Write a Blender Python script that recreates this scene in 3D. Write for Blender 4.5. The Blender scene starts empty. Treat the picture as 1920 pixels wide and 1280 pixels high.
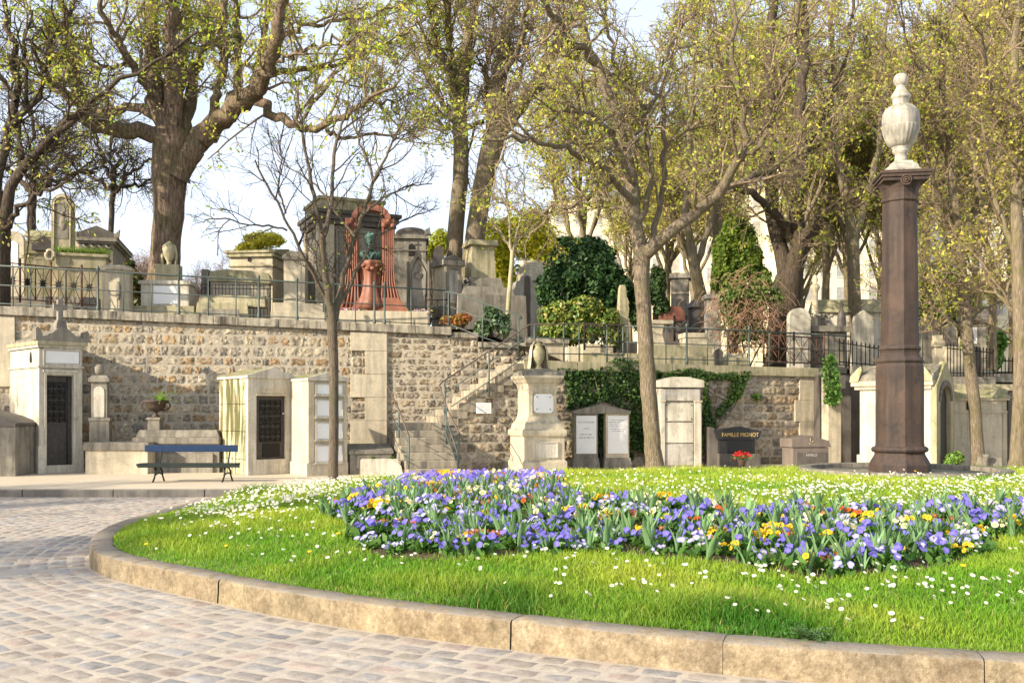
import bpy, bmesh, math, random
import numpy as np
from mathutils import Vector, Matrix
R = math.radians
F, H, YH, UC = 1800.0, 1.6, 770.0, 960.0      # focal length in photo pixels, eye height, horizon row, centre column
scene = bpy.context.scene
COL = scene.collection
rng = np.random.default_rng(7)
random.seed(7)

# ------------------------------------------------------------------ camera, light, sky
cd = bpy.data.cameras.new("camera"); cam = bpy.data.objects.new("camera", cd); COL.objects.link(cam)
cam.location = (0, 0, H); cam.rotation_euler = (R(90), 0, 0)
cd.sensor_width = 36.0; cd.lens = 36.0 * F / 1920.0
cd.shift_y = (YH - 640.0) / 1920.0; cd.clip_end = 3000
scene.camera = cam

SD = Vector((0.755, 0.515, -0.405)).normalized()      # the way sunlight travels
sl = bpy.data.lights.new("sun", 'SUN'); sl.energy = 5.0; sl.angle = R(0.6); sl.color = (1.0, 0.87, 0.68)
so = bpy.data.objects.new("sun", sl); COL.objects.link(so)
so.rotation_euler = SD.to_track_quat('-Z', 'Y').to_euler(); so.location = (-20, -14, 14)
w = bpy.data.worlds.new("World"); scene.world = w; w.use_nodes = True
nt = w.node_tree; nt.nodes.clear()
sk = nt.nodes.new("ShaderNodeTexSky"); sk.sky_type = 'NISHITA'; sk.sun_disc = False
sk.sun_elevation = math.asin(-SD.z); sk.sun_rotation = math.atan2(-SD.x, -SD.y)
sk.air_density = 0.8; sk.dust_density = 1.9; sk.ozone_density = 1.0; sk.altitude = 60
bg = nt.nodes.new("ShaderNodeBackground"); bg.inputs[1].default_value = 0.15
ow = nt.nodes.new("ShaderNodeOutputWorld")
nt.links.new(bg.outputs[0], ow.inputs[0])
scene.view_settings.view_transform = 'Standard'; scene.view_settings.look = 'None'
scene.view_settings.gamma = 1; scene.view_settings.exposure = 0.88
scene.render.engine = 'CYCLES'
scene.cycles.max_bounces = 4; scene.cycles.transparent_max_bounces = 6

# ------------------------------------------------------------------ materials
def newmat(name):
    m = bpy.data.materials.new(name); m.use_nodes = True
    t = m.node_tree; t.nodes.clear()
    o = t.nodes.new("ShaderNodeOutputMaterial")
    b = t.nodes.new("ShaderNodeBsdfPrincipled")
    t.links.new(b.outputs[0], o.inputs[0])
    return m, t, b, o
def noise(t, vec, scale, detail=4, rough=0.6, sc=None, dist=0.0):
    if sc is not None:
        mp = t.nodes.new("ShaderNodeMapping"); mp.inputs['Scale'].default_value = sc
        t.links.new(vec, mp.inputs[0]); vec = mp.outputs[0]
    n = t.nodes.new("ShaderNodeTexNoise"); n.inputs['Scale'].default_value = scale
    n.inputs['Detail'].default_value = detail; n.inputs['Roughness'].default_value = rough
    n.inputs['Distortion'].default_value = dist
    t.links.new(vec, n.inputs['Vector']); return n.outputs[0]
def ramp(t, fac, a, b, ca=(0, 0, 0, 1), cb=(1, 1, 1, 1)):
    r = t.nodes.new("ShaderNodeValToRGB"); e = r.color_ramp.elements
    e[0].position = a; e[0].color = ca; e[1].position = b; e[1].color = cb
    t.links.new(fac, r.inputs[0]); return r.outputs[0]
def mix(t, fac, a, b, mode='MIX'):
    n = t.nodes.new("ShaderNodeMix"); n.data_type = 'RGBA'; n.blend_type = mode
    for s, v in ((n.inputs[0], fac), (n.inputs[6], a), (n.inputs[7], b)):
        if isinstance(v, (int, float)): s.default_value = v
        elif isinstance(v, tuple): s.default_value = v if len(v) == 4 else v + (1,)
        else: t.links.new(v, s)
    return n.outputs[2]
def bump(t, b, hgt, strength, dist=0.02, prev=None):
    n = t.nodes.new("ShaderNodeBump"); n.inputs['Strength'].default_value = strength
    n.inputs['Distance'].default_value = dist; t.links.new(hgt, n.inputs['Height'])
    if prev is not None: t.links.new(prev, n.inputs['Normal'])
    t.links.new(n.outputs[0], b.inputs['Normal']); return n.outputs[0]
# thin high cloud: the sky whitens towards the horizon
tc = nt.nodes.new("ShaderNodeTexCoord"); cn_ = noise(nt, tc.outputs['Generated'], 2.2, 6, .6, sc=(1, 1, 2.5))
cl = ramp(nt, cn_, .25, .75, (.42, .42, .42, 1), (.72, .72, .72, 1))
nt.links.new(mix(nt, cl, sk.outputs[0], (5.0, 5.25, 5.75)), bg.inputs[0])
def c4(c): return tuple(c) + (1,)
def posn(t): return t.nodes.new("ShaderNodeNewGeometry").outputs['Position']
def attr(t, n='Col'):
    a = t.nodes.new("ShaderNodeAttribute"); a.attribute_name = n; return a.outputs['Color']

def stone_mat(name, c1, c2, stain, amt=0.55, fine=22, rough=0.85, bmp=0.35, moss=None, mossamt=0.6, useattr=False, streak=True, finea=.35, st=(.43, .66), big=0):
    m, t, b, o = newmat(name); p = posn(t)
    base = mix(t, ramp(t, noise(t, p, 1.7, 5), 0.35, 0.65), c1, c2)
    if useattr: base = mix(t, 1.0, attr(t), ramp(t, noise(t, p, 9, 4), 0.3, 0.7, (0.62, 0.6, 0.56, 1), (1.15, 1.12, 1.08, 1)), 'MULTIPLY')
    f1 = noise(t, p, fine, 6, 0.7)
    base = mix(t, finea, base, ramp(t, f1, 0.3, 0.7, (0.50, 0.48, 0.45, 1), (1.2, 1.2, 1.2, 1)), 'MULTIPLY')
    if streak:
        s = ramp(t, noise(t, p, 2.2, 5, 0.65, sc=(3.2, 3.2, 0.30)), st[0], st[1])
        s2 = mix(t, s, (0, 0, 0), (amt, amt, amt))
        base = mix(t, s2, base, c4(stain))
    blot = ramp(t, noise(t, p, 4.0, 7, 0.75), 0.53, 0.66, (0, 0, 0, 1), (amt * .7,) * 3 + (1,))
    base = mix(t, blot, base, c4([x * 0.8 for x in stain]))
    if big: base = mix(t, 1.0, base, ramp(t, noise(t, p, big, 5, .65), .32, .68, (.66, .66, .68, 1), (1.12, 1.1, 1.06, 1)), 'MULTIPLY')
    # lichen and soot that settle on ledges and roofs
    g = t.nodes.new("ShaderNodeNewGeometry"); sx = t.nodes.new("ShaderNodeSeparateXYZ")
    t.links.new(g.outputs['True Normal'], sx.inputs[0])
    up = ramp(t, sx.outputs[2], 0.35, 0.75, (0, 0, 0, 1), (mossamt,) * 3 + (1,))
    up2 = mix(t, 1.0, up, ramp(t, noise(t, p, 7, 5), 0.35, 0.6), 'MULTIPLY')
    base = mix(t, up2, base, c4(moss or (0.10, 0.095, 0.06)))
    t.links.new(base, b.inputs['Base Color']); b.inputs['Roughness'].default_value = rough
    b.inputs['Specular IOR Level'].default_value = 0.25
    n1 = bump(t, b, noise(t, p, fine * 2.2, 5, 0.7), bmp, 0.012)
    bump(t, b, noise(t, p, 6, 4), bmp * .8, 0.03, n1)
    return m
def plain_mat(name, c1, c2, rough=0.5, metal=0.0, scale=12, bmp=0.15, spec=0.4):
    m, t, b, o = newmat(name); p = posn(t)
    t.links.new(mix(t, ramp(t, noise(t, p, scale, 5, 0.7), 0.35, 0.65), c1, c2), b.inputs['Base Color'])
    b.inputs['Roughness'].default_value = rough; b.inputs['Metallic'].default_value = metal
    b.inputs['Specular IOR Level'].default_value = spec
    bump(t, b, noise(t, p, scale * 3, 4), bmp, 0.01)
    return m
def leaf_mat(name, transl=0.45, rough=0.55, tint=(1.0, 1.0, 0.6)):
    m, t, b, o = newmat(name)
    a = attr(t); t.links.new(a, b.inputs['Base Color']); b.inputs['Roughness'].default_value = rough
    b.inputs['Specular IOR Level'].default_value = 0.25
    tr = t.nodes.new("ShaderNodeBsdfTranslucent")
    t.links.new(mix(t, 1.0, a, tint, 'MULTIPLY'), tr.inputs[0])
    mx = t.nodes.new("ShaderNodeMixShader"); mx.inputs[0].default_value = transl
    t.links.new(b.outputs[0], mx.inputs[1]); t.links.new(tr.outputs[0], mx.inputs[2]); t.links.new(mx.outputs[0], o.inputs[0])
    return m
def bark_mat(name, c1, c2, moss, mossamt, scale=7):
    m, t, b, o = newmat(name); p = posn(t)
    n = noise(t, p, scale, 6, 0.7, sc=(2.4, 2.4, 0.5), dist=0.6)
    base = mix(t, ramp(t, n, 0.36, 0.64), c1, c2)
    mm = ramp(t, noise(t, p, 1.6, 5, 0.7), 0.45, 0.62, (0, 0, 0, 1), (mossamt,) * 3 + (1,))
    base = mix(t, mm, base, c4(moss))
    t.links.new(base, b.inputs['Base Color']); b.inputs['Roughness'].default_value = 0.9
    b.inputs['Specular IOR Level'].default_value = 0.15
    n1 = bump(t, b, n, 1.0, 0.07); bump(t, b, noise(t, p, 45, 4), 0.4, 0.01, n1)
    return m

M = {}
M['lime'] = stone_mat('limestone', (0.60, 0.53, 0.39), (0.50, 0.44, 0.33), (0.22, 0.20, 0.15), 0.5)
M['limew'] = stone_mat('white limestone', (0.64, 0.60, 0.50), (0.52, 0.48, 0.39), (0.22, 0.20, 0.16), 0.6, bmp=0.2)
M['limey'] = stone_mat('mossy limestone', (0.47, 0.41, 0.28), (0.36, 0.33, 0.22), (0.16, 0.16, 0.07), 0.7, moss=(0.13, 0.14, 0.045), mossamt=0.85)
M['limestreak'] = stone_mat('algae streaked limestone', (0.66, 0.60, 0.43), (0.56, 0.50, 0.34), (0.10, 0.10, 0.04), 1.0, moss=(0.12, 0.11, 0.03), mossamt=0.9, st=(.40, .56))
M['grey'] = stone_mat('weathered grey stone', (0.30, 0.275, 0.225), (0.22, 0.20, 0.165), (0.08, 0.075, 0.06), 0.7, moss=(0.08, 0.08, 0.05))
M['dgrey'] = stone_mat('dark granite', (0.14, 0.125, 0.11), (0.09, 0.08, 0.072), (0.05, 0.045, 0.04), 0.5, fine=60, bmp=0.2, rough=0.6, moss=(0.12, 0.11, 0.08), mossamt=.4)
M['brownst'] = stone_mat('brown granite', (0.20, 0.165, 0.14), (0.14, 0.115, 0.10), (0.08, 0.07, 0.06), 0.4, fine=60, bmp=0.2, rough=0.6)
M['black'] = plain_mat('polished black granite', (0.016, 0.016, 0.018), (0.024, 0.023, 0.024), 0.25, 0, 60, 0.03, 0.5)
M['col'] = stone_mat('brown cut column stone', (0.092, 0.060, 0.046), (0.052, 0.037, 0.031), (0.028, 0.024, 0.023), 0.85, fine=45, bmp=0.25, rough=0.7, moss=(0.08, 0.07, 0.055), mossamt=0.3)
M['marble'] = stone_mat('weathered white marble', (0.54, 0.51, 0.45), (0.40, 0.37, 0.32), (0.14, 0.13, 0.11), 0.8, bmp=0.2, rough=0.6, moss=(0.20, 0.20, 0.12), mossamt=0.8)
M['plaque'] = stone_mat('white marble plaque', (0.83, 0.83, 0.82), (0.76, 0.76, 0.75), (0.6, 0.6, 0.58), 0.2, bmp=0.05, rough=0.45, finea=.15, streak=False)
M['red'] = stone_mat('red porphyry', (0.31, 0.13, 0.08), (0.21, 0.088, 0.058), (0.13, 0.05, 0.035), 0.5, fine=40, bmp=0.15, rough=0.5, moss=(.25, .10, .06))
M['bronze'] = stone_mat('green patinated bronze', (0.035, 0.07, 0.055), (0.02, 0.035, 0.03), (0.10, 0.2, 0.165), 0.5, rough=.55, bmp=.3, moss=(.22, .36, .30), mossamt=.8)
M['iron'] = plain_mat('black painted iron', (0.014, 0.014, 0.014), (0.030, 0.026, 0.024), 0.75, 0.0, 30, 0.1, .15)
M['rust'] = plain_mat('rusty iron', (0.13, 0.055, 0.03), (0.045, 0.03, 0.024), 0.85, 0.0, 25, 0.2)
M['rail'] = plain_mat('grey green painted iron', (0.055, 0.085, 0.08), (0.10, 0.115, 0.10), 0.55, 0.0, 25, 0.1)
M['railr'] = plain_mat('worn rusty handrail', (0.16, 0.10, 0.07), (0.07, 0.07, 0.065), 0.6, 0.0, 14, 0.1)
M['teal'] = plain_mat('green downpipe paint', (0.05, 0.22, 0.17), (0.06, 0.26, 0.21), 0.5)
M['door'] = plain_mat('dark oxidised door metal', (0.040, 0.037, 0.034), (0.075, 0.066, 0.058), 0.55, 0.3, 10, 0.1)
M['benchb'] = plain_mat('blue bench paint', (0.010, 0.028, 0.075), (0.014, 0.036, 0.09), 0.55, 0, 20, 0.1, .2)
M['benchd'] = plain_mat('dark green bench iron', (0.014, 0.022, 0.02), (0.022, 0.03, 0.027), 0.6, 0, 12, .1, .2)
M['gold'] = plain_mat('gilt lettering', (0.62, 0.42, 0.12), (0.7, 0.5, 0.18), 0.4, 0.3)
M['letter'] = plain_mat('grey engraved lettering', (0.40, 0.39, 0.37), (0.46, 0.45, 0.43), 0.8)
M['soil'] = stone_mat('soil', (0.11, 0.075, 0.045), (0.07, 0.05, 0.032), (0.04, 0.03, 0.02), 0.5, bmp=1.0, streak=False, moss=(.06, .045, .03))
M['leaf'] = leaf_mat('young leaves', .6)
M['step'] = stone_mat('worn stair stone', (0.40, 0.35, 0.265), (0.32, 0.28, 0.215), (0.13, 0.115, 0.09), .7, moss=(.34, .30, .23), mossamt=.5)
M['ever'] = leaf_mat('evergreen leaves', 0.2, 0.4)
M['grass'] = leaf_mat('grass blades', 0.35, 0.5)
M['petal'] = leaf_mat('petals', 0.35, 0.6, (1, 1, 1))
M['barky'] = bark_mat('mottled young bark', (0.10, 0.08, 0.06), (0.22, 0.175, 0.13), (0.12, 0.12, 0.07), 0.5, 14)
M['barkg'] = bark_mat('smooth grey brown bark', (0.12, 0.095, 0.07), (0.32, 0.26, 0.185), (0.13, 0.125, 0.055), 0.5, 12)
M['barkd'] = bark_mat('rugged dark bark', (0.065, 0.047, 0.036), (0.30, 0.22, 0.16), (0.09, 0.10, 0.03), 0.45, 7)
M['barkm'] = bark_mat('mossy bark', (0.13, 0.105, 0.078), (0.31, 0.25, 0.175), (0.15, 0.14, 0.045), 0.55, 8)
M['barkk'] = bark_mat('dark wet bark', (0.045, 0.035, 0.028), (0.13, 0.10, 0.076), (0.06, 0.055, 0.02), 0.4, 9)
M['twig'] = bark_mat('twig bark', (0.18, 0.135, 0.095), (0.36, 0.275, 0.19), (0.14, 0.12, 0.05), 0.4, 6)
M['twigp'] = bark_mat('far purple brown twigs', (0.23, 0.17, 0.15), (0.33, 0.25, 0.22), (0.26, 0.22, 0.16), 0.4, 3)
M['zinc'] = plain_mat('slate and zinc roof', (0.20, 0.20, 0.21), (0.28, 0.28, 0.28), 0.6)
M['tile'] = plain_mat('red clay roof tiles', (0.42, 0.15, 0.09), (0.33, 0.12, 0.08), 0.8)
M['render'] = stone_mat('cream house plaster', (0.74, 0.66, 0.47), (0.68, 0.61, 0.44), (0.5, 0.44, 0.32), 0.2, bmp=0.1)
M['glass'] = plain_mat('window glass', (0.22, 0.22, 0.21), (0.36, 0.34, 0.30), 0.2, 0, 2, 0.0, 0.6)
M['shut'] = plain_mat('pale grey shutters', (0.55, 0.52, 0.45), (0.48, 0.46, 0.40), 0.7)
M['terra'] = plain_mat('dark iron urn', (0.05, 0.035, 0.025), (0.09, 0.06, 0.045), 0.6)

# ------------------------------------------------------------------ objects and tags
def tag(o, label=None, cat=None, group=None, kind=None):
    if label: o['label'] = label
    if cat: o['category'] = cat
    if group: o['group'] = group
    if kind: o['kind'] = kind
    return o
def empty(name, loc, rz=0.0):
    o = bpy.data.objects.new(name, None); COL.objects.link(o)
    o.location = loc; o.rotation_euler = (0, 0, rz); o.empty_display_size = 0.2; return o
def gpt(u, v, z=0.0):
    Y = F * (H - z) / (v - YH); return Vector(((u - UC) * Y / F, Y, z))
def pt(u, v, Y): return Vector(((u - UC) * Y / F, Y, H - (v - YH) * Y / F))
def np_obj(name, V, Fc, mat, parent=None, col=None, smooth=False, mats=None, midx=None):
    V = np.asarray(V, dtype=np.float32).reshape(-1, 3); Fc = np.asarray(Fc, dtype=np.int32)
    nf, k = Fc.shape
    me = bpy.data.meshes.new(name)
    me.vertices.add(len(V)); me.vertices.foreach_set("co", V.ravel())
    me.loops.add(nf * k); me.loops.foreach_set("vertex_index", Fc.ravel())
    me.polygons.add(nf); me.polygons.foreach_set("loop_start", np.arange(0, nf * k, k, dtype=np.int32))
    me.polygons.foreach_set("loop_total", np.full(nf, k, dtype=np.int32))
    if smooth: me.polygons.foreach_set("use_smooth", np.ones(nf, dtype=bool))
    if col is not None:
        a = me.color_attributes.new("Col", 'FLOAT_COLOR', 'POINT')
        c = np.ones((len(V), 4), dtype=np.float32); c[:, :3] = col
        a.data.foreach_set("color", c.ravel())
    if mats is not None:
        for mm in mats: me.materials.append(mm)
        me.polygons.foreach_set("material_index", np.asarray(midx, dtype=np.int32))
    else: me.materials.append(mat)
    me.update(calc_edges=True)
    o = bpy.data.objects.new(name, me); COL.objects.link(o)
    if parent is not None: o.parent = parent
    return o
def copy_tree(o, parent=None):
    c = o.copy(); COL.objects.link(c); c.parent = parent
    for ch in o.children: copy_tree(ch, c)
    return c

class MB:
    """collects shapes in photo pixels (u right, v down, d away) for one mesh of a thing"""
    def __init__(s, T=None): s.T = T; s.V = []; s.Fc = []; s.sm = []
    def p(s, u, v, d):
        T = s.T
        if T is None: return (u, d, v)
        return ((u - T.u) * T.k * T.s, d * T.s, (T.vb - v) * T.s)
    def raw(s, vs, fs, smooth=False):
        n = len(s.V); s.V += [tuple(x) for x in vs]; s.Fc += [tuple(i + n for i in f) for f in fs]; s.sm += [smooth] * len(fs)
        return s
    def box(s, u0, u1, v0, v1, d0, d1, tu=0, td=0):
        # v0 top, v1 bottom; tu/td: inset of the top in u and depth
        lo = [(u0, v1, d0), (u1, v1, d0), (u1, v1, d1), (u0, v1, d1)]
        hi = [(u0 + tu, v0, d0 + td), (u1 - tu, v0, d0 + td), (u1 - tu, v0, d1 - td), (u0 + tu, v0, d1 - td)]
        return s.raw([s.p(*a) for a in lo + hi], [(0, 1, 5, 4), (1, 2, 6, 5), (2, 3, 7, 6), (3, 0, 4, 7), (4, 5, 6, 7), (3, 2, 1, 0)])
    def prism(s, pts, d0, d1):
        n = len(pts)
        A = [s.p(u, v, d0) for u, v in pts]; B = [s.p(u, v, d1) for u, v in pts]
        return s.raw(A + B, [tuple(range(n))[::-1], tuple(range(n, 2 * n))] + [(i, (i + 1) % n, n + (i + 1) % n, n + i) for i in range(n)])
    def lathe(s, prof, uc, dc, n=16, a0=0.0, smooth=True, ribs=0, ribd=0.0):
        # prof: list of (radius px, v)
        vs = []
        for r, v in prof:
            for i in range(n):
                a = a0 + 2 * math.pi * i / n
                rr = r * (1 + (ribd * math.cos(ribs * a) if ribs else 0))
                q = s.p(uc, v, dc); k = s.T.s if s.T else 1.0
                vs.append((q[0] + rr * k * math.cos(a), q[1] + rr * k * math.sin(a), q[2]))
        m = len(prof); fs = []
        for j in range(m - 1):
            for i in range(n):
                fs.append((j * n + i, (j + 1) * n + i, (j + 1) * n + (i + 1) % n, j * n + (i + 1) % n))
        fs.append(tuple(range(n))); fs.append(tuple(reversed(range((m - 1) * n, m * n))))
        return s.raw(vs, fs, smooth)
    def tube(s, pts, r, n=6, smooth=True, absm=False):
        # pts (u,v,d) px (or metres if absm), r px or list
        P = [Vector(q) if absm else Vector(s.p(*q)) for q in pts]
        k = 1.0 if (absm or s.T is None) else s.T.s
        rs = r if isinstance(r, (list, tuple)) else [r] * len(P)
        vs = []; m = len(P)
        for j, q in enumerate(P):
            t = (P[min(j + 1, m - 1)] - P[max(j - 1, 0)])
            t = t.normalized() if t.length > 1e-9 else Vector((0, 0, 1))
            a = t.cross(Vector((0, 0, 1)) if abs(t.z) < 0.9 else Vector((1, 0, 0))).normalized(); b = t.cross(a)
            for i in range(n):
                th = 2 * math.pi * (i + .5) / n
                vs.append(q + (a * math.cos(th) + b * math.sin(th)) * rs[j] * k)
        fs = [(j * n + i, j * n + (i + 1) % n, (j + 1) * n + (i + 1) % n, (j + 1) * n + i) for j in range(m - 1) for i in range(n)]
        fs.append(tuple(reversed(range(n)))); fs.append(tuple(range((m - 1) * n, m * n)))
        return s.raw(vs, fs, smooth)
    def ball(s, u, v, d, ru, rv=None, rd=None, n=10):
        rv = rv or ru; rd = rd or ru; vs = []; k = s.T.s if s.T else 1.0; q = s.p(u, v, d)
        for j in range(1, n):
            ph = math.pi * j / n
            for i in range(n * 2 - 4):
                th = 2 * math.pi * i / (n * 2 - 4)
                vs.append((q[0] + ru * k * math.sin(ph) * math.cos(th), q[1] + rd * k * math.sin(ph) * math.sin(th), q[2] + rv * k * math.cos(ph)))
        w = n * 2 - 4; fs = [(j * w + i, (j + 1) * w + i, (j + 1) * w + (i + 1) % w, j * w + (i + 1) % w) for j in range(n - 2) for i in range(w)]
        fs.append(tuple(range(w))); fs.append(tuple(reversed(range((n - 2) * w, (n - 1) * w))))
        return s.raw(vs, fs, True)
    def build(s, name, mat, parent=None, bev=0.0):
        me = bpy.data.meshes.new(name); me.from_pydata([tuple(v) for v in s.V], [], s.Fc)
        me.polygons.foreach_set("use_smooth", np.array(s.sm, dtype=bool))
        me.materials.append(M[mat] if isinstance(mat, str) else mat)
        bm = bmesh.new(); bm.from_mesh(me)
        bmesh.ops.recalc_face_normals(bm, faces=bm.faces)
        if bev > 0:
            es = [e for e in bm.edges if len(e.link_faces) == 2 and not e.link_faces[0].smooth and e.calc_face_angle(0) > 0.4 and e.calc_length() > bev * 2.5]
            try: bmesh.ops.bevel(bm, geom=es, offset=bev, segments=2, profile=0.6, affect='EDGES', clamp_overlap=True)
            except Exception: pass
        bm.to_mesh(me); bm.free(); me.update()
        o = bpy.data.objects.new(name, me); COL.objects.link(o)
        if parent is not None: o.parent = parent
        return o

class Thing:
    def __init__(s, name, label, cat, u, vb, Y=None, rot=0.0, z=None, group=None, fixk=True):
        if Y is None: Y = F * (H - z) / (vb - YH)
        s.u = u; s.Y = Y; s.s = Y / F
        if z is not None: vb = YH + (H - z) * F / Y
        s.vb = vb; s.rot = R(rot)
        xy = (u - UC) / F
        s.k = 1.0 / (math.cos(s.rot) - xy * math.sin(s.rot)) if fixk else 1.0
        s.root = empty(name, pt(u, vb, Y), s.rot)
        tag(s.root, label, cat, group); s.last = None
    def mb(s): return MB(s)
    def add(s, name, mat, fn, bev=0.008, parent=None):
        m = MB(s); fn(m); o = m.build(name, mat, parent or s.root, bev); s.last = o; return o
    def text(s, body, u, v, size, mat, d=-0.6, name='lettering', parent=None, wide=1.0):
        cu = bpy.data.curves.new(name, 'FONT'); cu.body = body; cu.align_x = 'CENTER'; cu.align_y = 'CENTER'
        cu.size = size * s.s; cu.extrude = 0.12 * s.s
        o = bpy.data.objects.new(name, cu); COL.objects.link(o)
        dg = bpy.context.evaluated_depsgraph_get(); me = bpy.data.meshes.new_from_object(o.evaluated_get(dg))
        bpy.data.objects.remove(o); bpy.data.curves.remove(cu)
        me.materials.clear(); me.materials.append(M[mat])
        o = bpy.data.objects.new(name, me); COL.objects.link(o); o.parent = parent or s.root
        q = MB(s).p(u, v, d); o.location = q; o.rotation_euler = (R(90), 0, 0); o.scale = (wide, 1, 1)
        return o
# ------------------------------------------------------------------ island outline
OUT = [(-4.33, 9.86), (-4.75, 10.9), (-4.97, 12), (-5.03, 13.3), (-4.95, 14.7), (-4.65, 16.2), (-4.0, 17.7), (-3, 18.8), (-1, 19.8), (2, 20.6), (6, 21.2),
       (11, 20.9), (15, 18.3), (16.5, 14), (15, 9.5), (11, 6.4), (7.6, 5.25), (4.8, 5.08), (2.87, 5.38), (1.11, 5.9), (-0.29, 6.59), (-1.68, 7.38), (-2.95, 8.42), (-3.8, 9.15)]
def catmull(P, step=0.05):
    P = np.array(P, float); n = len(P); o = []
    for i in range(n):
        a, b, c, d = P[i - 1], P[i], P[(i + 1) % n], P[(i + 2) % n]
        m = max(2, int(np.linalg.norm(c - b) / step))
        for t in np.arange(m) / m:
            o.append(0.5 * ((2 * b) + (-a + c) * t + (2 * a - 5 * b + 4 * c - d) * t * t + (-a + 3 * b - 3 * c + d) * t ** 3))
    return np.array(o)
OC = catmull(OUT)
# gentle smoothing so that offset rows stay even
for _ in range(30): OC = 0.5 * OC + 0.25 * (np.roll(OC, 1, 0) + np.roll(OC, -1, 0))
TG = np.roll(OC, -1, 0) - np.roll(OC, 1, 0); TG /= np.linalg.norm(TG, axis=1)[:, None]
NM = np.stack([-TG[:, 1], TG[:, 0]], 1)
cen = np.array([5.5, 13.0])
if ((OC - cen) * NM).sum() < 0: NM = -NM
def visible(x, y, marg=0.8): return (abs(x) < 0.535 * y + marg) & (y > 4.3)
def lawn_d(X, Y):
    X = np.asarray(X, float).ravel(); Y = np.asarray(Y, float).ravel(); out = np.empty(len(X)); P = OC[::4]
    for i in range(0, len(X), 4000):
        dx = X[i:i + 4000, None] - P[None, :, 0]; dy = Y[i:i + 4000, None] - P[None, :, 1]
        out[i:i + 4000] = np.sqrt((dx * dx + dy * dy).min(1))
    return out
def inside(X, Y):
    X = np.asarray(X, float); Y = np.asarray(Y, float); P = OC[::6]; Q = np.roll(P, -1, 0); c = np.zeros(X.shape, bool)
    for (x0, y0), (x1, y1) in zip(P, Q):
        k = ((y0 > Y) != (y1 > Y)) & (X < (x1 - x0) * (Y - y0) / (y1 - y0 + 1e-12) + x0); c ^= k
    return c
def lawn_z(X, Y, d=None):
    if d is None: d = lawn_d(X, Y)
    X = np.asarray(X, float).ravel(); Y = np.asarray(Y, float).ravel()
    return 0.165 + 0.345 * (1 - np.exp(-np.maximum(d - .2, 0) / 2.6)) + 0.012 * np.sin(X * 2.1 + Y) + 0.01 * np.sin(Y * 2.7 - X * 1.3)

# ------------------------------------------------------------------ road
m = MB(None); m.box(-300, 300, 0, -0.5, -60, 17.85); 
road = m.build('road', stone_mat('road sand', (0.47, 0.41, 0.335), (0.38, 0.335, 0.28), (0.24, 0.21, 0.18), 0.6, streak=False, moss=(.47, .41, .33), mossamt=.2), None)
tag(road, 'pale sandy bed of the cobbled road around the round lawn', 'road', kind='structure')

# cobbles: rows that follow the kerb
V = []; Fc = []; Cc = []
pal = np.array([(0.41, 0.365, 0.325), (0.39, 0.365, 0.35), (0.335, 0.345, 0.365), (0.43, 0.39, 0.34), (0.38, 0.35, 0.33), (0.44, 0.36, 0.325), (0.38, 0.375, 0.37), (0.32, 0.32, 0.335)])
NXS, NYS = 7, 6
gu = np.linspace(0, 1, NXS); gv = np.linspace(0, 1, NYS); GU, GV = np.meshgrid(gu, gv)
eu = 1 - np.abs(2 * GU - 1) ** 7; ev = 1 - np.abs(2 * GV - 1) ** 7; DOME = (eu * ev) ** 0.4
quad = np.array([(j * NXS + i, j * NXS + i + 1, (j + 1) * NXS + i + 1, (j + 1) * NXS + i) for j in range(NYS - 1) for i in range(NXS - 1)])
seg = np.linalg.norm(np.roll(OC, -1, 0) - OC, axis=1)
d = 0.03; cnt = 0; row = 0
while d < 19:
    pitch = 0.170 + 0.012 * math.sin(row * 1.7)
    mid = OC + NM * (d + pitch / 2)
    L = np.linalg.norm(np.roll(mid, -1, 0) - mid, axis=1); S = np.concatenate([[0], np.cumsum(L)])
    idxs = np.arange(len(OC) + 1)
    s = random.random() * 0.2
    while s < S[-1] - 0.3:
        ln = random.uniform(0.205, 0.33)
        fi = np.interp(s + ln / 2, S, idxs) % len(OC); q = mid[int(fi)]
        if visible(q[0], q[1], 1.6) and q[1] < 17.75:
            g = random.uniform(0.004, 0.010)
            ss = s + g + GU * (ln - 2 * g); ff = np.interp(ss, S, idxs)
            i0 = np.floor(ff).astype(int); fr = (ff - i0)[..., None]
            A = OC[i0 % len(OC)] * (1 - fr) + OC[(i0 + 1) % len(OC)] * fr
            N = NM[i0 % len(OC)] * (1 - fr) + NM[(i0 + 1) % len(OC)] * fr
            dd = d + g + GV * (pitch - 2 * g) + (GU - .5) * random.uniform(-.012, .012)
            P2 = A + N * dd[..., None] + rng.normal(0, .0022, (NYS, NXS, 2))
            hgt = random.uniform(0.006, 0.013)
            z = -0.004 + DOME * hgt + (GU - .5) * random.uniform(-.006, .006) + (GV - .5) * random.uniform(-.006, .006) + rng.normal(0, .0009, GU.shape) * DOME
            V.append(np.dstack([P2, z[..., None]]).reshape(-1, 3)); Fc.append(quad + cnt * NXS * NYS)
            c = pal[random.randrange(len(pal))] * random.uniform(0.74, 1.12)
            Cc.append(np.repeat(c[None] * 1.0, NXS * NYS, 0)); cnt += 1
        s += ln
    d += pitch; row += 1
M['cob'] = stone_mat('road cobble', (0.5, 0.5, 0.5), (0.5, 0.5, 0.5), (0.50, 0.44, 0.36), 0.45, fine=30, useattr=True, streak=False, moss=(.45, .40, .34), mossamt=.35, rough=0.8, bmp=.5, big=.9)
o = np_obj('cobblestones', np.concatenate(V), np.concatenate(Fc), M['cob'], col=np.concatenate(Cc), smooth=True)
tag(o, 'worn pinkish grey cobblestones laid in curved rows round the lawn', 'cobblestones', kind='structure')

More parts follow.
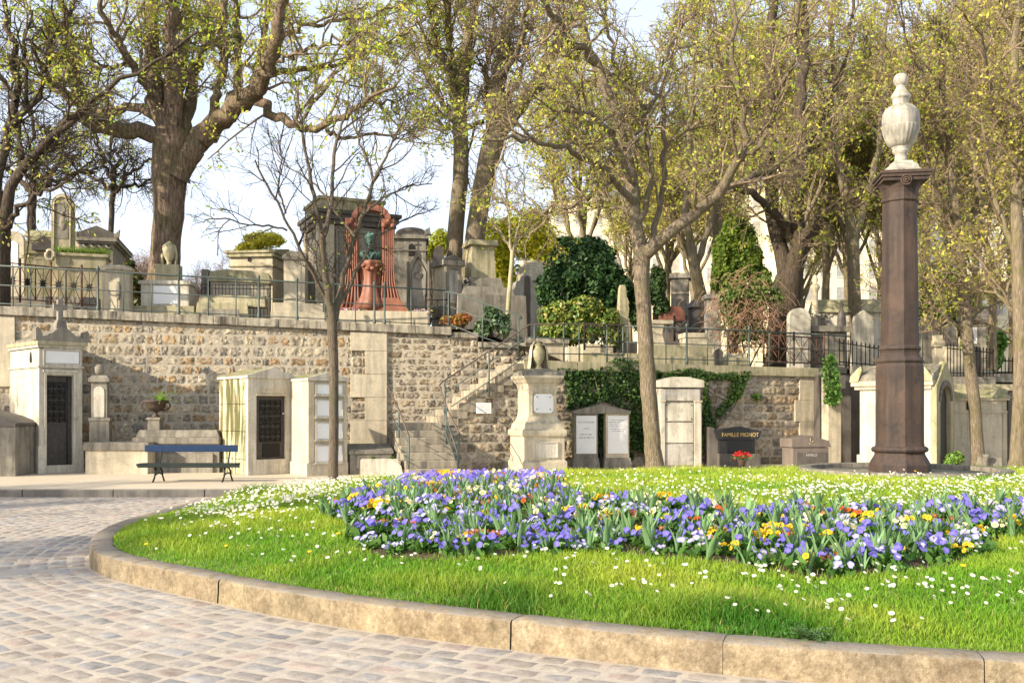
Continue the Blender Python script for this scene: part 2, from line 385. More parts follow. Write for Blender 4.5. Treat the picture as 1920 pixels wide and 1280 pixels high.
# ------------------------------------------------------------------ kerb of the island
V = []; Fc = []; Cc = []
prof = [(0.010, -0.05), (0.0, 0.10), (-0.001, 0.172), (-0.005, 0.190), (-0.018, 0.200), (-0.10, 0.204), (-0.215, 0.200), (-0.235, 0.185), (-0.24, 0.05)]
Sk = np.concatenate([[0], np.cumsum(seg)]); s = 0.35; idx = np.arange(len(OC) + 1); cnt = 0
while s < Sk[-1] + 0.3:
    ln = random.uniform(1.25, 1.75); st = np.linspace(s + .0025, s + ln - .0025, 20); ff = np.interp(st % Sk[-1], Sk, idx); i0 = np.floor(ff).astype(int) % len(OC)
    fr = (ff % 1)[:, None]; A = OC[i0] * (1 - fr) + OC[(i0 + 1) % len(OC)] * fr; N = NM[i0] * (1 - fr) + NM[(i0 + 1) % len(OC)] * fr
    c = np.array((0.345, 0.285, 0.205)) * random.uniform(0.9, 1.1) * np.array([1, random.uniform(.96, 1.03), random.uniform(.9, 1.08)])
    base = len(V); wob = random.uniform(-.008, .008)
    for k in range(20):
        ins = 0.005 if k in (0, 19) else 0.0
        for r_, z_ in prof:
            q = A[k] + N[k] * (r_ + wob - (ins if r_ > -.1 else 0)); V.append((q[0], q[1], z_ - (ins if z_ > .1 else 0) + random.gauss(0, .0012))); Cc.append(c)
    np_ = len(prof)
    for k in range(19):
        for j in range(np_ - 1): Fc.append((base + k * np_ + j, base + (k + 1) * np_ + j, base + (k + 1) * np_ + j + 1, base + k * np_ + j + 1))
    s += ln
M['kerb'] = stone_mat('kerb stone', (.5, .5, .5), (.5, .5, .5), (0.24, 0.16, 0.09), 0.7, fine=34, useattr=True, streak=False, moss=(.235, .21, .175), mossamt=1.0, bmp=.8, finea=.9, big=2.2)
o = np_obj('kerb', V, Fc, M['kerb'], col=np.array(Cc), smooth=True)
tag(o, 'curved pale stone kerb edging the round lawn', 'kerb', kind='structure')

# ------------------------------------------------------------------ lawn
rings = np.concatenate([np.linspace(0.0, 0.25, 16)[:-1], np.linspace(0.25, 1.0, 22)])
base = (OC - NM * 0.23)[::6]; V = []; n = len(base)
for f in rings: V.append(base * (1 - f) + cen * f)
V = np.concatenate(V); Z = lawn_z(V[:, 0], V[:, 1]); V = np.column_stack([V, Z])
Fc = [(j * n + i, j * n + (i + 1) % n, (j + 1) * n + (i + 1) % n, (j + 1) * n + i) for j in range(len(rings) - 1) for i in range(n)]
mg, t, b, _ = newmat('lawn turf'); p = posn(t)
t.links.new(mix(t, ramp(t, noise(t, p, 3, 6), .35, .65), (0.09, 0.16, 0.022), (0.16, 0.20, 0.035)), b.inputs['Base Color']); b.inputs['Roughness'].default_value = 1
o = np_obj('lawn', V, Fc, mg, smooth=True); tag(o, 'green mounded lawn inside the round kerb', 'lawn', kind='structure')

# grass blades, as many as the photo shows, finer and denser near the camera
def proj_bed(pts, z=0.40): return [tuple(gpt(u, v, z)[:2]) for u, v in pts]
BED = proj_bed([(604, 962), (640, 940), (700, 925), (760, 903), (850, 885), (940, 884), (1030, 892), (1058, 906), (1040, 926), (1090, 952), (1230, 962), (1400, 974), (1560, 978), (1700, 974), (1800, 968), (2050, 978), (2050, 1003), (1900, 1006), (1840, 1030), (1800, 1052), (1700, 1062), (1560, 1067), (1480, 1060), (1360, 1044), (1150, 1030), (1060, 1027), (930, 1030), (800, 1028), (700, 1018), (672, 1000), (655, 982)])
def inpoly(X, Y, P):
    c = np.zeros(X.shape, bool)
    for (x0, y0), (x1, y1) in zip(P, P[1:] + P[:1]):
        c ^= ((y0 > Y) != (y1 > Y)) & (X < (x1 - x0) * (Y - y0) / (y1 - y0 + 1e-12) + x0)
    return c
def hashn(x, y, s=1.0):
    return (np.sin(x * 1.7 * s + 1.3 * np.sin(y * 1.1 * s)) + np.sin(y * 2.3 * s + 1.7 * np.sin(x * .9 * s + 2)) + np.sin((x + y) * 3.9 * s) * .5) / 2.5
def blades(X, Y, Z, hgt, wid, col, lean=0.35, rs=None):
    n = len(X); a = rng.uniform(0, 2 * np.pi, n); ca, sa = np.cos(a), np.sin(a)
    lx, ly = rng.normal(0, lean, n) * hgt, rng.normal(0, lean, n) * hgt
    P = np.zeros((n, 5, 3)); w = wid[:, None] if hasattr(wid, '__len__') else np.full((n, 1), wid)
    for k, (h, ww) in enumerate([(0, .5), (0, -.5), (.55, -.42), (.55, .42), (1.0, 0)]):
        bend = h * h
        P[:, k, 0] = X + ca * ww * w[:, 0] + lx * bend; P[:, k, 1] = Y + sa * ww * w[:, 0] + ly * bend; P[:, k, 2] = Z + hgt * h * (1 if h < 1 else .93)
    base = np.arange(n)[:, None] * 5
    q = np.concatenate([base + np.array([[0, 1, 2]]), base + np.array([[0, 2, 3]]), base + np.array([[3, 2, 4]])])
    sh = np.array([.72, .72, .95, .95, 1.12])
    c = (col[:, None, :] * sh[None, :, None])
    return P.reshape(-1, 3), q, c.reshape(-1, 3)
NB = 430000
yy = 5.2 * (21.5 / 5.2) ** rng.random(NB)       # log spaced in depth
xx = rng.uniform(-1, 1, NB) * (0.545 * yy + .5)
k = inside(xx, yy); xx, yy = xx[k], yy[k]; dd = lawn_d(xx, yy); k = dd > .245; xx, yy, dd = xx[k], yy[k], dd[k]
k = ~(inpoly(xx, yy, BED) & (rng.random(len(xx)) < .93)); xx, yy, dd = xx[k], yy[k], dd[k]
RC = (7.18, 17.7)
k = ((xx - RC[0]) ** 2 + (yy - RC[1]) ** 2) > 1.95 ** 2; xx, yy, dd = xx[k], yy[k], dd[k]
zz = lawn_z(xx, yy, dd)
hn = hashn(xx, yy, .8); h2 = hashn(xx + 5, yy - 3, 2.6)
tuft = np.zeros(len(xx))
for (u, v, r_, a_) in [(925, 1128, .42, 1.5), (1500, 1183, .35, 1.1), (1390, 1150, .4, .8), (480, 930, .5, 1.2), (560, 1090, .5, .5), (1240, 1150, .5, .5), (780, 1100, .6, .3), (300, 985, .6, .5)]:
    g = gpt(u, v, .25); tuft += a_ * np.exp(-((xx - g.x) ** 2 + (yy - g.y) ** 2) / r_ ** 2)
hg = (0.040 + 0.0028 * yy + .018 * hn + .012 * h2) * rng.uniform(.6, 1.35, len(xx)) * (1 + 1.0 * tuft)
hg *= 1 + .9 * np.clip((yy - 16.5) / 2.5, 0, 1) * (.7 + .5 * hashn(xx, yy, 1.3)); hg = np.maximum(hg * np.clip((dd - .2) * 3, .55, 1), .02)
wd = 0.0019 + 0.00054 * yy
A = np.array((0.145, 0.33, 0.022)); Bc = np.array((0.45, 0.52, 0.06)); Dk = np.array((0.045, 0.17, 0.018))
f = np.clip(.32 + .40 * hn + .32 * h2 + .032 * (yy - 8.5) + .25 * (rng.random(len(xx)) - .5), 0, 1)[:, None]
c = A * (1 - f) + Bc * f; tf = np.clip(tuft * .8, 0, .85)[:, None]; c = c * (1 - tf) + Dk * tf
pz = hashn(xx * .7 + 9, yy * .7 + 4, 1.9); dry = rng.random(len(xx)) < np.clip(.04 + .22 * (pz - .35), .03, .4); c[dry] = (0.42, 0.38, 0.13)
c *= rng.uniform(.8, 1.2, len(xx))[:, None]
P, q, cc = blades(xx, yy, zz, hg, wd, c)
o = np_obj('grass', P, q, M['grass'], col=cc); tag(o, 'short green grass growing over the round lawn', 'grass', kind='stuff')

# soil of the flower bed
def sheet(name, poly, zf, mat, lift=.012):
    vs = [(x, y, float(lawn_z([x], [y])[0]) + lift) for x, y in poly]
    me = bpy.data.meshes.new(name); bm = bmesh.new()
    f = bm.faces.new([bm.verts.new(v) for v in vs]); bmesh.ops.triangulate(bm, faces=[f])
    for _ in range(3): bmesh.ops.subdivide_edges(bm, edges=bm.edges[:], cuts=1, use_grid_fill=True)
    vz = np.array([(v.co.x, v.co.y) for v in bm.verts]); z = lawn_z(vz[:, 0], vz[:, 1])
    for v, q in zip(bm.verts, z): v.co.z = q + lift
    bmesh.ops.recalc_face_normals(bm, faces=bm.faces); bm.to_mesh(me); bm.free(); me.materials.append(mat)
    o = bpy.data.objects.new(name, me); COL.objects.link(o); return o
tag(sheet('flower_bed', BED, None, M['soil']), 'brown soil of the flower bed under the pansies and tulips', 'soil', kind='structure')

# ------------------------------------------------------------------ pavement, ground behind it and upper terraces
KY = 17.8
wA, wB = Vector((-12.69, 23.8, 0)), Vector((-1.60, 26.2, 0)); wd_ = (wB - wA).normalized()
fA = Vector((-1.75, 23.6, 0)); fd = Vector((math.cos(R(19)), math.sin(R(19)), 0)); fn = Vector((-fd.y, fd.x, 0))
mp = stone_mat('sandy pavement', (0.56, 0.48, 0.36), (0.50, 0.43, 0.33), (0.36, 0.31, 0.24), 0.4, fine=60, streak=False, moss=(.50, .43, .33), mossamt=.2, bmp=.3)
m = MB(None); m.box(-60, 60, 0.128, -.3, KY + .16, 45)
tag(m.build('pavement', mp), 'pale sandy pavement in front of the tombs', 'pavement', kind='structure')
m = MB(None); x = -40.0
while x < -3.4:
    ln = random.uniform(1.55, 1.75) if x < -6 else 1.6; m.box(x, x + ln - .012, 0.14 + random.uniform(-.003, .003), -.2, KY, KY + .2); x += ln
tag(m.build('kerb', stone_mat('grey kerb stone', (0.20, 0.185, 0.165), (0.14, 0.13, 0.12), (0.09, 0.085, 0.075), 0.6, bmp=.4, moss=(.34, .30, .24), mossamt=.6), bev=.015), 'straight grey stone kerb along the tomb pavement', 'kerb', kind='structure')  # stone colour darkened to carry the shade on the kerb's face
# gutter strip of sandy soil at the tomb fronts is part of the pavement; upper ground
def zterr(x): 
    f = min(max((x + 1.0) / 2.5, 0), 1); return 3.86 * (1 - f) + 2.82 * f
def ystart(x):
    if x < -1.6: return wA.y + (x - wA.x) * wd_.y / wd_.x + .3
    if x < 0.4: return 26.6 + (x + 1.6) * 0
    return fA.y + (x - fA.x) * fd.y / fd.x + .3
xs = np.concatenate([np.arange(-70, -14, 4), np.arange(-14, 12, .5), np.arange(12, 90, 4)]); ts = np.array([0, .5, 1.5, 3, 6, 10, 16, 26, 50, 90])
V = []; 
for t_ in ts:
    for x in xs: V.append((x, min(ystart(x), 32) + t_, zterr(x) + .035 * t_ + (.02 * random.random() if t_ else 0)))
nx = len(xs); Fc = [(j * nx + i, j * nx + i + 1, (j + 1) * nx + i + 1, (j + 1) * nx + i) for j in range(len(ts) - 1) for i in range(nx - 1)]
mt = stone_mat('terrace earth', (0.24, 0.20, 0.13), (0.15, 0.15, 0.07), (0.10, 0.085, 0.05), .5, streak=False, moss=(.13, .14, .05), mossamt=.5, bmp=.8)
tag(np_obj('terrace_ground', V, Fc, mt, smooth=True), 'earth of the raised cemetery terraces', 'ground', kind='structure')

# ------------------------------------------------------------------ rubble and ashlar walls
PALL = [(.50, .36, .20), (.44, .31, .17), (.54, .42, .26), (.40, .36, .29), (.46, .41, .31), (.54, .47, .35), (.44, .33, .20), (.56, .49, .36), (.34, .31, .26), (.50, .43, .31), (.42, .37, .29), (.50, .45, .34)]
PALG = [(.33, .28, .21), (.38, .32, .23), (.30, .26, .20), (.42, .35, .25), (.35, .28, .19), (.27, .23, .18), (.44, .37, .27)]
PALR = [(.50, .42, .31), (.44, .38, .29), (.54, .44, .31), (.36, .33, .28), (.58, .49, .37), (.46, .35, .23), (.52, .46, .38)]
M['rub'] = stone_mat('rough wall stone', (.5, .5, .5), (.5, .5, .5), (0.11, 0.09, 0.07), 0.5, fine=16, useattr=True, streak=False, bmp=.9)
M['mortar'] = stone_mat('wall mortar', (0.52, 0.46, 0.35), (0.44, 0.39, 0.31), (0.20, 0.18, 0.14), .6, fine=30, bmp=.5)
def rubble(parent, P0, P1, z0, zt, pal_, course=.24, ln=(.2, .55), prot=.05, name='rubble_facing', rough=.011):
    P0 = Vector((P0[0], P0[1], 0)); P1 = Vector((P1[0], P1[1], 0)); L = (P1 - P0).length; dr = (P1 - P0) / L; nr = Vector((dr.y, -dr.x, 0))
    ztf = zt if callable(zt) else (lambda s: zt)
    V = []; Fc = []; C = []; cnt = 0; z = z0; nx_, ny_ = 9, 7
    GU, GV = np.meshgrid(np.linspace(0, 1, nx_), np.linspace(0, 1, ny_)); D = ((1 - np.abs(2 * GU - 1) ** 9) * (1 - np.abs(2 * GV - 1) ** 9)) ** .5
    qd = np.array([(j * nx_ + i, j * nx_ + i + 1, (j + 1) * nx_ + i + 1, (j + 1) * nx_ + i) for j in range(ny_ - 1) for i in range(nx_ - 1)])
    zm = max(ztf(0), ztf(L)); ro = 0
    while z < zm - .04:
        ch = course * random.uniform(.75, 1.2); s = -random.random() * .2
        while s < L:
            sl_ = random.uniform(*ln) if random.random() < .8 else ln[0]; a, b_ = max(s, 0), min(s + sl_, L); s += sl_
            top = min(z + ch, ztf((a + b_) / 2))
            if b_ - a < .06 or top - z < .05: continue
            g = .014; ss = a + g + GU * (b_ - a - 2 * g); zz_ = z + g + GV * (top - z - 2 * g)
            cn = rng.normal(0, .010, (ny_, nx_)); ss = ss + cn; zz_ = zz_ + rng.normal(0, .006, (ny_, nx_))
            pr = -.006 + D * (prot * random.uniform(.45, 1.0)) + rng.normal(0, rough, (ny_, nx_)) * D
            x = P0.x + dr.x * ss + nr.x * pr; y = P0.y + dr.y * ss + nr.y * pr
            V.append(np.dstack([x, y, zz_]).reshape(-1, 3)); Fc.append(qd + cnt * nx_ * ny_); cnt += 1
            c = np.array(random.choice(pal_)) * np.array([.95, .95, .97]) * random.uniform(.72, 1.15) * (1 + rng.normal(0, .24, (nx_ * ny_, 1))); C.append(c)
        z += ch; ro += 1
    return np_obj(name, np.concatenate(V), np.concatenate(Fc), M['rub'], parent, col=np.clip(np.concatenate(C), .03, .9), smooth=False)
def wallbox(m, P0, P1, z0, zt0, zt1, d0=0, d1=.5, ext=0):
    """box along the segment P0-P1; d away from the viewer side"""
    P0 = Vector((P0[0], P0[1], 0)); P1 = Vector((P1[0], P1[1], 0)); dr = (P1 - P0).normalized(); nb = Vector((-dr.y, dr.x, 0)); P0 = P0 - dr * ext; P1 = P1 + dr * ext
    a, b_, c_, e = P0 + nb * d0, P1 + nb * d0, P1 + nb * d1, P0 + nb * d1
    z0s = z0 if isinstance(z0, tuple) else (z0, z0)
    vs = [(a.x, a.y, z0s[0]), (b_.x, b_.y, z0s[1]), (c_.x, c_.y, z0s[1]), (e.x, e.y, z0s[0]), (a.x, a.y, zt0), (b_.x, b_.y, zt1), (c_.x, c_.y, zt1), (e.x, e.y, zt0)]
    m.raw(vs, [(0, 1, 5, 4), (1, 2, 6, 5), (2, 3, 7, 6), (3, 0, 4, 7), (4, 5, 6, 7), (3, 2, 1, 0)])
def onwall(P0, dr, u):   # point of the line seen in photo column u
    k = (u - UC) / F; t = (k * P0.y - P0.x) / (dr.x - k * dr.y); return P0 + dr * t
def zat(P, v): return H - (v - YH) * P.y / F

# long left retaining wall
RW = empty('retaining_wall', (wA.x, wA.y, 0)); tag(RW, 'long retaining wall of ochre rubble stone with a pale coping, behind the bench', 'wall')
def wpart(fn, name, mat, parent, bev=.008):
    m = MB(None); fn(m); o = m.build(name, mat, None, bev); o.parent = parent; o.matrix_parent_inverse = Matrix.Translation(-Vector(parent.location)); return o
W0 = wA - wd_ * 14; p725 = onwall(wA, wd_, 725); p655 = onwall(wA, wd_, 657); p680 = onwall(wA, wd_, 684); p850 = onwall(wA, wd_, 846)
def ztop(P): 
    t = (P - wA).dot(wd_) / (wB - wA).length; return 4.19 * (1 - t) + 3.87 * t
wpart(lambda m: wallbox(m, W0, p850, 0, ztop(W0) - .22, ztop(p850) - .22, 0.0, .6), 'wall_core', 'mortar', RW)
o = rubble(None, W0, p655, 0.1, lambda s: ztop(W0 + wd_ * s) - .21, PALL, .245, (.2, .44), .020); o.parent = RW; o.matrix_parent_inverse = Matrix.Translation(-Vector(RW.location))
o = rubble(None, p725 + wd_ * .02, p850, 0.1, lambda s: ztop(p725 + wd_ * s) - .21, PALG, .20, (.28, .46), .016, 'squared_stone_facing'); o.parent = RW; o.matrix_parent_inverse = Matrix.Translation(-Vector(RW.location))
def pil(m):
    z = 0.1; k = 0; ht = ztop(p725) - .215
    while z < ht - .05:
        h = min(.62, ht - z); a = p655 if k % 2 else p680; wallbox(m, a, p725, z + .004, z + h - .004, z + h - .004, -.07, .2); z += h; k += 1
wpart(pil, 'pilaster', 'lime', RW, .006)
o = rubble(None, p655, p680 + wd_ * .02, 0.1, lambda s: ztop(p655) - .21, PALL, .25, (.2, .6), .04); o.parent = RW; o.matrix_parent_inverse = Matrix.Translation(-Vector(RW.location))
def cop(m):
    s = 0; L = (p850 - W0).length
    while s < L - .1:
        l_ = min(random.uniform(1.5, 2.0), L - s); a, b_ = W0 + wd_ * (s + .005), W0 + wd_ * (s + l_ - .005)
        wallbox(m, a, b_, (ztop(a) - .215, ztop(b_) - .215), ztop(a), ztop(b_), -.12, .55); s += l_
M['coping'] = stone_mat('coping stone', (0.45, 0.41, 0.32), (0.36, 0.32, 0.25), (0.05, 0.045, 0.035), .95, bmp=.4)
wpart(cop, 'coping', 'coping', RW, .015)
pl = onwall(wA, wd_, -28); pr_ = onwall(wA, wd_, 29)
wpart(lambda m: wallbox(m, pl, pr_, 2.2, ztop(pl) - .24, ztop(pr_) - .24, -.06, .1), 'smooth_stone_panel', 'lime', RW)

# stepped wall above the upper flight
SW = empty('stepped_wall', (p850.x, p850.y, 0)); tag(SW, 'squared stone wall stepping down beside the upper flight of stairs', 'wall')
def spart(o): o.parent = SW; o.matrix_parent_inverse = Matrix.Translation(-Vector(SW.location)); return o
stp = [(846, 896, 623), (896, 926, 641), (926, 985, 642), (985, 1066, 633)]
def swcore(m):
    for u0, u1, v in stp:
        a, b_ = onwall(wA, wd_, u0), onwall(wA, wd_, u1); z = zat(a, v); wallbox(m, a, b_, 0, z - .15, z - .15, 0, .5)
wpart(swcore, 'wall_core', 'mortar', SW)
for u0, u1, v in stp[:3]:
    a, b_ = onwall(wA, wd_, u0), onwall(wA, wd_, u1); spart(rubble(None, a, b_, 1.2, zat(a, v) - .15, PALG + PALR, .21, (.3, .5), .035))
def swc(m):
    for u0, u1, v in stp:
        a, b_ = onwall(wA, wd_, u0), onwall(wA, wd_, u1); z = zat(a, v); wallbox(m, a, b_, z - .15, z, z, -.08, .5)
wpart(swc, 'coping', 'coping', SW, .012)

# ------------------------------------------------------------------ stairs
ST = empty('staircase', (gpt(815, 893, .13)), R(18)); tag(ST, 'stone staircase with a lower flight and an upper flight turning right along the wall', 'stairs')
sx = Vector((math.cos(R(18)), math.sin(R(18)), 0)); sy = Vector((-sx.y, sx.x, 0)); s0 = gpt(815, 893, .13)
RI, TR, HW = 0.167, 0.295, 0.60
for k in range(7):
    m = MB(None); y0 = k * TR; y1 = (k + 1) * TR + .28
    m.box(-HW, HW, RI * (k + 1) - .003 * 0, RI * k + .001, y0 - .02, y1)
    m.build('step', 'step', ST, .012)
q_ = [Vector((-2.97, 23.25, 0)), Vector((-1.85, 23.62, 0)), Vector((-.9, 25.6, 0)), Vector((-3.25, 25.7, 0))]; iv = (Matrix.Translation(ST.location) @ Matrix.Rotation(R(18), 4, 'Z')).inverted()
m = MB(None); m.raw([iv @ Vector((q.x, q.y, z_)) for z_ in (0, .13 + 7 * RI) for q in q_], [(0, 1, 5, 4), (1, 2, 6, 5), (2, 3, 7, 6), (3, 0, 4, 7), (4, 5, 6, 7), (3, 2, 1, 0)]); m.build('landing', 'step', ST, 0)
m = MB(None)
for k in range(6): m.box(-HW - .02, HW + .02, RI * k - .01, -.1, k * TR + .05, k * TR + .34)
m.build('stair_base', 'grey', ST, 0)
# upper flight, along the front wall, with its zigzag side wall
UR, UT = 0.166, 0.236; z0 = .13 + 7 * RI
def topt(s): 
    k = int(max(0, min(9, (s + .001) / UT))); return z0 + UR * (k + (1 if s >= 0 else 0))
def upst(k):
    def f(m):
        a = fA + fd * (k * UT); b_ = a + fd * (UT + .25); wallbox(m, a, b_, z0 + UR * k + .001, z0 + UR * (k + 1), z0 + UR * (k + 1), .06, 1.5)
    return f
for k in range(9): wpart(upst(k), 'step', 'step', ST, .012)
for o in list(ST.children)[-9:]: o.matrix_parent_inverse = ST.matrix_world.inverted() if False else (Matrix.Translation(ST.location) @ Matrix.Rotation(R(18), 4, 'Z')).inverted()

# right hand retaining wall (carries the flight, then the lower terrace)
FW = empty('retaining_wall', (fA.x, fA.y, 0)); tag(FW, 'lower retaining wall of pale squared stone under the right terrace, partly covered by ivy', 'wall')
def fpart(o): o.parent = FW; o.matrix_parent_inverse = Matrix.Translation(-Vector(FW.location)); return o
def fz(s):
    if s < 9 * UT: return topt(s)
    return 2.80 if s > 2.6 else 2.95
Lr = (onwall(fA, fd, 1545) - fA).length
def fcore(m):
    for k in range(9): wallbox(m, fA + fd * k * UT, fA + fd * (k + 1) * UT, 0, z0 + UR * (k + 1) - .02, z0 + UR * (k + 1) - .02, 0, .35)
    wallbox(m, fA + fd * 9 * UT, fA + fd * Lr, 0, 2.68, 2.62, 0, .5)
wpart(fcore, 'wall_core', 'mortar', FW)
fpart(rubble(None, fA, fA + fd * (9 * UT + .5), 0.1, lambda s: fz(s) - .05, PALR + PALG, .21, (.28, .5), .03, 'squared_stone_facing'))
fpart(rubble(None, fA + fd * (9 * UT + .5), fA + fd * (Lr - .45), 0.1, lambda s: 2.66, PALR + PALR + PALG, .25, (.3, .55), .04, 'squared_stone_facing'))
def zz(m):
    for k in range(9):
        a = fA + fd * (k * UT); wallbox(m, a - fd * .03, a + fd * (UT + .2), z0 + UR * k - .06, z0 + UR * (k + 1) + .004, z0 + UR * (k + 1) + .004, -.055, .2)
wpart(zz, 'step_ends', 'step', FW, .006)
def rc(m):
    s = 9 * UT + .02
    while s < Lr + .1:
        l_ = random.uniform(1.3, 1.8); e = min(s + l_, Lr + .12); a, b_ = fA + fd * s, fA + fd * (e - .01); h0 = 2.90 - .10 * (s / Lr); h1 = 2.90 - .10 * (e / Lr)
        wallbox(m, a, b_, (h0 - .25, h1 - .25), h0, h1, -.12, .6); s = e
        if e >= Lr + .1: break
wpart(rc, 'coping', 'limey', FW, .015)
def rp(m):
    z = .1; k = 0
    while z < 2.6:
        a = fA + fd * (Lr - (.85 if k % 2 else 1.0)); h = min(.6, 2.62 - z); wallbox(m, a, fA + fd * Lr, z + .003, z + h - .003, z + h - .003, -.06, .45); z += h; k += 1
wpart(rp, 'pilaster', 'lime', FW, .006)
# ------------------------------------------------------------------ helpers for monuments
def side_prism(m, pts, u0, u1):
    """pts are (d, v); extruded across u"""
    n = len(pts); A = [m.p(u0, v, d) for d, v in pts]; B = [m.p(u1, v, d) for d, v in pts]
    m.raw(A + B, [tuple(range(n)), tuple(range(n, 2 * n))[::-1]] + [(i, n + i, n + (i + 1) % n, (i + 1) % n) for i in range(n)])
def arch(u0, u1, vt, vb, n=12, rise=None):
    c = (u0 + u1) / 2; r = (u1 - u0) / 2; rise = rise or r
    return [(u0, vb), (u1, vb)] + [(c + r * math.cos(a), vt + rise - rise * math.sin(a)) for a in np.linspace(0, math.pi, n)]
def sq(m, prof, uc, dc, kq=1.0):  # square moulded profile
    m.lathe([(r * 1.41421 * kq, v) for r, v in prof], uc, dc, 4, math.pi / 4, False)
def front_frame(m, u0, u1, v0, v1, w, d0, d1):
    m.box(u0, u0 + w, v0, v1, d0, d1); m.box(u1 - w, u1, v0, v1, d0, d1); m.box(u0 + w, u1 - w, v0, v0 + w, d0, d1); m.box(u0 + w, u1 - w, v1 - w, v1, d0, d1)
def scrolls(m, u0, u1, v0, v1, d, nu, nv, r=.55):
    du = (u1 - u0) / nu; dv = (v1 - v0) / nv
    for i in range(nu):
        for j in range(nv):
            cu, cv = u0 + (i + .5) * du, v0 + (j + .5) * dv; sg = 1 if (i + j) % 2 else -1
            m.tube([(cu + sg * math.cos(a) * du * .42 * (1 - .11 * a), d, 0)[0:1] + (cv + math.sin(a) * dv * .42 * (1 - .11 * a), d) for a in np.linspace(0, 6.6, 14)], r, 4)
    for i in range(nu + 1): m.tube([(u0 + i * du, v0, d), (u0 + i * du, v1, d)], r, 4)
    for j in range(0, nv + 1, 2): m.tube([(u0, v0 + j * dv, d), (u1, v0 + j * dv, d)], r, 4)
def leafball(name, parent, blobs, n, size, cols, mat='ever', shell=.35, spread=None, flat=False):
    """scattered leaf quads through ellipsoids: blobs = [(x,y,z,rx,ry,rz)]; local metres"""
    vol = np.array([b[3] * b[4] * b[5] for b in blobs]) ** (2 / 3); bi = rng.choice(len(blobs), n, p=vol / vol.sum()); B = np.array(blobs)[bi]
    dr = rng.normal(0, 1, (n, 3)); dr /= np.linalg.norm(dr, axis=1)[:, None]
    rad = (1 - shell * rng.random(n) ** 1.4)
    nz = np.array([hashn(dr[:, 0] * 3 + bi, dr[:, 2] * 3 + dr[:, 1] * 4, 1.0)])[0]
    rad *= 1 + .13 * nz
    P = B[:, :3] + dr * rad[:, None] * B[:, 3:]
    return leaves(name, parent, P, size, cols, mat, out=dr)
def leaves(name, parent, P, size, cols, mat='leaf', out=None, aspect=1.7, shade=None):
    n = len(P); a = rng.normal(0, 1, (n, 3))
    if out is not None: nrm = out * .8 + rng.normal(0, .55, (n, 3)) + np.array([0, 0, .35])
    else: nrm = rng.normal(0, 1, (n, 3))
    nrm /= np.linalg.norm(nrm, axis=1)[:, None]
    t1 = np.cross(nrm, a); t1 /= np.linalg.norm(t1, axis=1)[:, None]; t2 = np.cross(nrm, t1)
    s = size * rng.uniform(.6, 1.35, n)[:, None]
    V = np.stack([P - t1 * s * .5 * aspect, P + t2 * s * .42 + nrm * s * .12, P + t1 * s * .5 * aspect, P - t2 * s * .42 + nrm * s * .12], 1)
    c = np.array(cols)[rng.integers(0, len(cols), n)] * rng.uniform(.75, 1.25, n)[:, None]
    return np_obj(name, V.reshape(-1, 3), np.arange(n * 4).reshape(-1, 4), M[mat], parent, col=np.repeat(c, 4, 0))

GR1 = [(.10, .20, .04), (.16, .26, .05), (.07, .14, .03)]
GRE = [(.035, .085, .03), (.05, .11, .035), (.025, .06, .022)]

# ================================================================== lower row, left
T = Thing('tomb', 'grey stone tomb with a sloping top cut off by the left edge of the photo', 'tomb', 0, 892, z=.13, Y=21.6)
T.add('body', 'grey', lambda m: m.prism([(-60, 800), (29, 800), (29, 893), (-60, 893)], 0, 90))
T.add('sloping_lid', 'dgrey', lambda m: m.prism([(-60, 765), (-5, 779), (30, 793), (30, 800), (-60, 800)], -2, 92))

# chapel 1
T = Thing('burial_chapel', 'pale stone burial chapel topped by a stone cross, with a tall black ornate door', 'chapel', 73, 888, z=.13, Y=22.4, rot=45)
def f(m):
    m.box(73, 87, 652, 838, 0, 14); m.box(139.5, 157, 652, 838, 0, 14); m.box(87, 139.5, 652, 703, 0, 14); m.box(73, 157, 652, 888, 14, 165)
    m.box(87, 139.5, 873, 888, -1, 14)
T.add('body', 'limew', f)
T.add('plinth', 'limew', lambda m: (m.box(71, 86, 836, 888, -2.5, 15), m.box(140.5, 159, 836, 888, -2.5, 15), m.box(71, 73.2, 836, 888, 15, 165)))
T.add('door_frame', 'limew', lambda m: (front_frame(m, 83, 143, 697, 905, 4, -3, 8), m.box(80, 146, 692, 697, -4, 8)) and None)
d = T.add('door', 'door', lambda m: m.box(87, 139.5, 702, 873, 9, 13.5))
T.add('grille', 'iron', lambda m: (scrolls(m, 93, 126, 716, 792, 7.5, 3, 7, .9), m.tube([(130, 704, 8), (130, 872, 8)], .9, 4)) and None, 0, d)
T.add('name_panel', 'plaque', lambda m: m.box(85, 150, 656, 680, -1.5, 3))
T.add('panel_frame', 'limew', lambda m: front_frame(m, 80, 155, 651.5, 684.5, 4, -3.5, 3))
T.add('string_course', 'limew', lambda m: (m.box(70, 159, 684.5, 688.5, -4, 168), m.box(69, 161, 646, 651, -5, 169)) and None)
T.add('cornice', 'limey', lambda m: (m.box(67, 165, 638, 646, -9, 174)), .012)
def f(m):
    side_prism(m, [(-2, 638), (170, 638), (170, 634), (-2, 634)], 68, 164)
    m.prism([(68, 638), (74, 632), (92, 626), (106, 614), (116, 611), (126, 614), (140, 626), (158, 632), (165, 638)], -8, 6)
    m.prism([(68, 638), (116, 614), (165, 638)], 4, 172)
T.add('roof', 'grey', f)
T.add('corner_ornament', 'grey', lambda m: m.prism([(64, 638), (64, 616), (68, 612), (76, 622), (80, 638)], -9, 10)); T.add('corner_ornament', 'grey', lambda m: m.prism(arch(156, 168, 617, 638), -9, 8))
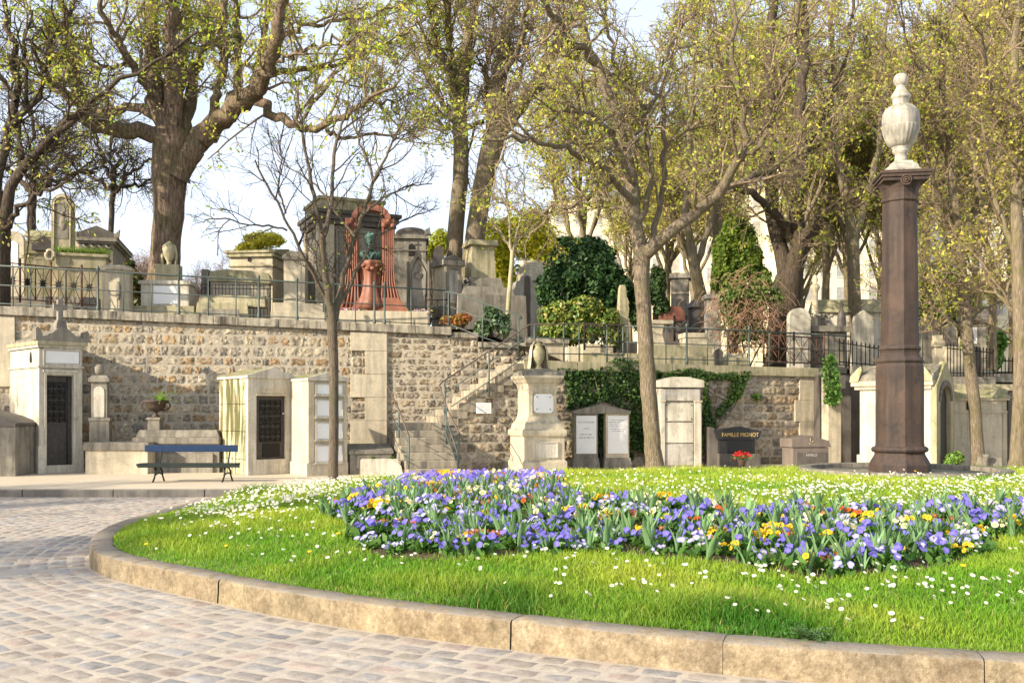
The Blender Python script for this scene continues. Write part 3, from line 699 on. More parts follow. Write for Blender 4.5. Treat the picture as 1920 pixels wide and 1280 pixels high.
def f(m):
    m.box(104, 127, 602, 620, -4, 19, 2, 2); m.box(107.5, 123.5, 598, 602, -1, 15); m.box(110.5, 120.5, 558, 598, 3, 12); m.box(102.5, 128.5, 567, 577, 3.4, 11.6)
T.add('cross', 'grey', f)
def f(m): side_prism(m, [(38, 678), (46, 678), (47, 670), (43.5, 658), (40.5, 658), (37, 670)], 71.6, 74)
T.add('vent_hole', 'iron', f, 0)

T = Thing('gravestone', 'narrow grey gravestone with an arched panel, beside the chapel with the cross', 'gravestone', 186, 830, Y=22.9, rot=12)
T.add('shaft', 'grey', lambda m: m.box(171, 201, 716, 788, 0, 24))
T.add('arched_panel', 'limew', lambda m: m.prism(arch(176, 196, 724, 782), -1.2, 3))
T.add('cap', 'grey', lambda m: (m.box(166, 206, 708, 716, -4, 28), m.box(168, 204, 703, 708, -2, 26, 4, 3)) and None)
T.add('base', 'grey', lambda m: (m.box(168, 205, 786, 832, -3, 27), m.box(166, 207, 783, 789, -4, 28)) and None)
T.add('broken_urn', 'grey', lambda m: m.lathe([(3, 704), (8, 698), (9, 688), (5, 683), (1, 682)], 184, 12, 10))

T = Thing('tomb', 'low pale stone tomb at the foot of the narrow grey gravestone', 'tomb', 218, 890, z=.13, Y=22.4)
T.add('body', 'lime', lambda m: (m.box(159, 276, 844, 891, 2, 60)) and None)
T.add('slab', 'grey', lambda m: m.box(157, 279, 829, 844, -2, 64), .015)
T = Thing('tomb', 'wide low grey tomb carrying the iron urn, behind the bench', 'tomb', 330, 890, z=.13, Y=22.9)
T.add('body', 'grey', lambda m: (m.box(272, 410, 830, 890, 2, 60), m.box(300, 400, 850, 891, -3, 4)) and None)
T.add('slab', 'grey', lambda m: (m.box(250, 412, 820, 832, -4, 62), m.box(252, 410, 806, 820, 4, 60, 6, 3)) and None, .015)

T = Thing('planted_urn', 'dark iron urn with curled handles holding a green fern, on a stone block', 'urn', 291, 806, Y=23.3)
T.add('pedestal', 'grey', lambda m: (m.box(281, 303, 786, 808, -11, 11), m.box(279, 305, 782, 787, -13, 13)) and None)
T.add('bowl', 'terra', lambda m: m.lathe([(8, 782), (8, 780), (3, 776), (3.5, 773), (12, 769), (18, 762), (18.5, 756), (24, 753), (24, 751), (17, 751.5), (5, 756)], 292, 0, 24))
for sg in (-1, 1):
    T.add('handle', 'terra', lambda m: m.tube([(292 + sg * (15 + 12 * math.sin(a)), 757 - 9 * math.cos(a) + 3, 0) for a in np.linspace(0.3, 3.6, 12)], 1.6, 5), 0)
def frond(T, u, v, d, n, ln, w, cols, name, mat='leaf', up=1.0, droop=.8):
    V = []; Fc = []; C = []
    for i in range(n):
        a = random.uniform(0, 2 * math.pi); L = ln * random.uniform(.6, 1.1); el = random.uniform(.3, 1.3) * up; px, pd, pv = u, d, v
        c = np.array(random.choice(cols)) * random.uniform(.8, 1.2)
        for k in range(9):
            q0 = T.mb().p(px, pv, pd); px += math.cos(a) * math.cos(el) * L / 9; pd += math.sin(a) * math.cos(el) * L / 9; pv -= math.sin(el) * L / 9; el -= droop * random.uniform(.1, .3)
            q1 = T.mb().p(px, pv, pd); q0, q1 = Vector(q0), Vector(q1); sd_ = (q1 - q0).cross(Vector((0, 0, 1))).normalized() * w * T.s * (1 - k / 10)
            for s_ in (-1, 1):
                tip = q0 + sd_ * s_ + (q1 - q0) * .5 + Vector((0, 0, random.uniform(-.3, .2) * w * T.s)); n0 = len(V)
                V += [q0, q0.lerp(q1, .6), tip, tip + (q0 - q1) * .3]; Fc.append((n0, n0 + 1, n0 + 2, n0 + 3)); C += [c] * 4
    return np_obj(name, [tuple(v) for v in V], Fc, M[mat], T.root, col=np.array(C))
frond(T, 300, 753, 0, 26, 52, 5, [(.16, .30, .06), (.22, .36, .08), (.10, .22, .05)], 'fern')

# bench
T = Thing('park_bench', 'park bench with a blue plank backrest and dark cast iron legs', 'bench', 355, 903, z=.13, Y=19.95, rot=1)
T.add('backrest', 'benchb', lambda m: m.box(265, 441, 834.5, 847.5, 17, 21), .012)
T.add('seat', 'benchd', lambda m: (m.box(262, 447, 868, 872.5, -18, -2), m.box(262, 447, 868, 872.5, -1, 15), m.box(266, 455, 871, 875, -23, -19)) and None, .01)
for u in (296, 425):
    def f(m):
        m.tube([(u - 4, 903, -16), (u - 1, 893, -14), (u + 1, 884, -16), (u, 875, -12)], [1.8, 1.6, 1.8, 2], 6)
        m.tube([(u + 8, 905, 14), (u + 5, 893, 12), (u + 3, 882, 13), (u, 875, 10)], [1.8, 1.6, 1.8, 2], 6)
        m.tube([(u, 875, -18), (u, 876, 12), (u - 1, 862, 17), (u + 1, 850, 17), (u, 835, 19)], [1.6, 1.8, 1.6, 1.5, 1.2], 6)
        m.tube([(u - 1, 890, -14), (u + 2, 886, 0), (u + 4, 889, 12)], 1.3, 6)
    T.add('leg', 'benchd', f, 0)

# chapel 2
T = Thing('burial_chapel', 'small pale chapel with algae streaked side and black grille door, right of the bench', 'chapel', 465, 891, z=.13, Y=21.9, rot=39)
def f(m):
    m.box(465, 481, 708, 891, 0, 10); m.box(537, 552, 708, 891, 0, 10); m.box(481, 537, 708, 741, 0, 10); m.box(481, 537, 862, 891, 0, 10)
T.add('front_wall', 'limew', f, .006)
def f(m):
    for v0, v1 in ((708, 757), (757, 809), (809, 862), (862, 891)): m.box(465, 552, v0 + .5, v1 - .2, 10, 138)
T.add('side_wall', 'limestreak', f, .01)
T.add('inscription_strip', 'lime', lambda m: (m.box(483, 537, 728, 737, -.5, 2), m.box(480, 540, 738.5, 741.5, -2.5, 4)) and None)
d = T.add('door', 'door', lambda m: m.box(480, 538, 741, 862, 6, 11), 0)
T.add('grille', 'iron', lambda m: (scrolls(m, 490, 530, 750, 828, 4.5, 4, 8, .9), m.box(495, 528, 832, 858, 4.5, 6.2)) and None, 0, d)
T.add('door_handle', 'plaque', lambda m: m.ball(535, 775, 5, 1.6), 0, d)
T.add('cornice', 'limew', lambda m: (m.box(462, 555, 703, 708.2, -4, 142)) and None, .006)
T.add('pediment', 'limew', lambda m: (m.prism([(462, 703), (503, 690), (512, 686), (520, 690), (555, 703)], -4, 5)) and None, .004)
T.add('roof', 'limey', lambda m: m.prism([(461, 702.5), (511, 688), (556, 702.5)], 5, 146), .01)

# chapel 3
T = Thing('burial_vault', 'narrow pale columbarium vault with four stacked plaques, behind the slim tree', 'tomb', 577, 893, z=.13, Y=21.6, rot=33)
T.add('body', 'lime', lambda m: m.box(578, 653, 712, 870, 2, 120))
T.add('plinth', 'lime', lambda m: m.box(575, 655, 868, 893, 0, 122), .012)
T.add('pilaster', 'lime', lambda m: (m.box(578, 589, 716, 868, 0, 4), m.box(646, 653, 716, 868, 0, 4)) and None)
T.add('cornice', 'limew', lambda m: (m.box(576, 656, 708, 713, -3, 124)) and None)
T.add('pediment', 'limew', lambda m: m.prism([(576, 708), (616, 696), (656, 708)], -3, 6))
T.add('roof', 'limey', lambda m: m.prism([(575, 707.5), (616, 697.5), (657, 707.5)], 6, 128))
for v0, v1 in ((720, 738), (750, 780), (793, 823), (836, 866)):
    T.add('plaque', 'plaque', lambda m: m.box(594, 643, v0, v1, 0, 3.4))
    T.add('plaque_frame', 'limew', lambda m: (front_frame(m, 592, 645, v0 - 2, v1 + 2, 2, -1.5, 3), m.box(590, 647, v1 + 2, v1 + 4.5, -3, 3)) and None, .003, T.last)

T = Thing('tomb', 'grey wedge shaped tomb between the plaque vault and the stairs', 'tomb', 690, 893, z=.13, Y=22.3, rot=14)
T.add('body', 'grey', lambda m: m.box(656, 735, 843, 893, 0, 60))
T.add('sloping_lid', 'grey', lambda m: side_prism(m, [(-2, 845), (62, 833), (62, 840), (-2, 851)], 654, 738))
T = Thing('stone_planter', 'low stone planter with curved ends and small green weeds, at the foot of the stairs', 'planter', 714, 893, z=.13, Y=21.6, rot=8)
T.add('trough', 'limew', lambda m: (m.prism([(676, 893), (676, 862), (680, 860), (746, 860), (748, 868), (753, 874), (757, 893)], 0, 24)) and None, .01)
frond(T, 700, 861, 10, 20, 14, 3, GR1, 'weeds'); frond(T, 735, 861, 10, 26, 17, 3, GR1, 'weeds')

P = onwall(fA, fd, 905) ; 
T = Thing('wall_notice', 'small white notice board fixed to the stair wall under the handrail', 'sign', 905.5, 775, Y=P.y, rot=19)
T.add('board', 'plaque', lambda m: m.box(892, 919.5, 755, 775, -6, -3.5), .004)
for i, (v, wd2) in enumerate(((759, 16), (762, 20), (765.5, 16), (768.5, 20), (771.5, 18))):
    T.add('text_line', 'letter', lambda m: [m.box(u_, u_ + random.uniform(1.2, 2.6), v - .45, v + .45, -6.3, -5.9) for u_ in np.arange(905.5 - wd2 / 2, 905.5 + wd2 / 2, 3.1)] and None, 0, T.root.children[0])
T.add('bracket', 'rust', lambda m: m.tube([(919, 740, -3), (920.5, 756, -3)], 1.2, 6), 0)

# ================================================================== urn monument
T = Thing('urn_monument', 'tall cream stone monument crowned by a draped urn, right of the stairs', 'monument', 1021, 886, z=.13, Y=22.9, rot=20)
k_ = 1 / T.k
T.add('base', 'lime', lambda m: sq(m, [(51, 888), (51, 866), (47, 862), (46.5, 862), (46.5, 818)], 1021, 38, .86))
T.add('base_moulding', 'lime', lambda m: sq(m, [(47, 818.5), (50, 817), (51, 812), (50.5, 806), (46, 804), (45, 800)], 1021, 38, .86))
T.add('panel', 'limew', lambda m: (front_frame(m, 999, 1045, 828, 858, 2.2, -4.4, 0), m.box(1002, 1044, 830, 856, -3, 0)) and None, .003)
T.add('shaft', 'lime', lambda m: sq(m, [(45, 801), (44, 795), (38, 788), (35, 782), (33.5, 772), (33.5, 732), (34.5, 724), (37, 718)], 1021, 38, .86))
T.add('cornice', 'lime', lambda m: sq(m, [(36.5, 719), (40, 716), (42, 712), (45.5, 708), (46, 704), (44, 703)], 1021, 38, .86))
T.add('lid', 'grey', lambda m: (sq(m, [(43, 703.5), (42, 698), (36, 694), (20, 690)], 1021, 38, .86), m.box(1021 - 40, 1021 - 32, 692, 704, 0, 9), m.box(1021 + 32, 1021 + 40, 692, 704, 0, 9)) and None)
T.add('plaque', 'plaque', lambda m: m.prism([(1009, 738), (1036, 738), (1041, 743), (1041, 769), (1036, 774), (1009, 774), (1004, 769), (1004, 743)], 8, 12), .002)
for u, v in ((1010, 744), (1035, 744), (1010, 767), (1035, 767)): T.add('bolt', 'iron', lambda m: m.ball(u, v, 8, 1.2, n=6), 0, T.last if False else None)
T.add('plaque_frame', 'lime', lambda m: front_frame(m, 1000, 1045, 734, 778, 2, 7.4, 11), .003)
def f(m):
    m.lathe([(9, 692), (8, 688), (5, 685), (5, 682), (10, 674), (13, 664), (13, 656), (9, 650), (8, 646), (10, 644), (5, 640), (1, 638)], 1023, 38, 18)
T.add('urn', 'limey', f)
def f(m):
    vs = []; n = 22; fs = []
    for j, (v, r) in enumerate([(637, 2), (639, 9), (645, 14), (655, 17), (668, 18), (682, 20), (690, 22)]):
        for i in range(n):
            a = -math.pi / 2 + math.pi * (.30 + 1.40 * i / (n - 1)); rr = r * (1 + .07 * math.sin(i * 2.6))
            q = m.p(1023, v, 38); vs.append((q[0] + rr * T.s * math.cos(a - .25), q[1] + rr * T.s * math.sin(a - .25), q[2]))
    for j in range(6):
        for i in range(n - 1): fs.append((j * n + i, j * n + i + 1, (j + 1) * n + i + 1, (j + 1) * n + i))
    m.raw(vs, fs, True)
T.add('drapery', 'lime', f, 0)

# ================================================================== twin steles, vault, black tomb, grey tomb
T = Thing('double_gravestone', 'double gravestone with two white marble slabs under one low pediment, by the ivy', 'gravestone', 1128, 880, z=.13, Y=24.2, rot=8)
T.add('base', 'grey', lambda m: (m.box(1072, 1125, 858, 882, -4, 26, 3, 2), m.box(1131, 1185, 858, 882, -4, 26, 3, 2)) and None)
T.add('pier', 'grey', lambda m: m.box(1077, 1121, 774, 860, 0, 20)); T.add('pier', 'lime', lambda m: m.box(1136, 1180, 774, 860, 0, 20))
T.add('pediment', 'grey', lambda m: (m.prism([(1074, 775), (1074, 770), (1128, 757.5), (1182, 770), (1182, 775)], -4, 24)) and None)
a = T.add('marble_slab', 'plaque', lambda m: m.box(1080.5, 1118, 779, 850, -1.6, 2), .003); b2 = T.add('marble_slab', 'plaque', lambda m: m.box(1139.5, 1177, 779, 850, -1.6, 2), .003)
def lines(T, parent, rows, uc, d, rnd=True):
    for v, w_, h_ in rows:
        T.add('text_line', 'letter', lambda m: [m.box(u_, u_ + random.uniform(.9, 2.4), v - h_, v + h_, d - .25, d) for u_ in np.arange(uc - w_ / 2, uc + w_ / 2, 2.8)] and None, 0, parent)
lines(T, a, [(791, 30, 1.5), (803, 9, 1.0), (814, 22, 1.3), (820, 26, 1.4)], 1099, -1.6)
lines(T, b2, [(787, 30, .8), (791, 34, .8), (795, 30, .8), (799, 30, .8), (804, 26, .8), (808, 20, .8)], 1158, -1.6)
T.add('iron_cross', 'iron', lambda m: (m.box(1127, 1129.5, 838, 860, 6, 8), m.box(1123, 1133, 844, 846.5, 6, 8)) and None, 0)

T = Thing('wall_vault', 'white marble wall vault of three closed drawers, right of the big tree trunk', 'tomb', 1279, 880, z=.13, Y=24.4, rot=10)
T.add('body', 'limew', lambda m: m.box(1240, 1314, 728, 882, 5, 44))
T.add('pediment', 'limew', lambda m: (m.prism([(1236, 726), (1236, 713), (1262, 706.5), (1290, 706.5), (1319, 713), (1319, 726)], -5, 48)) and None, .006)
T.add('frieze', 'marble', lambda m: m.box(1238, 1313, 728.5, 751, -1, 6))
T.add('pilaster', 'limew', lambda m: m.box(1239, 1246.5, 753, 882, -1.5, 6)); T.add('pilaster', 'limew', lambda m: m.box(1302, 1315, 753, 882, -1.5, 6))
T.add('pilaster_cap', 'lime', lambda m: (m.box(1238, 1247.5, 750.5, 753.4, -3, 6), m.box(1300.5, 1316.5, 750.5, 753.4, -3, 6)) and None, .002)
T.text('BOUQUENDRE - MICHEL', 1276, 737, 6.6, 'letter', -1.0, 'inscription', None, .9)
for i, (v0, v1) in enumerate(((755, 789), (792, 829.5), (832, 872))):
    q = T.add('drawer_slab', 'limew' if i < 2 else 'marble', lambda m: m.box(1247.5, 1301, v0, v1, 1.5, 5.4), .006)
    if i < 1:
        for u, v in ((1250.5, 759), (1297.5, 759), (1250.5, 785), (1297.5, 785)): T.add('bolt', 'iron', lambda m: m.ball(u, v, 1.3, 1.3, n=6), 0, q)

T = Thing('black_tomb', 'black polished granite tomb with gilt family lettering on its headstone', 'tomb', 1388, 880, z=.13, Y=24.3, rot=4)
T.add('headstone', 'black', lambda m: m.prism([(1346, 823.5), (1340, 806), (1388, 799), (1429, 808), (1423, 823.5)], 0, 14), .006)
T.add('pedestal', 'black', lambda m: (m.box(1350, 1417, 823.5, 850, 4, 24)) and None)
T.add('side_block', 'dgrey', lambda m: m.prism([(1332, 800), (1342, 802), (1350, 820), (1350, 880), (1332, 880)], 10, 40))
T.add('slab', 'dgrey', lambda m: (m.box(1347, 1422, 850, 882, -10, 24)) and None, .012)
T.text('FAMILLE MIGNOT', 1388, 815, 10.4, 'gold', -.2, 'inscription', None, .86)
T = Thing('flower_pot', 'pot of red flowers in front of the black granite tomb', 'flower pot', 1391, 872, Y=23.6)
T.add('pot', 'terra', lambda m: m.lathe([(6, 874), (8, 862), (8.5, 861), (4, 861)], 1391, 0, 12))
leaves('flowers', T.root, np.array([T.mb().p(1391 + random.gauss(0, 9), 851 + random.gauss(0, 3), random.gauss(0, 5)) for _ in range(60)]), .055, [(.62, .03, .03), (.5, .02, .03)], 'petal')
leaves('foliage', T.root, np.array([T.mb().p(1391 + random.gauss(0, 8), 858 + random.gauss(0, 3), random.gauss(0, 5)) for _ in range(70)]), .05, GR1, 'ever')

T = Thing('granite_tomb', 'brown granite headstone with a carved anchor like emblem, lowest right below the wall', 'tomb', 1521, 880, z=.13, Y=23.9, rot=14)
T.add('lid', 'brownst', lambda m: m.prism([(1485, 838), (1485, 822), (1521, 816), (1554, 826), (1559, 838)], 0, 44), .01)
T.add('body', 'brownst', lambda m: m.box(1488, 1555, 838.5, 882, 2, 42), .01)
T.add('inscription_panel', 'dgrey', lambda m: m.box(1494, 1550, 848, 872, .5, 4), .003)
T.add('emblem', 'limey', lambda m: (m.tube([(1520 + 4 * math.cos(a), 828 + 4 * math.sin(a), -.4) for a in np.linspace(-.5, 2.6, 8)], .7, 4), m.tube([(1519, 821, -.4), (1521, 832, -.4)], .7, 4), m.box(1518, 1527, 832, 833.4, -.6, 1)) and None, 0)
T.text('FAMILLE', 1522, 853, 7, 'letter', .2, 'inscription', None, .9)

# pier with dark gap
T = Thing('stone_pier', 'slim pale stone pier between the ivy cascade and the white chapel', 'pier', 1564, 880, z=.13, Y=25.4, rot=10)
T.add('shaft', 'lime', lambda m: (m.box(1553, 1577, 700, 882, 0, 26), m.box(1576.6, 1583, 700, 882, 10, 40)) and None)
T.add('cap', 'limew', lambda m: m.box(1565, 1583, 703, 728, -5, 18)); T.add('capstone', 'grey', lambda m: m.box(1550, 1586, 688, 700, -3, 30))
T = Thing('rubble_wall', 'short stretch of brown rubble wall at the end of the lower terrace', 'wall', 1600, 880, z=.13, Y=26.2)
T.add('core', 'dgrey', lambda m: m.box(1545, 1940, 702, 884, 20, 60), 0)

# big white chapel behind the column
T = Thing('burial_chapel', 'large white chapel partly hidden by the brown column, arched entrance on its right side', 'chapel', 1745, 880, z=.13, Y=23.3, rot=-44)
DD = 88
def f(m):
    m.box(1605, 1745, 728, 862, 0, DD); m.box(1600, 1748, 856, 884, -3, DD + 2)
T.add('body', 'limew', f, .01)
T.add('cornice', 'lime', lambda m: (m.box(1596, 1748, 722, 729, -5, DD + 4), m.box(1590, 1752, 712, 722, -9, DD + 8)) and None, .012)
def f(m): side_prism(m, [(-8, 712), (-4, 700), (DD * .5, 679), (DD + 4, 700), (DD + 8, 712)], 1592, 1752)
T.add('roof', 'grey', f, .015)
T.add('corner_scroll', 'limey', lambda m: (m.prism([(1588, 714), (1590, 702), (1604, 688), (1612, 682), (1614, 690), (1606, 714)], -11, -2), m.prism([(1752, 714), (1752, 706), (1738, 688), (1730, 682), (1728, 690), (1736, 714)], -11, -2)) and None)
def f(m):
    # arched gable on the right end
    n = 14; c = DD / 2; r = DD * .30
    outer = [(-2, 884), (-2, 722), (c, 676), (DD + 2, 722), (DD + 2, 884)]
    inner = [(c + r * math.cos(a), 752 - r * 1.15 * math.sin(a)) for a in np.linspace(0, math.pi, n)]
    pts = [(-2, 884), (-2, 722), (c, 676), (DD + 2, 722), (DD + 2, 884), (c + r, 884)] + inner + [(c - r, 884)]
    side_prism(m, pts, 1745.5, 1757)
T.add('arched_front', 'limey', f, .008)
def f(m):
    c = DD / 2; r = DD * .36
    for i in range(9):
        a0, a1 = math.pi * i / 9 + .02, math.pi * (i + 1) / 9 - .02
        side_prism(m, [(c + q * math.cos(a), 752 - q * 1.15 * math.sin(a)) for q, a in ((r * .82, a0), (r * 1.12, a0), (r * 1.12, a1), (r * .82, a1))], 1756.5, 1759)
T.add('arch_stones', 'red' if False else 'brownst', f, .003)
T.add('door', 'door', lambda m: m.box(1746, 1748.5, 722, 884, DD * .2, DD * .8), 0)

T = Thing('rain_pipe', 'green painted iron rain pipe beside the arched chapel entrance', 'pipe', 1767, 880, z=.13, Y=24.6)
T.add('pipe', 'teal', lambda m: m.tube([(1767, 882, 0), (1767, 730, 0)], 3, 10), 0); T.add('pipe_joint', 'teal', lambda m: (m.tube([(1767, 812, 0), (1767, 806, 0)], 3.8, 10), m.tube([(1767, 785, 0), (1767, 780, 0)], 3.8, 10)) and None, 0)

T = Thing('burial_chapel', 'low brown stone chapel with a mossy flat roof, beside the right edge trees', 'chapel', 1835, 880, z=.13, Y=24.9, rot=2)
T.add('body', 'lime', lambda m: m.box(1776, 1888, 745, 884, 0, 80)); T.add('string_course', 'lime', lambda m: (m.box(1774, 1890, 770, 774, -2, 82), m.box(1880, 1888.5, 774, 884, -1.2, 6)) and None)
T.add('roof', 'limey', lambda m: (m.box(1771, 1893, 729, 746, -8, 88, 2, 14)) and None, .02); T.add('moulding', 'lime', lambda m: m.box(1774, 1891, 744, 750, -5, 85))
T.add('corner_buttress', 'dgrey', lambda m: m.box(1889, 1899, 735, 884, -4, 60)); T.add('vent', 'iron', lambda m: m.prism(arch(1812, 1819, 752, 768), -1.2, 2), 0)
T = Thing('low_grave', 'low grey grave slab with a small stone vase, in front of the brown chapel', 'grave', 1862, 880, z=.2, Y=22.8)
T.add('slab', 'grey', lambda m: m.box(1845, 1880, 858, 884, 0, 30, 1, 3)); T.add('vase', 'grey', lambda m: m.lathe([(4, 886), (4, 868), (3, 862), (6, 856), (6.5, 851), (3, 851)], 1846, -6, 12))
T.add('wooden_board', 'brownst', lambda m: m.box(1841, 1844, 862, 884, -16, -14))
# ================================================================== round base and tall brown column with urn
g = Vector((7.18, 17.7, .50))
T = Thing('memorial_column', 'tall brown octagonal stone column carrying a white marble urn, in a round stone kerb', 'column', 1690, YH + (H - .5) * F / 17.7, Y=17.7, rot=0)
O8 = R(-9.8) + R(0)
def oct_(m, prof, mat=None): m.lathe(prof, 1687, 0, 8, R(-90 + 12.7 + 22.5), False)
T.add('base', 'col', lambda m: oct_(m, [(56, 886), (56, 870), (54, 866), (46, 852), (45, 848), (50, 846), (52, 842), (50, 838), (46, 836)]), .008)
T.add('pedestal', 'col', lambda m: oct_(m, [(44.5, 837), (43.5, 828), (43.5, 705), (43, 688), (40.5, 681)]), .006)
T.add('moulding', 'col', lambda m: oct_(m, [(40.5, 681.5), (42, 680), (43.5, 677), (41, 674), (36, 668), (35, 662), (36, 658), (38.5, 655), (37, 651), (34.5, 648)]), .003)
T.add('shaft', 'col', lambda m: oct_(m, [(34.5, 648.5), (33.5, 560), (32, 470), (31.3, 381)]), .006)
T.add('collar', 'col', lambda m: oct_(m, [(32, 381.5), (34, 380), (34.5, 377), (32.5, 374)]), .003)
def f(m):
    m.lathe([(32, 374.5), (32.5, 366), (34, 358), (38, 350), (43, 346)], 1687, 0, 8, R(-90 + 12.7 + 22.5), False)
T.add('capital', 'col', f, .006)
def f(m):
    for v0, v1, r in ((346.5, 340, 43), (340, 334, 46), (334, 328, 48.5)):
        m.lathe([(r * 1.41 * .93, v0), (r * 1.41 * .93, v1)], 1690, 0, 4, R(45 - 10), False)
T.add('abacus', 'col', f, .008)
def f(m):
    a = R(-100); 
    cx, cy = math.cos(a), math.sin(a)
    for rr in (9, 5):
        m.tube([(1690 + 46 * cx + rr * math.cos(b) * -cy * -1, 347 + rr * math.sin(b), 44 * cy + rr * math.cos(b) * cx * -1) for b in np.linspace(0, 2 * math.pi, 17)], 1.7, 6)
    m.ball(1690 + 46 * cx, 347, 43 * cy, 3)
T.add('rosette', 'col', f, 0)
T.add('urn_foot', 'marble', lambda m: (sq(m, [(27, 328.5), (27, 322), (24, 320), (22, 312), (17, 308), (15, 304)], 1690, 0)) and None, .004)
T.add('urn', 'marble', lambda m: m.lathe([(12, 305), (11, 298), (10.5, 290), (15, 286), (15.5, 283), (14, 281), (20, 275), (27, 262), (31.5, 248), (33, 238), (33.6, 226), (32.5, 214), (28.5, 206), (22, 200.5), (15, 197.5), (14.5, 196), (14.5, 188), (15.5, 186.5), (17.5, 185), (18, 181), (14, 175), (9, 167), (7.5, 161), (7, 159)], 1689, 0, 40))
T.add('urn_fluting', 'marble', lambda m: m.lathe([(20.2, 276), (27.2, 263), (31.6, 250), (33.3, 242), (33.6, 239.5), (33, 238)], 1689, 0, 96, 0, True, 24, .018), 0)
T.add('urn_finial', 'marble', lambda m: m.lathe([(6, 163), (8, 161), (11, 157), (12.8, 151), (12.6, 146), (10, 141), (5, 138.5), (.5, 138)], 1689, 0, 20, 0, True, 5, .10), 0)
T = Thing('stone_ring', 'low round granite kerb encircling the foot of the brown column', 'kerb', 1695, 885, Y=17.7)
def f(m):
    n = 14
    for i in range(n):
        for (r0, r1, z0_, z1_) in ((1.62, 1.84, .30, .555),):
            a0, a1 = 2 * math.pi * i / n + .004, 2 * math.pi * (i + 1) / n - .004; vs = []
            for a in np.linspace(a0, a1, 4):
                for r_, z_ in ((r0, z0_), (r1, z0_), (r1 + .0, z1_), (r0, z1_ + .0)): vs.append((r_ * math.cos(a), r_ * math.sin(a), z_ - .5))
            fs = [(j * 4 + k, j * 4 + (k + 1) % 4, (j + 1) * 4 + (k + 1) % 4, (j + 1) * 4 + k) for j in range(3) for k in range(4)] + [(3, 2, 1, 0), (12, 13, 14, 15)]
            m.raw(vs, fs)
T.root.location = (7.2, 17.7, .5); T.rot = 0
m = MB(None); f(m); m.build('ring_kerb', 'grey', T.root, .015)
m = MB(None); m.lathe([(1.62, -.20), (1.62, -.03), (.1, -.01)], 0, 0, 30); 
m.V = [(x, y, z) for x, y, z in m.V]; m.build('gravel_fill', 'grey', T.root, 0)

# ================================================================== upper terrace, left to right
ZL = 3.84
def U(name, label, cat, u, Y, rot=8, z=ZL, **k): return Thing(name, label, cat, u, 0, Y=Y, rot=rot, z=z, **k)
T = U('gravestone', 'round topped pale gravestone with a white plaque, leftmost on the upper terrace', 'gravestone', 26, 27.2)
T.add('slab', 'lime', lambda m: m.prism(arch(7, 45, 433, 620), 0, 12)); T.add('plaque', 'plaque', lambda m: m.prism(arch(17, 34, 452, 500), -1, 2), .002)
T = U('tomb', 'pale house shaped tomb with a dark gable, behind the leftmost gravestones', 'tomb', 70, 29, 20)
T.add('body', 'limey', lambda m: (m.box(46, 97, 452, 640, 0, 80), m.box(42, 100, 472, 476, -3, 80)) and None); T.add('gable', 'dgrey', lambda m: m.prism([(60, 470), (60, 458), (82, 441), (101, 458), (101, 470)], -8, -1)); T.add('roof', 'limey', lambda m: m.prism([(42, 455), (76, 438), (104, 455)], -1, 90))
T = U('burial_chapel', 'grey classical chapel with a broad pediment, behind the tall arched gravestone', 'chapel', 180, 31, 14)
T.add('body', 'grey', lambda m: m.box(148, 212, 452, 660, 0, 190)); T.add('cornice', 'grey', lambda m: (m.box(142, 221, 446, 453, -8, 196), m.box(145, 216, 453, 457, -5, 192)) and None, .01)
T.add('pediment', 'dgrey', lambda m: m.prism([(141, 446), (141, 440), (182, 424), (222, 440), (222, 446)], -8, 4)); T.add('roof', 'limey', lambda m: m.prism([(140, 445), (182, 427), (223, 445)], 4, 200))
T.add('garland', 'grey', lambda m: [m.tube([(156 + i * 14, 460, -2), (163 + i * 14, 466, -4), (170 + i * 14, 460, -2)], 2, 5) for i in range(4)] and None, 0)
T.add('corner_ornament', 'grey', lambda m: m.prism([(139, 446), (137, 430), (147, 440), (147, 446)], -9, 0)); T.add('corner_ornament', 'grey', lambda m: m.prism([(224, 446), (226, 430), (216, 440), (216, 446)], -9, 0))
T = U('burial_chapel', 'long pale chapel roof with a flat cornice, seen behind the leftmost gravestones', 'chapel', 100, 33, 10)
T.add('body', 'lime', lambda m: m.box(50, 150, 445, 660, 0, 80)); T.add('roof', 'limey', lambda m: m.box(46, 152, 432, 445, -6, 84, 2, 10))
T = U('gravestone', 'tall round arched gravestone with a mossy carved relief, highest on the left of the terrace', 'gravestone', 117, 27.6, 14)
T.add('slab', 'limey', lambda m: m.prism(arch(96, 138, 363, 640, 16), 0, 17), .012); T.add('arch_moulding', 'lime', lambda m: m.tube([(101.5, 470, -1)] + [(117 + 15.5 * math.cos(a), 384 - 15.5 * math.sin(a), -1) for a in np.linspace(math.pi, 0, 14)] + [(132.5, 470, -1)], 1.8, 6), 0)
T.add('relief', 'grey', lambda m: (m.prism(arch(108, 128, 378, 448, 10, 13), -.8, 2), m.ball(118, 418, -1, 6, 14, 2), m.ball(117, 402, -1, 4, 5, 2)) and None, 0)
T = U('grave_trough', 'large mossy stone tomb overgrown with grass, with a stone wreath at its corner', 'tomb', 165, 27.4, 18)
T.add('trough', 'limey', lambda m: (m.box(105, 200, 478, 503, 0, 60), m.box(98, 204, 476, 482, -4, 63)) and None, .02); T.add('body', 'limey', lambda m: (m.box(110, 196, 503, 640, 4, 56)) and None)
T.add('wreath', 'lime', lambda m: m.tube([(96 + 8 * math.cos(a), 482 + 9 * math.sin(a), -6) for a in np.linspace(0, 2 * math.pi, 17)], 3.2, 7), 0)
n = 2600; Pn = np.array([T.mb().p(random.uniform(104, 200), 476, random.uniform(2, 58)) for _ in range(n)])
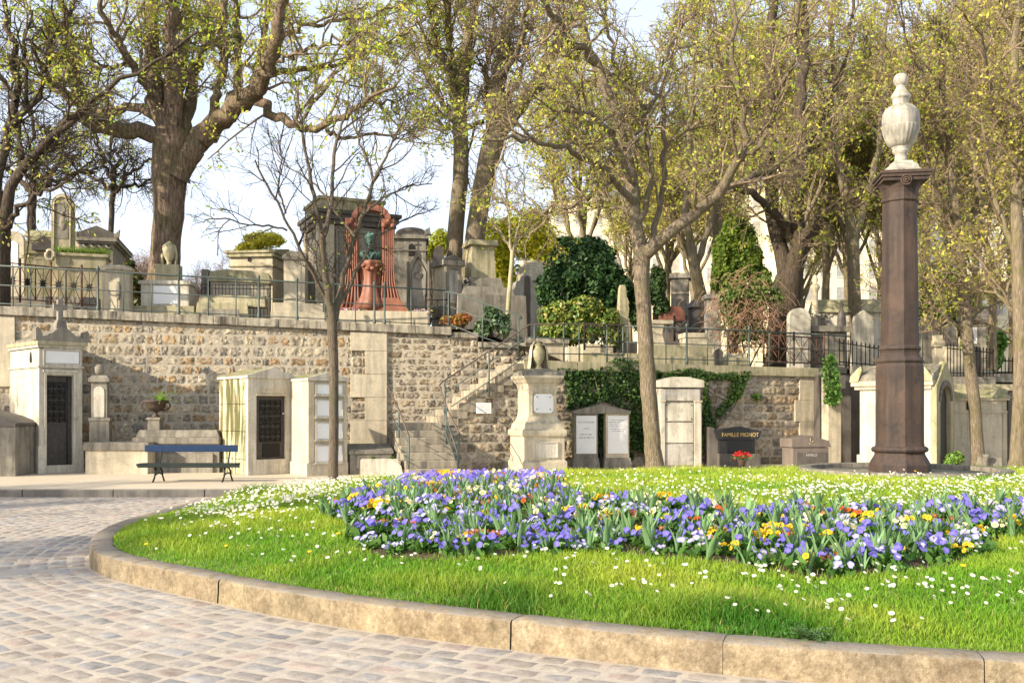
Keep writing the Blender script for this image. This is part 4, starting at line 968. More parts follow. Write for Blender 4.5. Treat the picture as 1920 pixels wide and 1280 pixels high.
P_, q_, c_ = blades(Pn[:, 0], Pn[:, 1], Pn[:, 2] - .02, rng.uniform(.08, .30, n), .014, np.array([(.20, .30, .06)]) * rng.uniform(.6, 1.4, (n, 1)), .5); np_obj('grass', P_, q_, M['grass'], T.root, col=c_)
T = U('stone_pier', 'rounded pale stone pier with a worn relief, right of the star pattern fence', 'pier', 213, 26, 6)
T.add('block', 'lime', lambda m: (m.lathe([(30, 640), (29, 590), (27, 575), (27, 515), (29, 507)], 213, 26, 8, R(22.5), False)) and None, .012)
T.add('cap', 'lime', lambda m: m.lathe([(28, 507), (31, 505), (31, 500), (26, 496)], 213, 26, 8, R(22.5), False), .008); T.add('relief', 'grey', lambda m: m.ball(222, 545, -1, 5, 18, 2), 0)
T = U('urn_tomb', 'pale tomb with a small draped urn on a block, below the big chestnut trunk', 'tomb', 309, 26.8, 4)
T.add('steps', 'limey', lambda m: (m.box(243, 378, 588, 612, -18, 60), m.box(250, 366, 574, 588, -8, 52)) and None, .012)
T.add('body', 'limew', lambda m: (m.box(264, 354, 532, 576, 0, 44), m.box(260, 358, 526, 533, -4, 48)) and None, .01); T.add('panel', 'plaque', lambda m: m.box(288, 336, 536, 570, -1.5, 2))
T.add('pedestal', 'limey', lambda m: (m.box(288, 332, 494, 527, 8, 38), m.box(298, 330, 498, 516, 6.5, 9)) and None)
T.add('urn', 'limey', lambda m: (m.lathe([(7, 495), (4, 490), (5, 486), (10, 478), (12, 466), (11, 458), (6, 452), (1, 450)], 311, 22, 16), m.tube([(298, 494, 22), (297, 475, 22), (300, 458, 22), (311, 450, 22), (322, 458, 22), (325, 475, 22), (324, 494, 22)], 2.6, 6)) and None, 0)
T = U('tomb', 'low sarcophagus tomb with a mossy ridged lid, behind a small black iron fence', 'tomb', 445, 28.2, 6)
T.add('lid', 'limey', lambda m: m.prism([(391, 520), (394, 509), (425, 505), (470, 507), (503, 511), (506, 523), (506, 530), (391, 528)], 0, 40), .012); T.add('body', 'lime', lambda m: m.box(394, 503, 528, 640, 4, 36)); T.add('end_slab', 'grey', lambda m: (m.box(376, 391, 505, 640, 2, 30, 1, 1)) and None)
T = U('grave_fence', 'small black iron fence in front of the ridged sarcophagus', 'fence', 435, 27.3, 6)
T.add('rail', 'iron', lambda m: [m.tube([(378, v, 0), (508, v, 0)], .9, 4) for v in (534, 541, 555)] and None, 0)
T.add('bar', 'iron', lambda m: [m.tube([(378 + i * 6.5, 532, 0), (378 + i * 6.5, 600, 0)], .7, 4) for i in range(21)] and None, 0)
T = U('grave_slab', 'low worn grave slab edged with bare soil, between the urn tomb and the ridged sarcophagus', 'grave', 430, 26.9, 6)
T.add('slab', 'limey', lambda m: (m.box(371, 498, 553, 575, 0, 30, 2, 3), m.box(366, 470, 568, 612, -10, 0, 5, 3)) and None, .02); T.add('dark_slab', 'grey', lambda m: m.box(380, 455, 581, 612, -22, -11, 4, 5), .02)
T = U('burial_chapel', 'pale low pitched chapel with a round rosette vent, left of the tall grey chapel', 'chapel', 470, 30, -6)
T.add('body', 'lime', lambda m: m.box(431, 511, 482, 660, 0, 130)); T.add('cornice', 'limey', lambda m: (m.box(427, 516, 475, 482, -6, 138), m.box(424, 519, 470, 475, -9, 142), m.box(429, 513, 497, 500, -3, 132)) and None, .008)
T.add('roof', 'limey', lambda m: side_prism(m, [(-10, 470), (66, 457), (144, 470)], 425, 519)); T.add('rosette', 'iron', lambda m: [m.ball(468 + 2.6 * math.cos(a), 487 + 2.6 * math.sin(a), -.6, 1.6, n=5) for a in np.linspace(0, 5.03, 5)] and None, 0)
T = U('gravestone', 'pale block gravestone with a slanted cap, against the tall grey chapel', 'gravestone', 555, 28.2, 6)
T.add('block', 'lime', lambda m: (m.box(532, 572, 486, 640, 0, 30), m.box(536, 564, 498, 560, -1.5, 1)) and None); T.add('cap', 'grey', lambda m: m.prism([(529, 487), (529, 480), (545, 470), (575, 474), (575, 487)], -4, 34))
T = U('grave_trough', 'small pale grave trough with dry plants, just behind the coping near the slim tree', 'grave', 562, 26.6, 12)
T.add('trough', 'lime', lambda m: (m.box(512, 606, 568, 610, 0, 30), m.box(508, 612, 585, 612, -8, 2)) and None, .012)
frond(T, 592, 572, 8, 22, 22, 4, [(.05, .08, .04), (.08, .10, .05)], 'withered_plant', 'ever'); 
T = U('burial_chapel', 'tall grey chapel with a heavy cornice, rising behind the red monument', 'chapel', 602, 30, 25)
T.add('body', 'grey', lambda m: m.box(603, 742, 420, 660, 0, 128)); T.add('pilaster', 'lime', lambda m: (m.box(600, 626, 418, 660, -4, 8)) and None); T.add('pilaster', 'grey', lambda m: m.box(722, 744, 418, 660, -4, 8))
T.add('corner_pier', 'lime', lambda m: (m.box(597, 604, 418, 660, 0, 20), m.box(597, 604, 418, 660, 108, 130)) and None)
T.add('cornice', 'dgrey', lambda m: (m.box(597, 746, 410, 419, -7, 134), m.box(593, 750, 400, 410, -12, 140), m.box(589, 754, 393, 400, -17, 145)) and None, .012)
T.add('attic', 'limey', lambda m: (m.box(600, 722, 370, 394, -2, 120), m.box(596, 726, 367, 373, -6, 124)) and None); T.add('panel', 'grey', lambda m: front_frame(m, 630, 718, 428, 600, 4, -3, 2))

# red monument with bronze bust
T = U('red_monument', 'red porphyry monument of two fluted pillars and an arch around a green bronze bust', 'monument', 698, 27.0, 6)
def flare(sg):
    c = 694
    return [(c + sg * x, v) for x, v in [(22, 418), (46, 418), (45, 430), (43.5, 470), (44, 505), (47, 528), (52, 548), (59, 566), (66, 579), (44, 579), (30, 560), (25, 535), (22, 500)]]
T.add('pillar', 'red', lambda m: m.prism(flare(-1), 4, 24), .01); T.add('pillar', 'red', lambda m: m.prism(flare(1), 4, 24), .01)
T.add('back_slab', 'red', lambda m: m.box(670, 718, 494, 579, 14, 23), 0)
def f(m):
    for sg in (-1, 1):
        for i in range(6):
            x = 25 + i * 3.7; fl = (i - 2.0) * 2.4
            m.tube([(694 + sg * x, 424, 3.4), (694 + sg * x, 500, 3.4), (694 + sg * (x + fl * .35), 530, 2), (694 + sg * (x + fl * 1.0 + 2), 556, 0), (694 + sg * (x + fl * 1.7 + 4), 577, -3)], [1.3, 1.3, 1.5, 1.9, 2.3], 6)
        for i in range(4):
            x = 8 + i * 4; m.tube([(694 + sg * x, 505, 10), (694 + sg * (x * .8), 535, 6), (694 + sg * (x * 1.1), 560, 2), (694 + sg * (x * 1.8), 578, -2)], [1.4, 1.6, 1.8, 2], 6)
T.add('fluting', 'red', f, 0)
for sg in (-1, 1): T.add('capital', 'red', lambda m: (m.box(694 + sg * 34 - 13, 694 + sg * 34 + 13, 409, 420, 0, 26), [m.ball(694 + sg * (34 + q), 414 + abs(q), 0, 5) for q in (-8, 0, 9)]) and None)
def f(m):
    n = 16; o_ = [(696 + 37 * math.cos(a), 410 - 27 * math.sin(a)) for a in np.linspace(0, math.pi, n)]; i_ = [(696 + 27 * math.cos(a), 410 - 16 * math.sin(a)) for a in np.linspace(math.pi, 0, n)]
    m.prism(o_ + i_, -3, 26)
T.add('arch', 'red', f, .012)
T.add('pedestal', 'red', lambda m: m.lathe([(32, 579), (24, 562), (17, 542), (14, 520), (15, 505), (20, 496), (22, 491), (19, 488)], 694, 12, 32, 0, True, 8, .08), 0)
T.add('carved_leaves', 'red', lambda m: [m.ball(694 + 20 * math.cos(a), 500 + 5 * math.sin(3 * a), 12 + 18 * math.sin(a), 5, 4, 4, 7) for a in np.linspace(math.pi, 2 * math.pi, 8)] and None, 0)
T.add('base', 'red', lambda m: (m.box(660, 762, 558, 578, -8, 30, 14, 5), m.box(636, 766, 578, 590, -14, 34, 1, 1)) and None, .008)
def bust(m):
    c = 694
    m.ball(c, 452, 6, 9.5, 11.5, 10, 12); m.ball(c, 444, 7, 12, 9, 12, 12); m.ball(c, 464, 4, 5.5, 6, 5.5)      # skull, hair, beard chin
    m.ball(c, 454.5, -3.2, 1.7, 3.4, 2.4); m.ball(c - 3.6, 452, -1.8, 2, 1.3, 1.6); m.ball(c + 3.6, 452, -1.8, 2, 1.3, 1.6); m.ball(c, 449.5, -1.6, 7, 1.6, 2.5)
    for k_ in range(16): m.ball(c + 9.5 * math.cos(k_ * 1.7) * (1 - k_ / 40), 441 + 4.5 * math.sin(k_ * 2.3), 5 + 6 * math.sin(k_ * 1.7), 2.6, n=6)
    for k_ in range(9): m.ball(c + 4.5 * math.cos(k_ * 2.1), 463 + 3 * math.sin(k_ * 1.3), -1.5 + k_ % 3, 2.2, n=6)
    m.ball(c, 459.5, -2, 4.2, 1.7, 2.5); m.ball(c - 8.4, 454, 6, 1.6, 3, 2.4); m.ball(c + 8.4, 454, 6, 1.6, 3, 2.4); m.ball(c - 7, 446, 2, 4, 4.5, 5); m.ball(c + 7, 446, 2, 4, 4.5, 5)
    m.ball(c, 469, 9, 6.5, 9, 6.5); m.ball(c, 480, 10, 21, 9, 10, 12); m.ball(c - 13, 477, 9, 9, 8, 8); m.ball(c + 13, 477, 9, 9, 8, 8); m.ball(c, 488, 10, 17, 7, 9)
    m.tube([(c - 9, 468, 2), (c - 6, 477, -1), (c, 487, -1.5)], 1.8, 6); m.tube([(c + 9, 468, 2), (c + 6, 477, -1), (c, 487, -1.5)], 1.8, 6); m.tube([(c - 14, 471, 1), (c - 12, 482, -1), (c - 8, 491, 0)], 1.6, 6)
o = T.add('bust', 'bronze', bust, 0); md = o.modifiers.new('remesh', 'REMESH'); md.mode = 'VOXEL'; md.voxel_size = .011; md.use_smooth_shade = True; md2 = o.modifiers.new('smooth', 'SMOOTH'); md2.iterations = 2
T = U('flower_slab', 'long pale slab in front of the red monument, strewn with purple and white flowers', 'grave', 715, 26.7, 8)
T.add('slab', 'lime', lambda m: (m.box(633, 806, 583, 614, -4, 30)) and None, .012)
leaves('flowers', T.root, np.array([T.mb().p(random.choice([random.gauss(650, 14), random.gauss(790, 8), random.gauss(672, 10)]), 581 + random.gauss(0, 1.6), random.uniform(2, 26)) for _ in range(260)]), .05, [(.40, .10, .45), (.75, .73, .78), (.55, .2, .5), (.10, .18, .05), (.7, .6, .15)], 'petal')
T = U('burial_chapel', 'small grey chapel with a curved pediment and arched opening, right of the red monument', 'chapel', 772, 30, 4)
T.add('body', 'grey', lambda m: m.box(738, 799, 447, 660, 0, 70)); T.add('cornice', 'grey', lambda m: (m.box(735, 803, 440, 448, -6, 76)) and None)
T.add('pediment', 'dgrey', lambda m: m.prism([(735, 440)] + [(772 + 30 * math.cos(a), 440 - 13 * math.sin(a) ** 1.0) for a in np.linspace(math.pi, 0, 12)] + [(803, 440)], -6, 76)); T.add('corner_ornament', 'grey', lambda m: (m.prism([(796, 441), (797, 432), (806, 427), (808, 441)], -8, 4)) and None)
T.add('arched_window', 'iron', lambda m: m.prism(arch(766, 778, 457, 480), -1, 3), 0); T.add('string_course', 'grey', lambda m: m.box(736, 801, 468, 471, -2, 60))
T = U('gravestone', 'grey gothic gravestone with a pointed gable and cross, right of the red monument', 'gravestone', 784, 27.6, 2)
T.add('slab', 'grey', lambda m: m.prism([(764, 640), (764, 500), (774, 486), (784, 465), (794, 486), (804, 500), (804, 640)], 0, 12)); T.add('tracery', 'grey', lambda m: (m.tube([(770, 555, -1), (770, 510, -1), (784, 482, -1), (798, 510, -1), (798, 555, -1)], 1.5, 5), m.tube([(784 + 7 * math.cos(a), 516 + 7 * math.sin(a), -1) for a in np.linspace(0, 6.28, 12)], 1.2, 5)) and None, 0)
T.add('side_pinnacle', 'grey', lambda m: (m.box(762, 767, 490, 640, -2, 10, 1, 1), m.box(801, 806, 490, 640, -2, 10, 1, 1)) and None); T.add('cross', 'grey', lambda m: (m.box(782.5, 785.5, 452, 468, 3, 7), m.box(778, 790, 457, 460, 3.3, 6.7)) and None)
T = U('gravestone', 'dark grey shouldered gravestone peeking behind the framed panel tomb', 'gravestone', 823, 30)
T.add('slab', 'dgrey', lambda m: m.prism([(812, 640), (812, 472), (818, 462), (826, 459), (832, 468), (832, 640)], 0, 10))
T = U('tomb', 'square grey tomb pillar with a framed pink tinted panel and low pediment', 'tomb', 832, 28, 30)
T.add('body', 'lime', lambda m: m.box(834, 866, 497, 600, 0, 46)); T.add('frame', 'grey', lambda m: front_frame(m, 836, 864, 500, 570, 4, -2, 2)); T.add('panel', 'marble', lambda m: m.box(841, 860, 505, 563, -.6, 1.5))
T.add('cap', 'grey', lambda m: (m.box(829, 871, 487, 497, -5, 52)) and None); T.add('pediment', 'dgrey', lambda m: m.prism([(829, 487), (850, 476), (871, 487)], -5, 52)); T.add('base', 'grey', lambda m: (m.box(829, 872, 572, 650, -6, 52, 3, 3)) and None)
T = U('monument', 'mossy square monument stump on a stepped pyramid base, beneath the twin trunks', 'monument', 905, 28.6, 18)
T.add('shaft', 'limey', lambda m: (m.box(884, 932, 458, 522, 4, 52, 3, 3)) and None, .015); T.add('cap', 'limey', lambda m: (m.box(880, 936, 449, 459, 0, 56, 2, 2)) and None, .015)
T.add('stepped_base', 'grey', lambda m: (m.box(876, 945, 520, 540, -4, 62, 4, 4), m.box(862, 962, 538, 556, -14, 72, 5, 5), m.box(850, 985, 554, 660, -24, 80, 4, 4)) and None, .015)
T.add('scroll', 'grey', lambda m: m.tube([(872 + 8 * math.cos(a) * (1 - a * .08), 530 + 8 * math.sin(a) * (1 - a * .08), -6) for a in np.linspace(0, 7, 14)], 2.4, 6), 0)
T = U('burial_chapel', 'small chapel with a steep beige stone roof and arched doorway, left of the dark evergreen', 'chapel', 992, 32, 20, z=4.0)
T.add('body', 'limew', lambda m: m.box(980, 1052, 524, 660, 0, 60)); T.add('gable', 'limew', lambda m: m.prism(arch(976, 996, 514, 660), -6, 4)); T.add('door', 'brownst', lambda m: m.prism(arch(981, 992, 518, 660), -7.5, -5), 0)
def f(m): side_prism(m, [(-6, 526), (24, 484), (34, 484), (66, 526)], 988, 1060)
T.add('roof', 'lime', f)
ZR = 2.92
T = U('obelisk', 'narrow pale stone obelisk standing beside the dark evergreen', 'obelisk', 1171, 27.6, 15, z=ZR)
T.add('shaft', 'limey', lambda m: m.lathe([(16, 700), (15, 632), (8.5, 540), (6, 533)], 1171, 12, 4, R(45), False)); T.add('base', 'grey', lambda m: m.box(1152, 1192, 640, 720, -8, 34))
T = U('grave', 'pale stone grave kerb with dry shrubs under the dark evergreen', 'grave', 1140, 26.6, 12, z=ZR)
T.add('kerb_block', 'lime', lambda m: (m.box(1092, 1150, 645, 700, 0, 40), m.box(1068, 1096, 650, 690, 6, 30)) and None, .015); T.add('front_slab', 'limey', lambda m: m.box(1090, 1200, 662, 700, -10, 2, 0, 2), .015)
T = U('monument', 'tall plain grey square monument with a flat cap, right of the big tree trunk', 'monument', 1262, 31, -12, z=3.1)
T.add('shaft', 'grey', lambda m: (m.box(1258, 1291, 522, 700, 0, 36)) and None, .01); T.add('cap', 'grey', lambda m: (m.box(1254, 1295, 512, 522, -4, 40, 2, 2)) and None); T.add('joint_band', 'lime', lambda m: (m.box(1257.4, 1291.6, 548, 551, -.6, 36.6), m.box(1256, 1292, 600, 612, -2, 38)) and None)
T = U('sarcophagus', 'reddish brown granite sarcophagus with chains, right of the big tree trunk', 'tomb', 1258, 28.4, 10, z=ZR)
T.add('lid', 'red', lambda m: m.prism([(1236, 602), (1236, 586), (1248, 574), (1276, 574), (1284, 584), (1284, 602)], 0, 40)); T.add('body', 'brownst', lambda m: m.box(1239, 1281, 602, 650, 3, 37))
T.add('chain', 'iron', lambda m: m.tube([(1240, 604, -8), (1250, 612, -8), (1262, 604, -8), (1274, 614, -8), (1284, 604, -8)], 1.3, 5), 0); T.add('chain_post', 'iron', lambda m: (m.tube([(1262, 640, -8), (1262, 592, -8)], 2, 6), m.tube([(1284, 640, -8), (1284, 592, -8)], 2, 6)) and None, 0)
T = U('tomb', 'dark stone tomb shaped like a small gabled house, beside the grey square monument', 'tomb', 1306, 29, 10, z=ZR)
T.add('body', 'dgrey', lambda m: m.box(1299, 1313, 575, 640, 0, 24)); T.add('roof', 'dgrey', lambda m: m.prism([(1295, 576), (1306, 560), (1318, 570), (1318, 576)], -4, 28)); T.add('base', 'dgrey', lambda m: m.box(1294, 1320, 618, 680, -6, 30))
T = U('grave_pedestal', 'small pale stone pedestal block with a moulded top, on the lower terrace', 'grave', 1306, 27, 8, z=ZR)
T.add('block', 'lime', lambda m: m.box(1287, 1325, 632, 700, 0, 34, -2, -2)); T.add('slab', 'lime', lambda m: m.box(1283, 1329, 624, 633, -4, 38))
T = U('grave_pedestal', 'sloping pale stone block with scroll sides, just right of the big tree trunk', 'grave', 1240, 27.2, 8, z=ZR)
T.add('block', 'lime', lambda m: m.prism([(1224, 700), (1224, 604), (1246, 604), (1242, 625), (1248, 650), (1250, 700)], 0, 30)); T.add('slab', 'lime', lambda m: m.box(1222, 1262, 600, 607, -3, 34))
T = U('grave_border', 'long low pale stone border along the edge of the lower terrace', 'grave', 1290, 26.3, 16, z=2.75)
T.add('upper_course', 'limey', lambda m: m.box(1228, 1342, 646, 672, 12, 30), .015); T.add('lower_course', 'limey', lambda m: m.box(1228, 1410, 668, 690, 6, 30), .015)
T = U('grave_marker', 'small dark pointed grave marker on the lower terrace border', 'gravestone', 1348, 26.6, 6, z=2.8)
T.add('marker', 'dgrey', lambda m: m.prism([(1339, 700), (1339, 660), (1342, 656), (1348, 653), (1354, 657), (1356, 661), (1356, 700)], 0, 5), .004)
T = U('grave_trough', 'square pale stone grave trough holding a dry brown plant', 'grave', 1378, 26.9, 6, z=2.85)
T.add('trough', 'lime', lambda m: m.box(1357, 1399, 662, 700, 0, 34), .012); frond(T, 1392, 662, 14, 24, 34, 2.5, [(.45, .28, .14), (.35, .22, .12)], 'dry_plant')
T = U('tomb', 'bright pale tomb top with a flat moulded cap, left of the brown creeper', 'tomb', 1336, 33, 0, z=3.1)
T.add('body', 'limew', lambda m: m.box(1326, 1352, 560, 700, 0, 30)); T.add('cap', 'limew', lambda m: m.box(1322, 1356, 552, 560, -4, 34))
T = U('gravestone', 'sunlit round topped plain gravestone behind the ironwork near the brown creeper', 'gravestone', 1500, 28.2, 10, z=2.8)
T.add('slab', 'limew', lambda m: m.prism(arch(1480, 1520, 577, 720), 0, 12), .01)
T = U('tomb', 'grey blocky tomb with a heavy flat cap, behind the cross braced railing', 'tomb', 1556, 28.6, 4, z=2.8)
T.add('body', 'grey', lambda m: (m.box(1526, 1584, 622, 720, 0, 60), m.box(1545, 1552, 622, 720, -2, 2)) and None); T.add('cap', 'grey', lambda m: (m.box(1520, 1591, 611, 622, -6, 66)) and None, .01)
T = U('grave_column', 'pale stone column with a carved finial and a wreath covered slab', 'column', 1530, 30, 0, z=2.9)
T.add('shaft', 'lime', lambda m: m.lathe([(8, 700), (7, 600), (5.5, 560), (6, 545), (9, 540), (9, 536), (4, 530), (6, 524), (3, 516), (.5, 514)], 1530, 6, 14)); T.add('wreath', 'grey', lambda m: [m.ball(1524 + i * 4.5, 592 + math.sin(i * 2) * 2, 2 + 3 * math.cos(i), 4, n=6) for i in range(9)] and None, 0); T.add('plinth', 'grey', lambda m: m.box(1526, 1556, 596, 700, 0, 20))
T = U('burial_chapel', 'long low chapel with a mossy flat roof, behind the white gravestone left of the column', 'chapel', 1590, 33, -4, z=3)
T.add('body', 'limew', lambda m: m.box(1535, 1652, 585, 720, 0, 60)); T.add('roof', 'limey', lambda m: m.box(1528, 1658, 560, 586, -8, 66, 4, 20), .01)
T = U('gravestone', 'bright white gravestone with a pointed round top, just left of the brown column', 'gravestone', 1620, 27.6, 6, z=2.8)
T.add('slab', 'limew', lambda m: m.prism([(1598, 720), (1602, 640), (1602, 605), (1606, 592), (1614, 586), (1620, 581), (1626, 586), (1634, 592), (1639, 605), (1639, 640), (1641, 720)], 0, 13), .012)
T = U('veiled_statue', 'dark grey draped statue figure on the terrace, left of the bright white gravestone', 'statue', 1580, 29, 0, z=2.9)
T.add('figure', 'dgrey', lambda m: m.lathe([(10, 700), (9, 625), (8, 612), (7.5, 596), (6.5, 588), (3.5, 580), (2.2, 577), (3.3, 573), (3.5, 568), (2.5, 564), (.5, 562)], 1580, 6, 16, 0, True, 6, .09), 0)
for (nm, lb, u0, u1, vt, Y) in (('gravestone', 'grey lichen spotted round gravestone just right of the brown column', 1727, 1761, 592, 29), ('gravestone', 'round gravestone with a pale rim, second to the right of the brown column', 1765, 1795, 607, 28.4)):
    T = U(nm, lb, 'gravestone', (u0 + u1) / 2, Y, 4, z=2.8); T.add('slab', 'grey', lambda m: m.prism(arch(u0, u1, vt, 720), 0, 10), .01); T.add('rim', 'limey', lambda m: m.tube([(u0 + 1, 690, -.5)] + [((u0 + u1) / 2 + (u1 - u0 - 2) / 2 * math.cos(a), vt + (u1 - u0) / 2 - (u1 - u0 - 2) / 2 * math.sin(a), -.5) for a in np.linspace(math.pi, 0, 12)] + [(u1 - 1, 690, -.5)], 1.1, 5), 0)
T = U('stone_pillar', 'small pale stacked stone pillar between the two round gravestones right of the column', 'pillar', 1761, 27.6, 4, z=2.7)
T.add('shaft', 'lime', lambda m: m.box(1754, 1768, 650, 720, 0, 14)); T.add('head', 'lime', lambda m: (m.box(1751, 1771, 638, 650, -3, 17), m.box(1754, 1768, 628, 638, 0, 14)) and None)
T = U('grave_slab', 'tall plain pale slab behind the black iron bars, right of the column', 'gravestone', 1790, 27.0, 10, z=2.7)
T.add('slab', 'lime', lambda m: m.box(1776, 1806, 649, 720, 0, 14))
T = U('burial_chapel', 'narrow grey chapel with a slate coloured gable, behind the spiked iron fence', 'chapel', 1800, 29.5, -38, z=2.8)
T.add('body', 'grey', lambda m: m.box(1800, 1850, 603, 720, 0, 60)); T.add('roof', 'dgrey', lambda m: side_prism(m, [(-6, 603), (28, 574), (34, 574), (66, 603)], 1794, 1856)); T.add('cornice', 'dgrey', lambda m: (m.box(1797, 1853, 600, 608, -4, 64)) and None); T.add('window', 'plaque', lambda m: m.box(1822, 1832, 615, 645, -1, 1))
T = U('wall_plinth', 'dark mossy stone plinth under the spiked fence at the right', 'wall', 1840, 25.9, 6, z=2.3)
T.add('plinth', 'grey', lambda m: (m.box(1774, 1868, 706, 722, 0, 40), m.box(1866, 1960, 700, 716, 10, 50)) and None, .015); T.add('mossy_ledge', 'limey', lambda m: m.box(1775, 1960, 720, 732, -6, 44), .02)

# ================================================================== fences and railings
def railing(T, line, hts, post_us, mat_r='rail', rr=.017, rail_mat=None):
    """line: list of world base points; posts along it"""
    root = T; L = [0]
    for a, b_ in zip(line, line[1:]): L.append(L[-1] + (b_ - a).length)
    def at(s):
        for i in range(len(L) - 1):
            if s <= L[i + 1] or i == len(L) - 2:
                f_ = (s - L[i]) / max(1e-6, L[i + 1] - L[i]); return line[i].lerp(line[i + 1], f_)
    for j, h in enumerate(hts):
        m = MB(None); m.tube([p_ + Vector((0, 0, h)) for p_ in line], rr * (1.25 if j == 0 else .8), 6, True, True); m.V = [tuple(Vector(v) - root.location) for v in m.V]; m.build('rail', (rail_mat or mat_r) if j == 0 else mat_r, root, 0)
    for s, tk in post_us:
        q = at(s); m = MB(None)
        if tk:
            m.tube([q + Vector((0, 0, -.05)), q + Vector((0, 0, .12)), q + Vector((0, 0, .14)), q + Vector((0, 0, hts[0] + .03)), q + Vector((0, 0, hts[0] + .05)), q + Vector((0, 0, hts[0] + .10)), q + Vector((0, 0, hts[0] + .15))], [.045, .045, .03, .026, .042, .036, .004], 8, True, True)
        else: m.tube([q + Vector((0, 0, -.02)), q + Vector((0, 0, hts[0]))], .015, 6, True, True)
        m.V = [tuple(Vector(v) - root.location) for v in m.V]; m.build('post', mat_r, root, 0)
def s_of(u, off=0.0): return (onwall(wA, wd_, u) - W0r).length
W0r = onwall(wA, wd_, -40); nbk = Vector((-wd_.y, wd_.x, 0)) * .12
RT = empty('terrace_railing', (W0r.x, W0r.y, ztop(W0r))); tag(RT, 'grey green iron railing along the coping of the upper terrace, left of the stairs', 'railing')
ln_ = [onwall(wA, wd_, u) + nbk for u in (-40, 200, 450, 650, 836)]
for q in ln_: q.z = ztop(q)
railing(RT, ln_, (1.02, .54, .08), [(s_of(u), u in (182, 334, 485, 557, 703, 722)) for u in (-20, 22, 55, 120, 182, 230, 283, 334, 390, 442, 485, 557, 610, 667, 703, 722, 772, 834)])
# handrail that drops from the terrace to the flight head
def tubes_thing(name, label, cat, polys, mat='rail', pname='rail', r=.019, posts=(), pmat=None, gp=None):
    q0 = polys[0][0]; T = empty(name, q0); tag(T, label, cat, gp)
    for k, pl_ in enumerate(polys):
        m = MB(None); m.tube(pl_, r if k == 0 else r * .75, 6, True, True); m.V = [tuple(Vector(v) - q0) for v in m.V]; m.build('handrail' if k == 0 else pname, mat if k else (pmat or mat), T, 0)
    for a, b_ in posts:
        m = MB(None); m.tube([a, b_], .021, 6, True, True); m.V = [tuple(Vector(v) - q0) for v in m.V]; m.build('post', mat, T, 0)
    return T
yb = 26.1
tubes_thing('handrail', 'sloping handrail leading down from the terrace railing to the head of the stairs', 'handrail',
    [[pt(836, 547, 26.2), pt(852, 549, 26.1), pt(975, 592, 25.6), pt(979, 597, 25.6), pt(974, 598, 25.6)], [pt(838, 573, 26.2), pt(975, 622, 25.6)], [pt(838, 606, 26.2), pt(905, 632, 25.9), pt(972, 655, 25.6)]],
    posts=[(pt(841, 632, 26.15), pt(841, 548, 26.15)), (pt(905, 652, 25.9), pt(905, 568, 25.9)), (pt(972, 670, 25.6), pt(972, 592, 25.6))])
yf = 23.55
tubes_thing('handrail', 'rusty handrail climbing the upper flight, then running level along the lower terrace', 'handrail',
    [[pt(862, 816, 21.7), pt(861, 812, 21.7), pt(840, 770, 22.7), pt(825, 727, 23.2), pt(824, 722, 23.4), pt(829, 716, 23.6), pt(992, 609, 24.2), pt(1068, 607, 24.6), pt(1172, 609, 25.1)],
     [pt(834, 737, 23.6), pt(975, 640, 24.15), pt(992, 632, 24.2), pt(1172, 640, 25.1)], [pt(846, 762, 23.6), pt(980, 672, 24.15), pt(992, 662, 24.2), pt(1172, 665, 25.1)], [pt(832, 770, 22.9), pt(858, 850, 21.7)], [pt(832, 800, 22.9), pt(858, 876, 21.7)]],
    posts=[(pt(858, 892, 21.7), pt(861, 812, 21.7)), (pt(837, 832, 22.7), pt(837, 765, 22.7)), (pt(834, 800, 23.6), pt(834, 714, 23.6)), (pt(917, 745, 23.9), pt(917, 658, 23.9)), (pt(1002, 680, 24.25), pt(1002, 609, 24.25)), (pt(1057, 680, 24.55), pt(1057, 607, 24.55)), (pt(1086, 690, 24.7), pt(1086, 612, 24.7)), (pt(1138, 690, 25), pt(1138, 608, 25)), (pt(1168, 690, 25.1), pt(1168, 609, 25.1))], pmat='railr')
tubes_thing('handrail', 'rusty handrail on the left side of the lower flight of stairs', 'handrail',
    [[pt(766, 826, 21.5), pt(767, 818, 21.5), pt(748, 768, 22.6), pt(727, 724, 23.6)], [pt(766, 830, 21.5), pt(728, 770, 23.5)], [pt(764, 866, 21.5), pt(728, 800, 23.5)]],
    posts=[(pt(766, 890, 21.5), pt(767, 818, 21.5)), (pt(748, 842, 22.6), pt(748, 768, 22.6))], pmat='railr')
# railing on the lower terrace
def foff(u, z): 
    q = onwall(fA, fd, u) + fn * .1; q.z = z; return q
RT2 = empty('terrace_railing', foff(1172, 2.86)); tag(RT2, 'dark iron railing along the edge of the lower terrace, above the ivy', 'railing')
l2 = [foff(1172, 2.86), foff(1300, 2.85), foff(1525, 2.80)]
def s2(u): return (onwall(fA, fd, u) - onwall(fA, fd, 1172)).length
railing(RT2, l2, (.98, .55, .14), [(s2(u), u in (1291, 1408)) for u in (1180, 1213, 1252, 1291, 1330, 1367, 1408, 1446, 1485, 1524)], 'iron' if False else 'rail')
q0 = foff(1525, 2.80); q1 = Vector((10.6, 28.6, 2.8)); RT3 = empty('terrace_railing', q0); tag(RT3, 'short dark iron railing turning back beside the hanging ivy', 'railing'); 
railing(RT3, [q0, q1], (.98, .55, .14), [(x, False) for x in (.5, 1.0, 1.5)])
